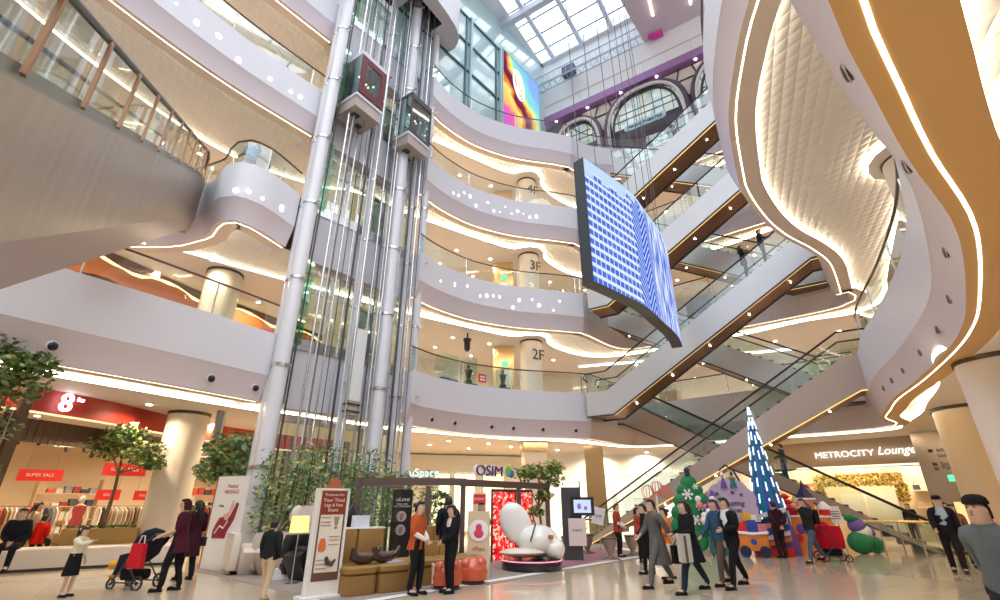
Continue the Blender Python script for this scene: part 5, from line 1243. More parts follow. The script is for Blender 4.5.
# potted plant in booth
q=gp(434,572)+Vector((0,1.0,0)); t=thing('potted_fiddle_fig','broad leaved green pot plant inside the booth between the two women','plant',tuple(q))
MB().lathe([(.12,0),(.17,.3),(.17,.34)],(0,0,0),16).build('pot',M_wallw,t); MB().tube([(0,0,.3),(.03,0,1.1),(-.02,0,1.7)],[.02,.018,.01],6).build('stem',M_bark,t)
m=MB(); rg=random.Random(4)
for i in range(46): z=rg.uniform(1.05,1.95); q_=rg.uniform(0,6.28); leafmb(m,(.2*math.cos(q_),.2*math.sin(q_),z),.15,rg,1.5)
m.build('foliage',mat('fig leaf',(.06,.20,.05),rough=.35),t,flat=True)
# red glitter curtain bays
def glitter():
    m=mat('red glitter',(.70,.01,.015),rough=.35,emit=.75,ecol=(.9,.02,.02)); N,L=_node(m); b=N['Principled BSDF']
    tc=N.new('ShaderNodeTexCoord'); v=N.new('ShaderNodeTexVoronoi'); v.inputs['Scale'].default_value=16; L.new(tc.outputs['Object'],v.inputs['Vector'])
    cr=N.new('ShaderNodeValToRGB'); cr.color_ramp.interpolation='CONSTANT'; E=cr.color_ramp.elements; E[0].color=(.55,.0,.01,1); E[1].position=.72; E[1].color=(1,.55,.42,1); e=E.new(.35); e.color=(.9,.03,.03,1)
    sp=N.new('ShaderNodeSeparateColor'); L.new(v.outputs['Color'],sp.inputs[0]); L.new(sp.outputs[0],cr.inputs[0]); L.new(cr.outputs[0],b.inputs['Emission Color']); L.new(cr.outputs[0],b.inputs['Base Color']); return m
c0=gp(492,563); c1=gp(533,559); n_=4; dvv=(c1-c0)
t=thing('sequin_screen','red glitter sequin screen behind the white egg shaped chair','screen',tuple(c0),math.atan2(dvv.y,dvv.x)); L_=dvv.length
m=MB(); rows=[[],[]]
for i in range(41):
    x=L_*i/40; y=.03*math.sin(i*1.2); rows[0].append((x,y,.05)); rows[1].append((x,y,1.98))
m.grid(rows); m.build('curtain',glitter(),t)
m=MB(); m.box(-.03,0,-.03,.03,0,2.05); m.box(L_*.55-.015,L_*.55+.015,-.05,-.02,0,2.05); m.box(L_,L_+.03,-.03,.03,0,2.05); m.box(-.03,L_+.03,-.03,.03,1.98,2.05); m.build('frame',M_dark,t,flat=True)
t=thing('small_red_sign','small red framed sign at the left top of the sequin screen','sign',tuple(c0+Vector((-.62,.3,0)))); MB().box(0,.42,-.02,.02,.2,1.95).build('panel',mat('panel cream',(.75,.66,.55)),t,flat=True); MB().box(.02,.40,-.03,-.02,1.62,1.9).build('print',mat('sale red',(.80,.05,.03)),t,flat=True); text('EVENT',.11,M_wallw,t,(.21,-.035,1.76),(R(90),0,0),ext=.002)
# egg shaped chair on disc
q=gp(532,569.5); R_=(gp(562,569)-gp(502,569)).length/2
t=thing('egg_display_chair','white winged egg shaped massage chair on a round black turntable','massage chair',tuple(q))
MB().lathe([(R_*.96,0),(R_,.04),(R_,.22),(R_*.97,.26)],(0,0,0),40).build('turntable',mat('turntable black',(.03,.02,.025),rough=.2),t)
MB().lathe([(R_*1.004,.225),(R_*1.004,.25)],(0,0,0),40).build('turntable_light',emis('pink ring',(1,.35,.45),1.5),t)
M_eggw=mat('glossy white shell',(.88,.85,.82),rough=.15,coat=.6)
m=MB(); m.M=Matrix.Translation((-.42,.1,1.13))@Matrix.Rotation(R(-28),4,'Y'); m.ell((0,0,0),(.42,.16,.56),n=24,k=16); m.build('wing',M_eggw,t)
m=MB(); m.ell((.18,.05,.68),(.56,.45,.42),n=24,k=14); m.build('body',M_eggw,t)
m=MB(); m.M=Matrix.Translation((.62,-.1,.5)); m.ell((0,0,0),(.28,.3,.28),n=20,k=12); m.build('footrest',M_eggw,t)
m=MB(); m.ell((-.25,-.2,.42),(.62,.3,.12),n=20,k=8); m.build('arm',mat('shell ivory',(.80,.68,.58),rough=.25),t)
m=MB(); m.tube([(-.02,-.28,1.5),(.1,-.36,1.1),(-.05,-.42,.7)],.02,6); m.build('seam',M_dark,t)
m=MB(); m.obox((.5,-.38,.8),(.14,.05,.1),0,.2); m.build('control',mat('control copper',(.5,.25,.15),rough=.3,metal=.5),t)
# standee and foot massagers
q=gp(478,578); t=thing('standee','narrow pale wooden standee with a round pink product picture','sign',tuple(q),R(5))
MB().box(-.27,.27,0,.08,0,1.45).build('board',mat('standee wood',(.72,.56,.38),rough=.5),t,flat=True)
m=MB(); m.M=Matrix.Translation((0,-.01,1.02))@Matrix.Rotation(R(90),4,'X'); m.lathe([(.24,0),(.24,.012)],(0,0,0),28); m.build('round_picture',M_wallw,t)
m=MB(); m.ell((0,-.03,.95),(.12,.01,.10)); m.ell((.0,-.03,1.08),(.08,.01,.09)); m.build('product_picture',mat('pink red',(.75,.06,.16)),t)
text('uPapa',.13,M_inkr,t,(0,-.012,.62),(R(90),0,0),ext=.003)
M_fm=mat('coral glossy shell',(.62,.11,.05),rough=.18,coat=.6)
for k,(px,py,nm) in enumerate(((447,589,'half hidden by the suited woman'),(473,584,'in front of the standee'))):
    q=gp(px,py); t=thing('foot_massager','glossy coral two lobed foot massager on the floor, '+nm,'massager',tuple(q),R(10))
    m=MB()
    m.lathe([(.20,.0),(.29,.06),(.31,.2),(.27,.36),(.16,.47),(.12,.48)],(-.02,0,.03),24,1.1,.9); m.build('body',M_fm,t)
    m=MB(); m.ell((.15,-.06,.42),(.14,.18,.13)); m.build('lobe',M_fm,t); m=MB(); m.ell((-.17,-.06,.40),(.14,.18,.13)); m.build('lobe',M_fm,t)
    m=MB(); m.lathe([(.26,0),(.27,.05)],(-.02,0,0),20); m.build('base',M_dark,t)
    m=MB(); m.box(-.33,-.28,-.14,.14,.12,.46); m.build('side_panel',mat('panel cream',(.75,.66,.55)),t)
# blossom tree right of the booth
tree('flowering tree with pink blossoms between the booth and the screen column',tuple(gp(541,560)),3.0,.045,[(0,0,2.6,.55),(.45,0,2.4,.5),(-.45,0,2.55,.5),(.15,0,1.9,.35),(-.1,0,1.4,.3),(.55,0,2.75,.4)],800,31,mats=[MLf[0],MLf[1],ML[1],mat('blossom pink',(.80,.36,.34),rough=.6)],ls=.10)
# touch screen column
q=gp(574,561); t=thing('screen_column','dark upright column with a tilted flat screen and a white notice','information screen',tuple(q),R(-5))
MB().box(-.30,.30,0,.25,0,2.12).build('column',mat('column charcoal',(.07,.065,.075),rough=.35),t,flat=True)
MB().box(-.02,.72,-.12,-.04,1.28,1.82).build('screen_frame',M_black,t,flat=True)
MB().box(.08,.62,-.13,-.12,1.36,1.74).build('screen',emis('tv picture',(.55,.65,.95),1.2),t,flat=True)
m=MB(); m.ell((.25,-.14,1.55),(.07,.01,.09)); m.ell((.45,-.14,1.5),(.06,.01,.06)); m.build('screen_picture',mat('pic violet',(.4,.3,.7)),t)
MB().box(-.12,.42,-.10,-.06,.42,1.2).build('notice',mat('notice pink white',(.78,.66,.64)),t,flat=True); text('EVENT',.1,M_dark,t,(.15,-.11,.85),(R(90),0,0),ext=.002)
# goblet stools
M_gob=mat('goblet taupe',(.30,.22,.17),rough=.35,coat=.3)
for k,(px,py,nm) in enumerate(((569,558,'in front of the screen column'),(588,554,'right of the screen column'),(611,560,'nearest the red vested staff'),(633,556,'behind the second red vested staff member'))):
    q=gp(px,py); t=thing('goblet_massager','taupe goblet shaped foot massager on a spread base, '+nm,'massager',tuple(q),R(20*k))
    MB().lathe([(.06,.10),(.08,.16),(.17,.35),(.22,.52),(.23,.60),(.20,.62)],(0,0,0),20).build('bowl',M_gob,t)
    m=MB(); 
    for j in range(5): a=2*math.pi*j/5; m.tube([(0,0,.1),(.2*math.cos(a),.2*math.sin(a),.05),(.33*math.cos(a),.33*math.sin(a),.01)],[.04,.03,.015],6)
    m.build('base',M_gob,t); MB().lathe([(.24,.60),(.25,.63),(.19,.64)],(0,0,0),20).build('rim',M_dark,t)
q=gp(601,551); t=thing('tilted_notice','small white notice board on a thin stand by the striped rug','sign',tuple(q),R(-8)); MB().tube([(0,0,0),(0,0,1.0)],.02,6).build('stand',M_chrome,t); m=MB(); m.M=Matrix.Translation((0,-.03,1.2))@Matrix.Rotation(R(14),4,'Y'); m.box(-.22,.22,-.01,.01,-.3,.3); m.build('board',M_wallw,t,flat=True)
text('Sale',.16,M_dark,t,(0,-.05,1.2),(R(90),0,0),ext=.002)
q=gp(583,545); t=thing('tall_pole_sign','thin dark pole standing before the white shop windows','pole',tuple(q)); MB().tube([(0,0,0),(0,0,2.6)],.03,6).build('pole',M_dark,t); MB().lathe([(.18,0),(.18,.03)],(0,0,0),12).build('base',M_dark,t)
# hanging dark banner box by the left column and track on the ceiling
t=thing('hanging_banner_box','narrow grey and white box hanging from the ceiling right of the round column','sign',(-9.2,15.9,3.35),R(60)); MB().box(-.12,.12,-.06,.06,0,1.1).build('box',mat('box grey',(.32,.31,.36)),t,flat=True); MB().box(.06,.13,-.065,.065,0,1.1).build('edge',M_wallw,t,flat=True)
# oval round rust sign behind the standing sign
t=thing('round_rust_sign','rust coloured round sign at the edge of the bamboo grove behind the standing sign','sign',(-4.6,14.2,1.9),R(10)); m=MB(); m.M=Matrix.Rotation(R(90),4,'X'); m.lathe([(.30,0),(.30,.05)],(0,0,0),24,.7,1.3); m.build('disc',mat('rust disc',(.50,.14,.05)),t); MB().tube([(0,.0,-1.9),(0,0,0)],.02,6).build('pole',M_dark,t)
# ------------------------------------------------------------------ people
SK=mat('skin light',(.66,.42,.30),rough=.5); M_hairb=mat('hair black',(.012,.010,.010),rough=.45); M_eyed=mat('eye dark',(.02,.015,.015),rough=.3); M_lip=mat('lips',(.42,.14,.12),rough=.5)
def cl(c): 
    k='cloth %.3f %.3f %.3f'%c
    return mat(k,c,rough=.85,var=.12,vscale=12,spec=.15)
BLK=(.013,.013,.016)
ARM={'down':((.235,-.02,1.15),(.25,.05,.91)),'swingf':((.225,.10,1.15),(.21,.28,.98)),'swingb':((.235,-.15,1.17),(.22,-.24,.94)),
 'clasp':((.24,.02,1.14),(.05,.22,1.00)),'back':((.25,-.11,1.15),(.06,-.18,.97)),'phone':((.21,.15,1.22),(.09,.27,1.42)),'face':((.21,.16,1.22),(.07,.16,1.47)),
 'out':((.19,.22,1.30),(.10,.46,1.36)),'push':((.22,.0,1.15),(.18,.31,1.02)),'carry':((.23,.02,1.14),(.13,.28,1.08)),'belly':((.24,.03,1.15),(.08,.22,1.10)),'rail':((.25,.08,1.18),(.30,.34,1.08))}
def seg_dist(p,a,b):
    ab=b-a; t=max(0,min(1,(p-a).dot(ab)/max(ab.length_squared,1e-9))); return (p-(a+ab*t)).length
def person(label,loc,rz,h=1.7,stride=0,arms=('down','down'),top=BLK,sleeve='long',bot=BLK,shoe=(.02,.018,.018),hair='short',coat=None,coatlen=0,skirt=None,undersh=None,lean=0,head=0,female=False,sit=False,slim=1.1,extra=None,haircol=None,sleevecol=None,legskin=False):
    """stride >0: left leg forward. rz=0 faces +y."""
    sc=h/1.74
    V=Vector; J={}
    J['pelvis']=V((0,0,.93)); J['waist']=V((0,.02*lean,1.08)); J['chest']=V((0,.06*lean,1.30)); J['neck']=V((0,.09*lean,1.45)); J['jaw']=V((0,.02+.11*lean,1.545)); J['head']=V((0,.015+.13*lean,1.635)); J['crown']=V((0,.005+.14*lean,1.70))
    sw=.165 if female else .19
    sw*=1.06
    for s,n in ((-1,'L'),(1,'R')):
        f=stride*(-s)                       # + forward
        J['sh'+n]=V((s*sw,.08*lean,1.41)); a=ARM[arms[0 if s<0 else 1]]
        J['el'+n]=V((s*(a[0][0]-(.02 if female else 0)),a[0][1]+.05*lean,a[0][2])); J['wr'+n]=V((s*a[1][0],a[1][1]+.05*lean,a[1][2]))
        d=(J['wr'+n]-J['el'+n]).normalized(); J['pm'+n]=J['wr'+n]+d*.09
        if sit:
            J['hp'+n]=V((s*.095,0,.93)); J['kn'+n]=V((s*.12,.42,.92)); J['an'+n]=V((s*.12,.44,.50)); J['to'+n]=V((s*.13,.62,.46))
        else:
            lift=0.10 if f<-.12 else 0
            J['hp'+n]=V((s*.095,0,.90)); J['kn'+n]=V((s*.10,f*.62+.045,.50+(.02 if f<0 else 0))); J['an'+n]=V((s*.10,f*1.05-(.03 if f<0 else 0),.085+lift)); J['to'+n]=V((s*.115,f*1.05+.155,.035+(lift*.25)))
    rad={'pelvis':(.145,.115),'waist':(.125 if female else .14,.10),'chest':(.145 if female else .165,.115),'neck':(.058,.06),'jaw':(.078,.098),'head':(.092,.115),'crown':(.070,.085)}
    for n in 'LR':
        rad['sh'+n]=(.058,.06);rad['el'+n]=(.043,.043);rad['wr'+n]=(.030,.026);rad['pm'+n]=(.036,.020)
        rad['hp'+n]=(.092,.10);rad['kn'+n]=(.058,.062);rad['an'+n]=(.038,.045);rad['to'+n]=(.038,.028)
    E_=[('pelvis','waist'),('waist','chest'),('chest','neck'),('neck','jaw'),('jaw','head'),('head','crown')]
    for n in 'LR': E_+=[('chest','sh'+n),('sh'+n,'el'+n),('el'+n,'wr'+n),('wr'+n,'pm'+n),('pelvis','hp'+n),('hp'+n,'kn'+n),('kn'+n,'an'+n),('an'+n,'to'+n)]
    K=list(J); me=bpy.data.meshes.new('b'); me.from_pydata([tuple(J[k]) for k in K],[(K.index(a),K.index(b)) for a,b in E_],[])
    o=bpy.data.objects.new('b',me); COL.objects.link(o); sk=o.modifiers.new('s','SKIN'); sk.use_smooth_shade=True
    me.skin_vertices or None
    lay=me.skin_vertices[0].data if me.skin_vertices else None
    if lay is None:
        bpy.context.view_layer.objects.active=o; lay=me.attributes
    for i,k in enumerate(K): lay[i].radius=[r*slim for r in rad[k]]; lay[i].use_root=(k=='pelvis')
    sb=o.modifiers.new('u','SUBSURF'); sb.levels=sb.render_levels=1
    dg=bpy.context.evaluated_depsgraph_get(); me2=bpy.data.meshes.new_from_object(o.evaluated_get(dg)); bpy.data.objects.remove(o)
    verts=[v.co.copy() for v in me2.vertices]; faces=[tuple(p.vertices) for p in me2.polygons]; nrm=[v.normal.copy() for v in me2.vertices]
    reg={'head':[('neck','jaw'),('jaw','head'),('head','crown')],'torso':[('waist','chest'),('chest','neck'),('chest','shL'),('chest','shR')],'hip':[('pelvis','waist'),('pelvis','hpL'),('pelvis','hpR')]}
    for n in 'LR': reg.update({'ua'+n:[('sh'+n,'el'+n)],'fa'+n:[('el'+n,'wr'+n)],'ha'+n:[('wr'+n,'pm'+n)],'th'+n:[('hp'+n,'kn'+n)],'sn'+n:[('kn'+n,'an'+n)],'ft'+n:[('an'+n,'to'+n)]})
    fr=[]
    for f in faces:
        c=sum((verts[i] for i in f),Vector())/len(f); best=None
        for k,segs in reg.items():
            for a,b in segs:
                w_=max(rad[a][0],rad[b][0]); dd=seg_dist(c,J[a],J[b])/w_
                if best is None or dd<best[0]: best=(dd,k)
        k=best[1]
        if k=='head' and c.z<J['neck'].z+.01: k='torso'
        if k=='torso' and c.z>J['neck'].z+.025 and abs(c.x)<.11: k='head'
        fr.append(k)
    bpy.data.meshes.remove(me2)
    t=thing('person',label,'person',tuple(loc),rz); t.scale=(sc,sc,sc)
    B=MB(); B.add([tuple(v) for v in verts],faces)
    # face and hands
    hd=J['head']; hx=head
    rot=Matrix.Rotation(hx,3,'Z')
    def hp_(x,y,z): return tuple(hd+rot@Vector((x,y,z)))
    B.tube([hp_(0,.085,.01),hp_(0,.108,-.02),hp_(0,.112,-.035),hp_(0,.085,-.045)],[.009,.013,.016,.008],6)
    for s in (-1,1): B.ell(hp_(s*.080,.0,-.02),(.012,.022,.03),n=8,k=6)
    for n,s in (('L',-1),('R',1)):
        w_=J['wr'+n]; p_=J['pm'+n]; d=(p_-w_).normalized(); side=d.cross(Vector((0,1,0)) if abs(d.y)<.8 else Vector((0,0,1))).normalized(); cur=d.cross(side).normalized()*(1 if s<0 else -1)
        for j,(off,L_) in enumerate(((-.027,.062),(-.009,.075),(.009,.070),(.026,.052))):
            a=p_+side*off; b_=a+d*L_*.55+cur*.006; c_=b_+d*L_*.35+cur*.024
            B.tube([tuple(a-d*.02),tuple(b_),tuple(c_)],[.010,.0095,.007],6)
        a=w_+d*.035+side*.030; B.tube([tuple(a),tuple(a+side*.028+d*.02),tuple(a+side*.034+d*.055+cur*.01)],[.012,.011,.008],6)
    body=B.build('body',SK,t,angle=180)
    m=MB()
    for s in (-1,1): m.ell(hp_(s*.032,.088,.005),(.013,.010,.008),n=8,k=5); m.tube([hp_(s*.016,.094,.026),hp_(s*.048,.086,.028)],.004,4)
    m.build('eyes',M_eyed,t); m=MB(); m.ell(hp_(0,.090,-.066),(.024,.010,.007),n=8,k=5); m.build('mouth',M_lip,t)
    def cover(name,keys,infl,mt,zlo=None,zhi=None,cond=None):
        idx={};vs=[];fs=[]
        for f,k in zip(faces,fr):
            if k not in keys: continue
            c=sum((verts[i] for i in f),Vector())/len(f)
            if zlo is not None and c.z<zlo: continue
            if cond and not cond(c): continue
            g=[]
            for i in f:
                if i not in idx: idx[i]=len(vs); vs.append(tuple(verts[i]+nrm[i]*infl))
                g.append(idx[i])
            fs.append(tuple(g))
        if not fs: return
        return MB().add(vs,fs).build(name,mt,t,angle=180)
    arms_=['uaL','uaR']+(['faL','faR'] if sleeve=='long' else [])
    tc=cl(top)
    if not legskin: cover('trousers',['hip','thL','thR','snL','snR'],.014,cl(bot))
    if undersh: 
        cover('shirt',['torso'],.012,cl(undersh))
        cover('jacket',['torso','hip']+arms_,.026,tc,zlo=.86,cond=lambda c: not(c.y>.05+.05*lean and abs(c.x)<.055+.25*max(0,c.z-1.2) and c.z>1.02))
    else: cover('top',['torso','hip']+arms_,.022,tc,zlo=1.03 if (skirt or coatlen) else .88)
    if sleevecol: cover('sleeve',['faL','faR'],.012,cl(sleevecol))
    for n in 'LR':
        a=J['an'+n];b_=J['to'+n]; m=MB(); d=(b_-a); d.z=0; d.normalize()
        m.ell(tuple((a+b_)/2+Vector((0,0,-.022))),(.047,.135,.042),n=10,k=7); m.box(*(lambda c:(c.x-.04,c.x+.04,c.y-.12,c.y+.12,max(0,c.z-.065),max(.01,c.z-.045)))((a+b_)/2)); m.build('shoe',cl(shoe),t)
    # coat or skirt panel lofted from waist to hem
    if coatlen or skirt:
        cc=cl(coat or skirt); z1=1.06 if skirt else 1.12; z0=z1-(coatlen or .55)
        rows=[]
        for i in range(9):
            u=i/8; z=z1+(z0-z1)*u
            yf=.135+.03*u+max(0,abs(stride)*.5*u*(z1-z0)/.9); rx=.165+.05*u
            row=[]
            for j in range(25):
                q=2*math.pi*j/24; w1=.012*math.sin(6*q)*u
                row.append(((rx+w1)*math.cos(q),(yf*.95+w1)*math.sin(q)*(.95)+.0-(.04*u if stride else 0),z))
            rows.append(row)
        m=MB(); m.grid(rows); m.build('skirt' if skirt else 'coat_tail',cc,t)
        if coatlen: m=MB(); m.ell((0,-.05+.06*lean,1.42),(.11,.07,.05)); m.build('collar',cc,t)
    # hair
    hm=M_hairb if not haircol else cl(haircol)
    m=MB(); rows=[]
    for i in range(9):
        u=i/8; row=[]
        for j in range(21):
            q=2*math.pi*j/20; fy=math.sin(q)
            low=(.045 if fy>.15 else (-.03 if fy>-.2 else -.10)) if hair in('short','cap','beret') else (.042 if fy>.2 else (-.05 if fy>-.1 else -.12))
            if hair in('bob','long') : low=.042 if fy>.22 else -.125
            zt=.108; z=zt+(low-zt)*u**1.3; rr=math.sin(min(1,(u*1.35)**.75)*math.pi/2)
            k=1.0+.10*(1-u) if hair!='bald' else 1
            p=(.093*rr*math.cos(q)*1.0,(.110*rr)*fy-.006,z)
            row.append(hp_(*p))
        rows.append(row)
    m.grid(rows)
    if hair=='long': 
        m.tube([hp_(0,-.06,.03),hp_(0,-.105,-.08),hp_(0,-.115,-.22),hp_(0,-.12,-.36)],[.07,.085,.07,.02],10)
    if hair=='pony': m.tube([hp_(0,-.09,.05),hp_(0,-.16,.03),hp_(0,-.185,-.10),hp_(0,-.17,-.24)],[.03,.04,.035,.01],8)
    if hair=='bun': m.ell(hp_(0,-.12,.02),(.045,.045,.045))
    m.build('hair',hm,t)
    if hair in ('cap','beret'):
        m=MB(); 
        m.grid([[hp_(.100*math.cos(q)*a,.118*math.sin(q)*a-.004,z) for q in [2*math.pi*j/20 for j in range(21)]] for a,z in ((1,.035),(1.02,.06),(.9,.10),(.55,.128),(.05,.135))])
        hair=='cap' and m.ell(hp_(0,.12,.035),(.065,.05,.008)); m.build('cap',cl(BLK if not haircol else haircol),t)
    if extra: extra(t,J,hp_)
    return t
def pp(px,feet,top): 
    """floor point and height of someone whose feet and crown were measured"""
    return gp(px,feet),1.6*(feet-top)/(feet-504.0)
LFT,RGT,CAM,AWY=R(90),R(-90),R(180),0
def bag(t,c,size,col,name='handbag',strap=True):
    m=MB(); m.obox(c,size,.1); 
    if strap: m.tube([(c[0],c[1]-size[1]*.35,c[2]+size[2]/2),(c[0],c[1],c[2]+size[2]/2+.16),(c[0],c[1]+size[1]*.35,c[2]+size[2]/2)],.012,5)
    return m.build(name,cl(col),t)
# girl pointing
q,h=pp(63,597,527)
person('little girl with a long black ponytail, cream top and black skirt, pointing to the stroller',q,R(-98),h,0,('down','out'),top=(.80,.70,.55),skirt=(.012,.012,.016),hair='pony',legskin=True,female=True,slim=.95,lean=.3,
  extra=lambda t,J,hp_: (lambda m:(m.ell(hp_(0,-.13,.03),(.05,.03,.04)),m.build('hair_bow',M_wallw,t)))(MB()))
q,h=pp(168,591,492)
person('woman in a burgundy tunic and black trousers pushing the dark stroller',q,R(104),min(h,1.72),.12,('push','push'),top=(.075,.012,.025),bot=BLK,hair='bob',haircol=(.05,.018,.014),female=True,coat=(.075,.012,.025),coatlen=.42,sleeve='short',lean=.2)
q,h=pp(183,580,492)
person('long haired woman in a dark maroon coat behind the stroller pusher',q,R(60),1.70,.08,('down','down'),top=(.035,.008,.014),hair='long',female=True,coat=(.045,.01,.018),coatlen=.62,extra=lambda t,J,hp_: bag(t,(.27,.02,.80),(.08,.2,.2),(.03,.03,.035)))
# seated person at the far left on the bench wall
person('person in a black coat seated on the white bench at the far left',tuple(offs(BW,.45)[7])+(.53-.86*.95,),R(-60),1.66,0,('clasp','clasp'),top=BLK,hair='long',female=True,sit=True,coat=BLK,lean=.4) if False else None
def seated(label,p,rz,top,seatz,hair='long',h=1.62):
    t=person(label,(p[0],p[1],seatz-.86*h/1.74),rz,h,0,('clasp','clasp'),top=top,hair=hair,female=True,sit=True,lean=.3); return t
q=gp(3,556,.53); seated('person in a black coat seated on the white bench at the far left edge',(q.x-.1,q.y+.25),R(-150),BLK,.66,'long',1.72)
q=gp(27,543,.53); seated('person in a bright red coat seated behind the white bench at the left',(q.x,q.y+.3),R(10),(.62,.015,.012),.50,'short')
q,h=pp(262,601,519)
person('boy in a black jacket and beige trousers seen from behind, near the floor lamp',q,R(-15),h,.10,('down','down'),top=(.018,.022,.024),bot=(.62,.48,.32),shoe=(.25,.2,.16),hair='short')
q,h=pp(414,595,500)
person('shop assistant in an orange vest with white sleeves and black trousers, hair tied back',q,R(-112),h,.03,('clasp','clasp'),top=(.50,.10,.03),sleevecol=(.82,.76,.72),sleeve='short',hair='bun',female=True,coat=(.50,.10,.03),coatlen=.30)
q,h=pp(450,593,504)
person('short haired woman in a black suit facing the orange vested assistant',q,R(118),h,0,('clasp','clasp'),top=BLK,undersh=(.78,.72,.66),hair='bob',female=True)
q=gp(446,577); person('man in a black suit standing inside the booth with his back turned',q,R(20),1.80,0,('down','down'),top=(.012,.014,.02))
q=gp(480,572)+Vector((0,.4,0)); person('woman in black behind the wooden standee, facing out of the booth',q,CAM,1.66,0,('clasp','clasp'),top=BLK,hair='long',female=True)
q,h=pp(620,557,503); person('shop assistant in a red patterned vest, white sleeves, hands clasped, by the stools',q,R(-120),h,0,('clasp','clasp'),top=(.42,.06,.05),sleevecol=(.85,.80,.76),sleeve='short',hair='short',coat=(.42,.06,.05),coatlen=.32,female=True)
q,h=pp(641,562,507); person('second assistant in a red patterned vest, hands raised to the face',q,R(-110),h,0,('phone','phone'),top=(.42,.06,.05),sleevecol=(.85,.80,.76),sleeve='short',hair='bob',coat=(.42,.06,.05),coatlen=.34,female=True)
q,h=pp(662,588,498)
person('man in a long grey overcoat striding left across the hall',q,R(100),h,.27,('swingb','swingf'),top=(.12,.115,.11),bot=(.14,.13,.125),coat=(.12,.115,.11),coatlen=.68,lean=.25)
q,h=pp(672,579,507); person('woman in an orange jacket and cream trousers half hidden behind the grey overcoat',q,LFT,h,.1,('carry','carry'),top=(.75,.18,.03),bot=(.75,.66,.52),hair='bun',female=True)
q=gp(650,574); person('person in black just behind the man in the grey overcoat',q,LFT,1.62,.12,('swingf','swingb'),top=BLK,hair='short')
q,h=pp(697,594,499)
def gbag(t,J,hp_):
    m=MB(); m.grid([[(x,y,z) for y in (.20,.42)] for x,z in ((-.30,1.05),(-.34,.95),(-.32,.75),(-.30,.58))]); m.grid([[(-.10,.24,1.02),(-.10,.42,1.02)],[(-.34,.22,1.02),(-.34,.42,1.02)]]); m.obox((-.3,.30,.85),(.10,.26,.5),.05); m.build('draped_coat',cl((.50,.48,.45)),t)
    bag(t,(.30,.10,.68),(.12,.34,.34),BLK,'black_bag'); m=MB(); m.obox((-.358,.30,.83),(.012,.05,.48),.05); m.build('strap',cl((.12,.10,.09)),t)
person('woman in a long black coat striding left with a grey coat over her arm',q,R(100),h,.30,('carry','carry'),top=BLK,bot=(.022,.028,.055),hair='long',female=True,coat=BLK,coatlen=.55,lean=.25,extra=gbag)
q,h=pp(707,546,505); person('woman in black with a bright green backpack in front of the decorated tree',q,R(25),h,.04,('clasp','clasp'),top=BLK,hair='long',female=True,coat=BLK,coatlen=.3,extra=lambda t,J,hp_: (lambda m:(rbox(m,-.17,.17,-.33,-.15,1.0,1.42,.08),m.build('backpack',cl((.03,.36,.09)),t)))(MB()))
q,h=pp(727,586,498); person('man in a blue jacket and brown trousers walking beside the man in the black suit',q,R(104),h,.16,('down','swingf'),top=(.04,.085,.16),bot=(.13,.09,.075),shoe=(.03,.02,.018))
q,h=pp(741,589,496); person('man in a black suit walking left, one hand at his waist',q,R(104),h,.22,('belly','swingb'),top=BLK,undersh=(.85,.84,.84),lean=.4)
q,h=pp(764,548,502); person('person in a dark teal coat looking at the decorations, seen from behind',q,R(15),h,.05,('clasp','clasp'),top=(.02,.05,.055),bot=(.03,.04,.08),coat=(.02,.05,.055),coatlen=.35)
q,h=pp(784,558,500); person('person in dark maroon standing with hands clasped behind the back',q,R(10),h,0,('back','back'),top=(.05,.015,.025),bot=(.03,.018,.02))
q,h=pp(818,563,497)
person('man in a dark jacket and blue jeans walking left, hand at his face',q,R(104),min(h,1.78),.30,('face','swingb'),top=(.02,.024,.026),bot=(.07,.11,.19),lean=.5,extra=lambda t,J,hp_: (lambda m:(rbox(m,-.16,.16,-.30,-.12,1.02,1.42,.08),m.build('backpack',cl(BLK),t)))(MB()))
q,h=pp(961,573,495); person('man in a dark cap, dark jacket and pale blue shirt',q,R(140),h,.10,('down','swingf'),top=(.018,.014,.020),undersh=(.45,.55,.72),bot=(.02,.016,.02),hair='cap')
q=gp(971,567); person('person mostly hidden behind the man in the dark cap',q,R(150),1.62,.05,('down','down'),top=(.25,.12,.10),hair='short')
def bottle(t,J,hp_):
    w_=J['pmL']; m=MB(); m.tube([(w_.x,w_.y+.03,w_.z-.16),(w_.x,w_.y+.03,w_.z+.02),(w_.x,w_.y+.03,w_.z+.05),(w_.x,w_.y+.03,w_.z+.09)],[.035,.035,.015,.015],10); m.build('bottle',mat('bottle blue',(.10,.45,.60),rough=.15),t)
person('person in a grey sweater and black cap holding a blue bottle',(4.78,5.15,0),R(112),1.67,.10,('swingf','swingb'),top=(.13,.15,.155),bot=(.03,.03,.035),hair='beret',haircol=(.014,.012,.012),sleeve='long',head=R(-8),lean=.5,extra=bottle)
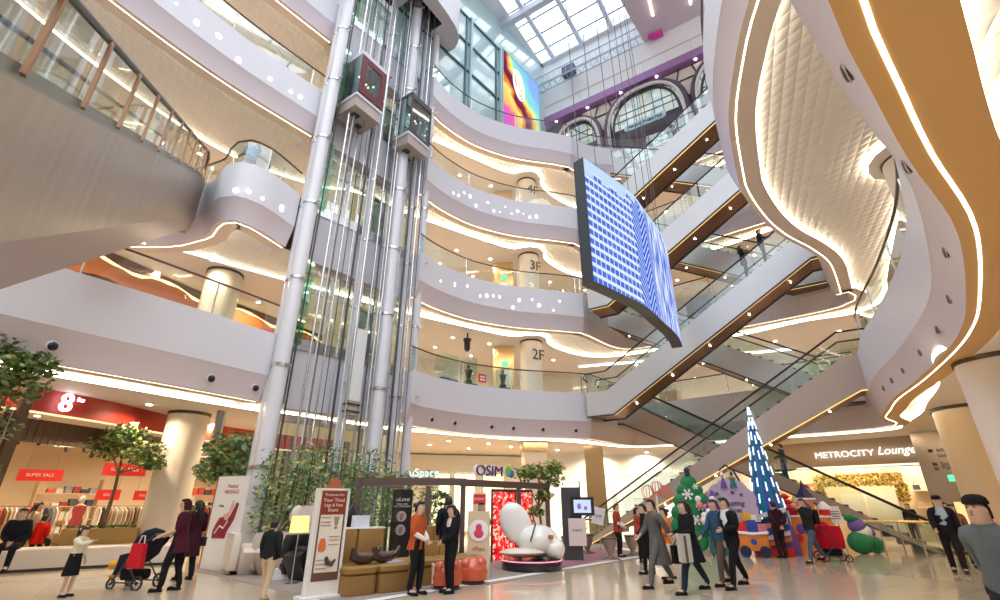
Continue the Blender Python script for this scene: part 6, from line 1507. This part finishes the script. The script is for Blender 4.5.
# people on the escalators and balconies
def on_esc(c,X,zl,down,X0,rise): 
    z=zl+(-1 if down else 1)*min(rise,max(0,(X-X0)/.822*.6)); return (X,(c-.569*X)/.822,z+.02)
person('person in blue riding down the escalator beside the lounge shop',on_esc(25.35,12.55,F2,True,6.75,F2),R(60),1.68,.05,('rail','down'),top=(.06,.09,.14),bot=(.03,.05,.10),hair='short')
person('person with a black bag near the foot of the descending escalator',tuple(Vector(on_esc(25.35,16.6,F2,True,6.75,F2))),R(150),1.66,.05,('clasp','down'),top=(.05,.05,.055),bot=(.03,.03,.035),hair='long',female=True,extra=lambda t,J,hp_: bag(t,(.0,.26,1.0),(.3,.16,.34),BLK))
person('person in black standing at the second floor head of the tan escalator',(13.9,17.0,F2+.0),R(-120),1.68,0,('down','down'),top=BLK,hair='short',coat=BLK,coatlen=.5)
person('leaning figure in brown at the head of the escalator down to the ground floor',on_esc(25.35,6.9,F2,True,6.75,F2),R(-60),1.6,.05,('rail','rail'),top=(.09,.06,.04),bot=(.30,.2,.14),lean=.8)
person('person in black riding up to the third floor, lower of the pair',on_esc(22.3,11.2,F2,False,5.2,5.5),R(-125),1.68,0,('down','rail'),top=BLK,hair='long',female=True,coat=BLK,coatlen=.4)
person('person in black riding up to the third floor, upper of the pair',on_esc(22.3,11.9,F2,False,5.2,5.5),R(-125),1.70,0,('down','rail'),top=(.02,.02,.03))
person('person on the second floor to third floor escalator behind the curved screen edge',on_esc(22.3,8.0,F2,False,5.2,5.5),R(-125),1.68,0,('rail','down'),top=(.03,.04,.06))
person('person in blue leaning on the rounded left balcony of the third floor',(-9.0,13.75,F3),R(-140),1.68,0,('out','clasp'),top=(.05,.20,.42),hair='short',haircol=(.08,.03,.02))
person('shopper in a pale coat walking through the clothes shop between the racks',(-14.6,16.4,0),R(-70),1.66,.15,('swingf','swingb'),top=(.55,.45,.36),bot=BLK,hair='long',female=True)
person('shopper in front of the lounge doorway in dark clothes',tuple(LO+Matrix.Rotation(LRz,3,'Z')@Vector((6.2,-.6,0))),R(150),1.66,0,('down','down'),top=BLK,hair='long',female=True)
# strollers
def wheel(c,r,t): 
    m=MB(); n=16
    m.tube([(c[0],c[1]+r*math.cos(2*math.pi*i/n),c[2]+r*math.sin(2*math.pi*i/n)) for i in range(n+1)],.022,6,False); m.tube([(c[0]-.03,c[1],c[2]),(c[0]+.03,c[1],c[2])],.02,6)
    for i in range(4): a=math.pi*i/4; m.tube([(c[0],c[1]-r*math.cos(a),c[2]-r*math.sin(a)),(c[0],c[1]+r*math.cos(a),c[2]+r*math.sin(a))],.006,4)
    return m.build('wheel',M_black,t)
def stroller(label,loc,rz,canopy,seatc,bagc=None,kid=True):
    t=thing('stroller',label,'stroller',tuple(loc),rz)     # rolls towards +y
    for s in (-1,1): wheel((s*.26,-.32,.12),.12,t); wheel((s*.22,.36,.09),.09,t)
    m=MB()
    for s in (-1,1): m.tube([(s*.26,-.32,.12),(s*.26,.10,.55),(s*.26,-.05,.70),(s*.26,-.48,1.02)],.016,6); m.tube([(s*.22,.36,.09),(s*.26,.05,.55)],.016,6); m.tube([(s*.26,-.32,.12),(s*.22,.36,.12)],.014,6)
    m.tube([(-.26,-.48,1.02),(.26,-.48,1.02)],.022,8); m.build('frame',M_dark,t)
    m=MB(); m.grid([[(x,.34,.42) for x in (-.22,.22)],[(x,.02,.45) for x in (-.22,.22)],[(x,-.22,.62) for x in (-.22,.22)],[(x,-.34,1.0) for x in (-.22,.22)]]); m.grid([[(-.22,.34,.42),(-.22,.02,.45),(-.22,-.22,.62)],[(-.24,.3,.62),(-.25,.02,.68),(-.25,-.2,.85)]]); m.grid([[(.22,.34,.42),(.22,.02,.45),(.22,-.22,.62)],[(.24,.3,.62),(.25,.02,.68),(.25,-.2,.85)]]); m.build('seat',cl(seatc),t)
    m=MB(); rows=[]
    for i in range(7):
        a=R(-15+i*26); rows.append([(.27*math.cos(q),-.18+.40*math.sin(q)*math.cos(a)*1.05,.72+.42*math.sin(q)*math.sin(a)) for q in [math.pi*j/12 for j in range(13)]])
    m.grid(rows); m.build('canopy',cl(canopy),t)
    m=MB(); rbox(m,-.2,.2,-.2,.25,.16,.34,.05); m.build('basket',cl(BLK),t)
    if bagc: 
        m=MB(); m.plate([(-.17,-.25),(.19,-.25),(.15,.2),(-.12,.2)],(-.33,-.30,.66),(0,1,0),UZ,(-.10,0,0)); m.build('shopping_bag',cl(bagc),t)
        m=MB(); m.tube([(-.38,-.38,.86),(-.38,-.36,1.0),(-.38,-.28,1.0),(-.38,-.24,.86)],.010,5); m.build('bag_handle',M_wallw,t)
    if kid:
        m=MB(); m.tube([(-.08,.05,.5),(-.09,.38,.48),(-.09,.46,.25)],[.07,.055,.045],8); m.tube([(.08,.05,.5),(.09,.36,.48),(.09,.48,.26)],[.07,.055,.045],8); m.build('child_trousers',cl((.03,.035,.09)),t)
        m=MB(); m.ell((0,-.02,.66),(.14,.12,.2)); m.build('child_jacket',cl((.04,.06,.16)),t); m=MB(); m.ell((0,.0,.92),(.085,.09,.105)); m.build('child_head',SK,t)
        m=MB(); m.ell((-.09,.5,.2),(.05,.09,.05)); m.ell((.09,.52,.22),(.05,.09,.05)); m.build('child_shoes',cl((.55,.25,.05)),t)
    return t
q=gp(133,588); st_=stroller('dark stroller with a seated child and a red shopping bag',q,R(78),(.012,.012,.02),(.02,.02,.04),(.62,.02,.03))
m=MB(); m.ell((0,.62,.42),(.12,.12,.09)); m.tube([(0,.6,.42),(-.05,.78,.33)],.02,5); tag(m.build('stroller_toy',cl((.75,.40,.05)),st_))
q=gp(834,561); stroller('red stroller with a large red cover parked near the inflatable figure',q,R(-100),(.50,.01,.03),(.45,.01,.03),None,False)
m=MB(); rbox(m,-.27,.27,-.35,.38,.35,.98,.2); m.M=None
o=m.build('stroller_cover',cl((.45,.008,.03)),bpy.data.objects['stroller.001'])
# ------------------------------------------------------------------ winter decorations
def col_(n,c,em=.0,r=.5): return mat('deco '+n,c,rough=r,emit=em)
DG=col_('green',(.01,.22,.07)); DW=col_('white',(.88,.88,.92)); DM=col_('mauve',(.52,.42,.60)); DT=col_('teal dark',(.01,.16,.17)); DP=col_('purple',(.16,.06,.35)); DO=col_('orange',(.80,.24,.04)); DR=col_('red',(.72,.02,.03)); DB=col_('blue',(.03,.08,.42)); DY=col_('yellow',(.85,.50,.05)); DNV=col_('navy',(.012,.02,.08)); DPK=col_('pink',(.80,.28,.30))
def frame_at(px,py): return gp(px,py)
def face(p): return math.atan2(p.y,p.x)-R(90)      # stands square to the camera side
def disc(m,x,z,r,y=-.1,th=.03,n=14):
    m.plate([(r*math.cos(2*math.pi*i/n),r*math.sin(2*math.pi*i/n)) for i in range(n)],(x,y,z),(1,0,0),UZ,(0,-th,0))
def flake(m,x,z,r,y=-.14):
    for k in range(3):
        a=math.pi*k/3; dx,dz=r*math.cos(a),r*math.sin(a); m.tube([(x-dx,y,z-dz),(x+dx,y,z+dz)],r*.16,5)
    for k in range(6):
        a=math.pi*k/3; m.ell((x+r*.75*math.cos(a),y,z+r*.75*math.sin(a)),(r*.24,.02,r*.24),n=6,k=4)
# green scalloped tree
q=gp(699,555); t=thing('decorated_tree','green scalloped cut-out christmas tree with white snowflakes and a navy top','decoration',tuple(q),face(q))
m=MB()
for (x,z,r) in ((0,2.65,.32),(-.22,2.35,.3),(.22,2.35,.3),(-.36,1.95,.34),(.36,1.95,.34),(0,2.1,.42),(-.48,1.5,.36),(.48,1.5,.36),(0,1.6,.5),(-.55,1.02,.36),(.55,1.02,.36),(0,1.0,.6),(0,.5,.45)):
    m.ell((x,0,z),(r,.12,r*.92),n=16,k=10)
m.build('tree_body',DG,t)
for x,z,r in ((-.1,2.2,.22),(.32,1.75,.17),(-.3,1.55,.2),(.1,1.25,.2),(.42,1.1,.14),(-.42,1.0,.15),(.25,2.5,.12)): m=MB(); flake(m,x,z,r,-.17); m.build('snowflake',DW,t)
MB().lathe([(.12,0),(.10,.2),(.13,.24),(.05,.36)],(0,0,2.9),12).build('top_hat',DNV,t); MB().box(-.15,.15,-.1,.1,0,.3).build('trunk',DT,t)
# mauve cloud board with lettering
q=gp(741,556); q+=Vector((0,0,0)); t=thing('cloud_board','mauve cloud shaped board with winter lettering and two small figures on top','decoration',tuple(q),face(q))
m=MB(); P=[]
for i in range(60):
    a=2*math.pi*i/60; rr=1+.09*abs(math.sin(a*4.5)); P.append((.98*rr*math.cos(a),2.05+1.02*rr*math.sin(a)))
m.plate(P,(0,.08,0),(1,0,0),UZ,(0,-.16,0)); m.build('board',DM,t,flat=True)
text('Amazing',.30,DNV,t,(0,-.10,2.1),(R(90),0,0),ext=.01,shear=.2); text('Winter',.26,DNV,t,(0,-.10,1.82),(R(90),0,0),ext=.01,shear=.2)
MB().box(-.3,.3,-.05,.08,0,1.3).build('support',DM,t)
for k,(x,c,nm) in enumerate(((-.2,DP,'left'),(.2,DT,'right'))):
    m=MB(); m.lathe([(.16,0),(.12,.2),(.05,.42)],(x,-.05,2.75),12); m.build('figure_dress',c,t); m=MB(); m.ell((x,-.05,3.24),(.08,.08,.09)); m.build('figure_head',SK,t); m=MB(); m.lathe([(.09,0),(.02,.16)],(x,-.05,3.30),10); m.build('figure_hat',[DW,DNV][k],t)
m=MB(); m.tube([(-.3,0,3.5),(.0,0,3.75),(.3,0,3.5),(.5,0,3.0)],.04,6); m.build('lamp_hook',DNV,t)
m=MB()
for x,z in ((.45,2.45),(-.55,2.5),(.1,2.55),(.5,1.55)): m=MB(); flake(m,x,z,.08,-.12); m.build('snowflake',DNV,t)
# dark teal cone tree and purple posts
q=gp(722,556); t=thing('cone_tree','slim dark teal cone tree with a purple cap beside the cloud board','decoration',tuple(q))
MB().lathe([(.05,0),(.42,.1),(.34,.9),(.2,1.6),(.07,2.1)],(0,0,0),16).build('cone',DT,t); MB().lathe([(.10,0),(.12,.12),(.03,.36)],(0,0,2.08),10).build('cap',DP,t)
# pinkish candy bush
q=gp(714,556); t=thing('sweets_bush','bush of pink and white sweets between the green tree and the cloud board','decoration',tuple(q)+() ,0)
rg=random.Random(9); 
for mt_,nm in ((DPK,'pink_sweets'),(DW,'white_sweets'),(DP,'purple_sweets')):
    for i in range(9): m=MB(); m.ell((rg.uniform(-.4,.4),rg.uniform(-.2,.1),1.7+rg.uniform(-.5,.5)),(.13,.10,.13),n=8,k=6); m.build(nm[:-1],mt_,t)
MB().tube([(0,0,0),(0,0,1.6)],.05,6).build('stem',DG,t)
# tall striped light cone
q=gp(778,554.5); t=thing('striped_light_cone','very tall cone of teal, blue and white light strips behind the onlookers','decoration',tuple(q))
Hc=4.45; rb_=.62
for k in range(20):
    a0,a1=2*math.pi*k/20,2*math.pi*(k+1)/20
    m=MB(); m.add([(rb_*math.cos(a0),rb_*math.sin(a0),.9),(rb_*math.cos(a1),rb_*math.sin(a1),.9),(.10*math.cos(a1),.10*math.sin(a1),Hc),(.10*math.cos(a0),.10*math.sin(a0),Hc)],[(0,1,2,3)])
    m.build('strip',[mat('strip teal',(.0,.22,.30),rough=.35),mat('strip blue',(.03,.07,.42),rough=.35)][k%2],t)
    if k%2==0:
        am=a0
        for j in range(7):
            m=MB()
            z=1.1+.55*j+.2*(k%4); f=lambda z:(rb_+(.10-rb_)*(z-.9)/(Hc-.9))+.015
            m.tube([(f(z)*math.cos(am),f(z)*math.sin(am),z),(f(z+.3)*math.cos(am),f(z+.3)*math.sin(am),z+.3)],.022,5)
            m.build('light_dash',emis('strip white',(.75,.85,1),2.2),t)
m=MB(); 
for k in range(3): m.tube([(.05*k-.05,0,Hc-.3),(.09*k-.12,0,Hc+.35)],[.06,.01],6)
m.build('tip',DT,t); MB().lathe([(.74,0),(.74,.5),(.64,.9)],(0,0,0),20).build('base_drum',DP,t)
# sleigh / gift slide in front
q=gp(756,557); t=thing('gift_train','orange, navy and white gingerbread train piled with parcels','decoration',tuple(q),face(q)+.1)
m=MB(); rbox(m,-.6,.6,-.3,.3,.25,.95,.08); m.build('wagon',DO,t)
for x in (-.38,.38): m=MB(); m.M=Matrix.Translation((x,-.34,.22))@Matrix.Rotation(R(90),4,'X'); m.lathe([(.22,-.04),(.22,.04)],(0,0,0),18); m.build('wheel',DNV,t)
m=MB(); m.tube([(-.62,-.32,.95),(0,-.34,.9),(.62,-.32,.95)],.06,8); m.build('icing',DW,t)
for k,(x,z,s_,c) in enumerate(((-.35,1.15,.2,DR),(.05,1.2,.24,DB),(.4,1.12,.18,DPK),(-.1,1.55,.17,DY),(.28,1.5,.15,DW))):
    m=MB(); m.obox((x,0,z),(s_*2,s_*1.6,s_*1.9),.2*k); m.build('parcel',c,t)
m=MB(); disc(m,0,.6,.12,-.31); m.build('round_badge',DB,t)
q=gp(783,556); t=thing('candy_slide','slanted panel of pink, blue and white candy stripes leading up to the light cone','decoration',tuple(q+Vector((-.3,-.15,0))),face(q))
for k in range(6):
    m=MB(); m.plate([(-.75,.25+.24*k),(.75,.65+.24*k),(.75,.83+.24*k),(-.75,.43+.24*k)],(0,0,0),(1,0,0),UZ,(0,-.12-.0*k,0)); m.build('stripe',[DO,DW,DB,DPK,DNV,DW][k],t,flat=True)
MB().box(-.75,.75,0,.5,0,.35).build('foot',DR,t,flat=True)
# gingerbread castle
q=gp(818,554.5); t=thing('gingerbread_castle','orange gingerbread castle with red and white topped towers and purple windows','decoration',tuple(q),face(q))
m=MB(); m.plate([(-1.0,0),(1.0,0),(.85,1.65),(.35,1.75),(.28,2.45),(-.28,2.45),(-.35,1.75),(-.85,1.65)],(0,.5,0),(1,0,0),UZ,(0,-.9,0)); m.build('walls',DO,t,flat=True)
for x,z,w_ in ((-.68,1.65,.3),(.68,1.65,.3)):
    MB().lathe([(w_*.8,0),(w_*.8,.3)],(x,.0,z),16).build('tower',DR,t); MB().lathe([(w_,.3),(w_*.95,.42),(w_*.5,.56),(.05,.66)],(x,0,z),16).build('snow_roof',DW,t)
MB().lathe([(.42,0),(.10,.5),(.02,.85)],(0,0,2.45),4).build('spire',DNV,t)
for c_ in ((-.45,.45,-.45,.1,2.38,2.46),(-.95,-.38,-.46,.1,1.6,1.68),(.38,.95,-.46,.1,1.6,1.68)): MB().box(*c_).build('icing',DW,t)
for c_ in ((0,-.42,2.0),(-.45,-.42,1.1),(.45,-.42,1.1)): MB().ell(c_,(.18,.04,.24)).build('window',DP,t)
m=MB(); disc(m,-.6,.7,.18,-.42); disc(m,.0,1.4,.1,-.42); m.build('gumdrops',DR,t)
for x,s_ in ((-1.15,.9),(.65,.7)):
    m=MB(); m.lathe([(.4,0),(.22,.4),(.3,.42),(.14,.8),(.18,.82),(.03,1.2)],(x,-.65,.1),14,s_,s_*.5); m.build('little_tree',DG,t)
for a_ in ((-1.1,.62,.2,-.95),(.62,.5,.12,-.95)): m=MB(); flake(m,*a_); m.build('snowflake',DW,t)
q=gp(791,554); t=thing('red_ornament_tree','red wire ornament tree on a white post left of the castle','decoration',tuple(q+Vector((.1,-.2,0))))
m=MB(); 
for z,r in ((1.75,.34),(1.98,.3),(2.2,.2)): m.lathe([(r*.4,-.1),(r,0),(r*.4,.1)],(0,0,z),10)
m.build('ornament',DR,t); MB().tube([(0,0,0),(0,0,1.7)],.05,6).build('post',DW,t)
q=gp(662,557); t=thing('wire_balls','cluster of coral wire balls standing against the escalator side','decoration',tuple(q+Vector((0,-.2,0))))
for k,(x,z) in enumerate(((-.28,2.0),(.05,2.12),(.32,2.0))):
    m=MB()
    for j in range(6):
        a=math.pi*j/6; m.tube([(x+.22*math.cos(a)*math.cos(u),.22*math.sin(a)*math.cos(u),z+.22*math.sin(u)) for u in [2*math.pi*i/16 for i in range(17)]],.012,4,False)
    m.build('wire_ball',mat('coral wire',(.80,.22,.18)),t)
MB().tube([(0,0,0),(0,0,1.95)],.03,6).build('post',DW,t)
# big rounded inflatable seated figure (generic)
q=gp(866,554); t=thing('inflatable_seat','large rounded green, violet and white inflatable by the glass rail','inflatable',tuple(q),R(10))
m=MB(); m.ell((-.1,0,.55),(.72,.5,.55),n=20,k=14); m.ell((.62,-.1,.42),(.42,.36,.42),n=16,k=10); m.build('lower_bulge',DG,t)
m=MB(); m.ell((.1,0,1.05),(.5,.42,.36),n=18,k=12); m.ell((.5,.1,.85),(.3,.3,.3)); m.build('white_band',DW,t)
m=MB(); m.ell((-.12,0,1.35),(.42,.4,.4),n=18,k=12); m.ell((.62,0,1.0),(.22,.25,.26)); m.build('violet_bulge',col_('violet',(.18,.12,.45)),t)
m=MB(); m.ell((-.35,.0,1.68),(.35,.3,.2),n=16,k=10); m.build('green_top',DG,t)
q=gp(843,554); t=thing('notice_board','small white notice on an easel between the red stroller and the inflatable','sign',tuple(q),R(5))
m=MB(); m.tube([(-.2,0,0),(-.1,0,1.1)],.02,5); m.tube([(.2,0,0),(.1,0,1.1)],.02,5); m.tube([(0,.3,0),(0,0,1.1)],.02,5); m.build('easel',M_chrome,t)
m=MB(); m.M=Matrix.Translation((0,-.03,1.25))@Matrix.Rotation(R(-12),4,'X'); m.box(-.3,.3,-.01,.01,-.28,.3); m.build('board',M_wallw,t,flat=True)
m=MB(); 
for k in range(4): m.box(-.2,.2,-.07,-.05,1.12+.08*k,1.14+.08*k)
m.build('text_line',M_dark,t)

for nm,s_ in (('decorated_tree',.88),('cloud_board',.78),('cone_tree',.85),('sweets_bush',.85),('gift_train',.78),('candy_slide',.75),('gingerbread_castle',.74),('inflatable_seat',.68),('red_ornament_tree',.85)):
    bpy.data.objects[nm].scale=(s_,s_,s_)
# ------------------------------------------------------------------ sub-parts: hang small pieces on the part they belong to
SUB={'eyes':'body','mouth':'body','hair_bow':'hair','screen_picture':'screen','header_print':'board','footer_print':'board','text_line':'board','goblet_picture':'board','massager_picture':'board','calf_massager_picture':'board','round_picture':'board','product_picture':'board','chair_picture':'sheet','figure_picture':'sheet','chair_line':'sheet','caption':'sheet','ring':'lamp','lens':'rim','glazing_bars':'glazing','bag_handle':'shopping_bag','child_shoes':'child_trousers','child_head':'child_jacket','strap':'draped_coat','snowflake':'tree_body','icing':'walls','window':'walls','gumdrops':'walls','snow_roof':'tower','turntable_light':'turntable','control':'body','seam':'body','letter_outline':'letters','print':'panel','figure_hat':'figure_head','exit_sign':'panel','directory_icon':'panel','door':'frame','hatch':'underside','window_frame':'glass_wall','ladder':'rail','collar':'shaft','lining':'shell','rim':'bowl','light_strip':'underside','spotlight':'underside','tip':'strip','light_dash':'strip','header_glow':'header','round_badge':'wagon','groundcover':'box','emblem':'screen','inner_arch':'arch_tube','cap':'hair'}
for root in [o for o in SC.objects if o.parent is None and o.children]:
    ch={}
    for c in root.children: ch.setdefault(c.name.split('.')[0],[]).append(c)
    for k,cs in list(ch.items()):
        p=SUB.get(k)
        if p and p in ch:
            for c in cs:
                for q in ch[p]:
                    if q.location.length<1e-6 and q.matrix_basis.to_euler().to_matrix()==Matrix.Identity(3) or (q.location.length<1e-6 and all(abs(e)<1e-6 for e in q.rotation_euler)):
                        if q.parent is root: c.parent=q; break
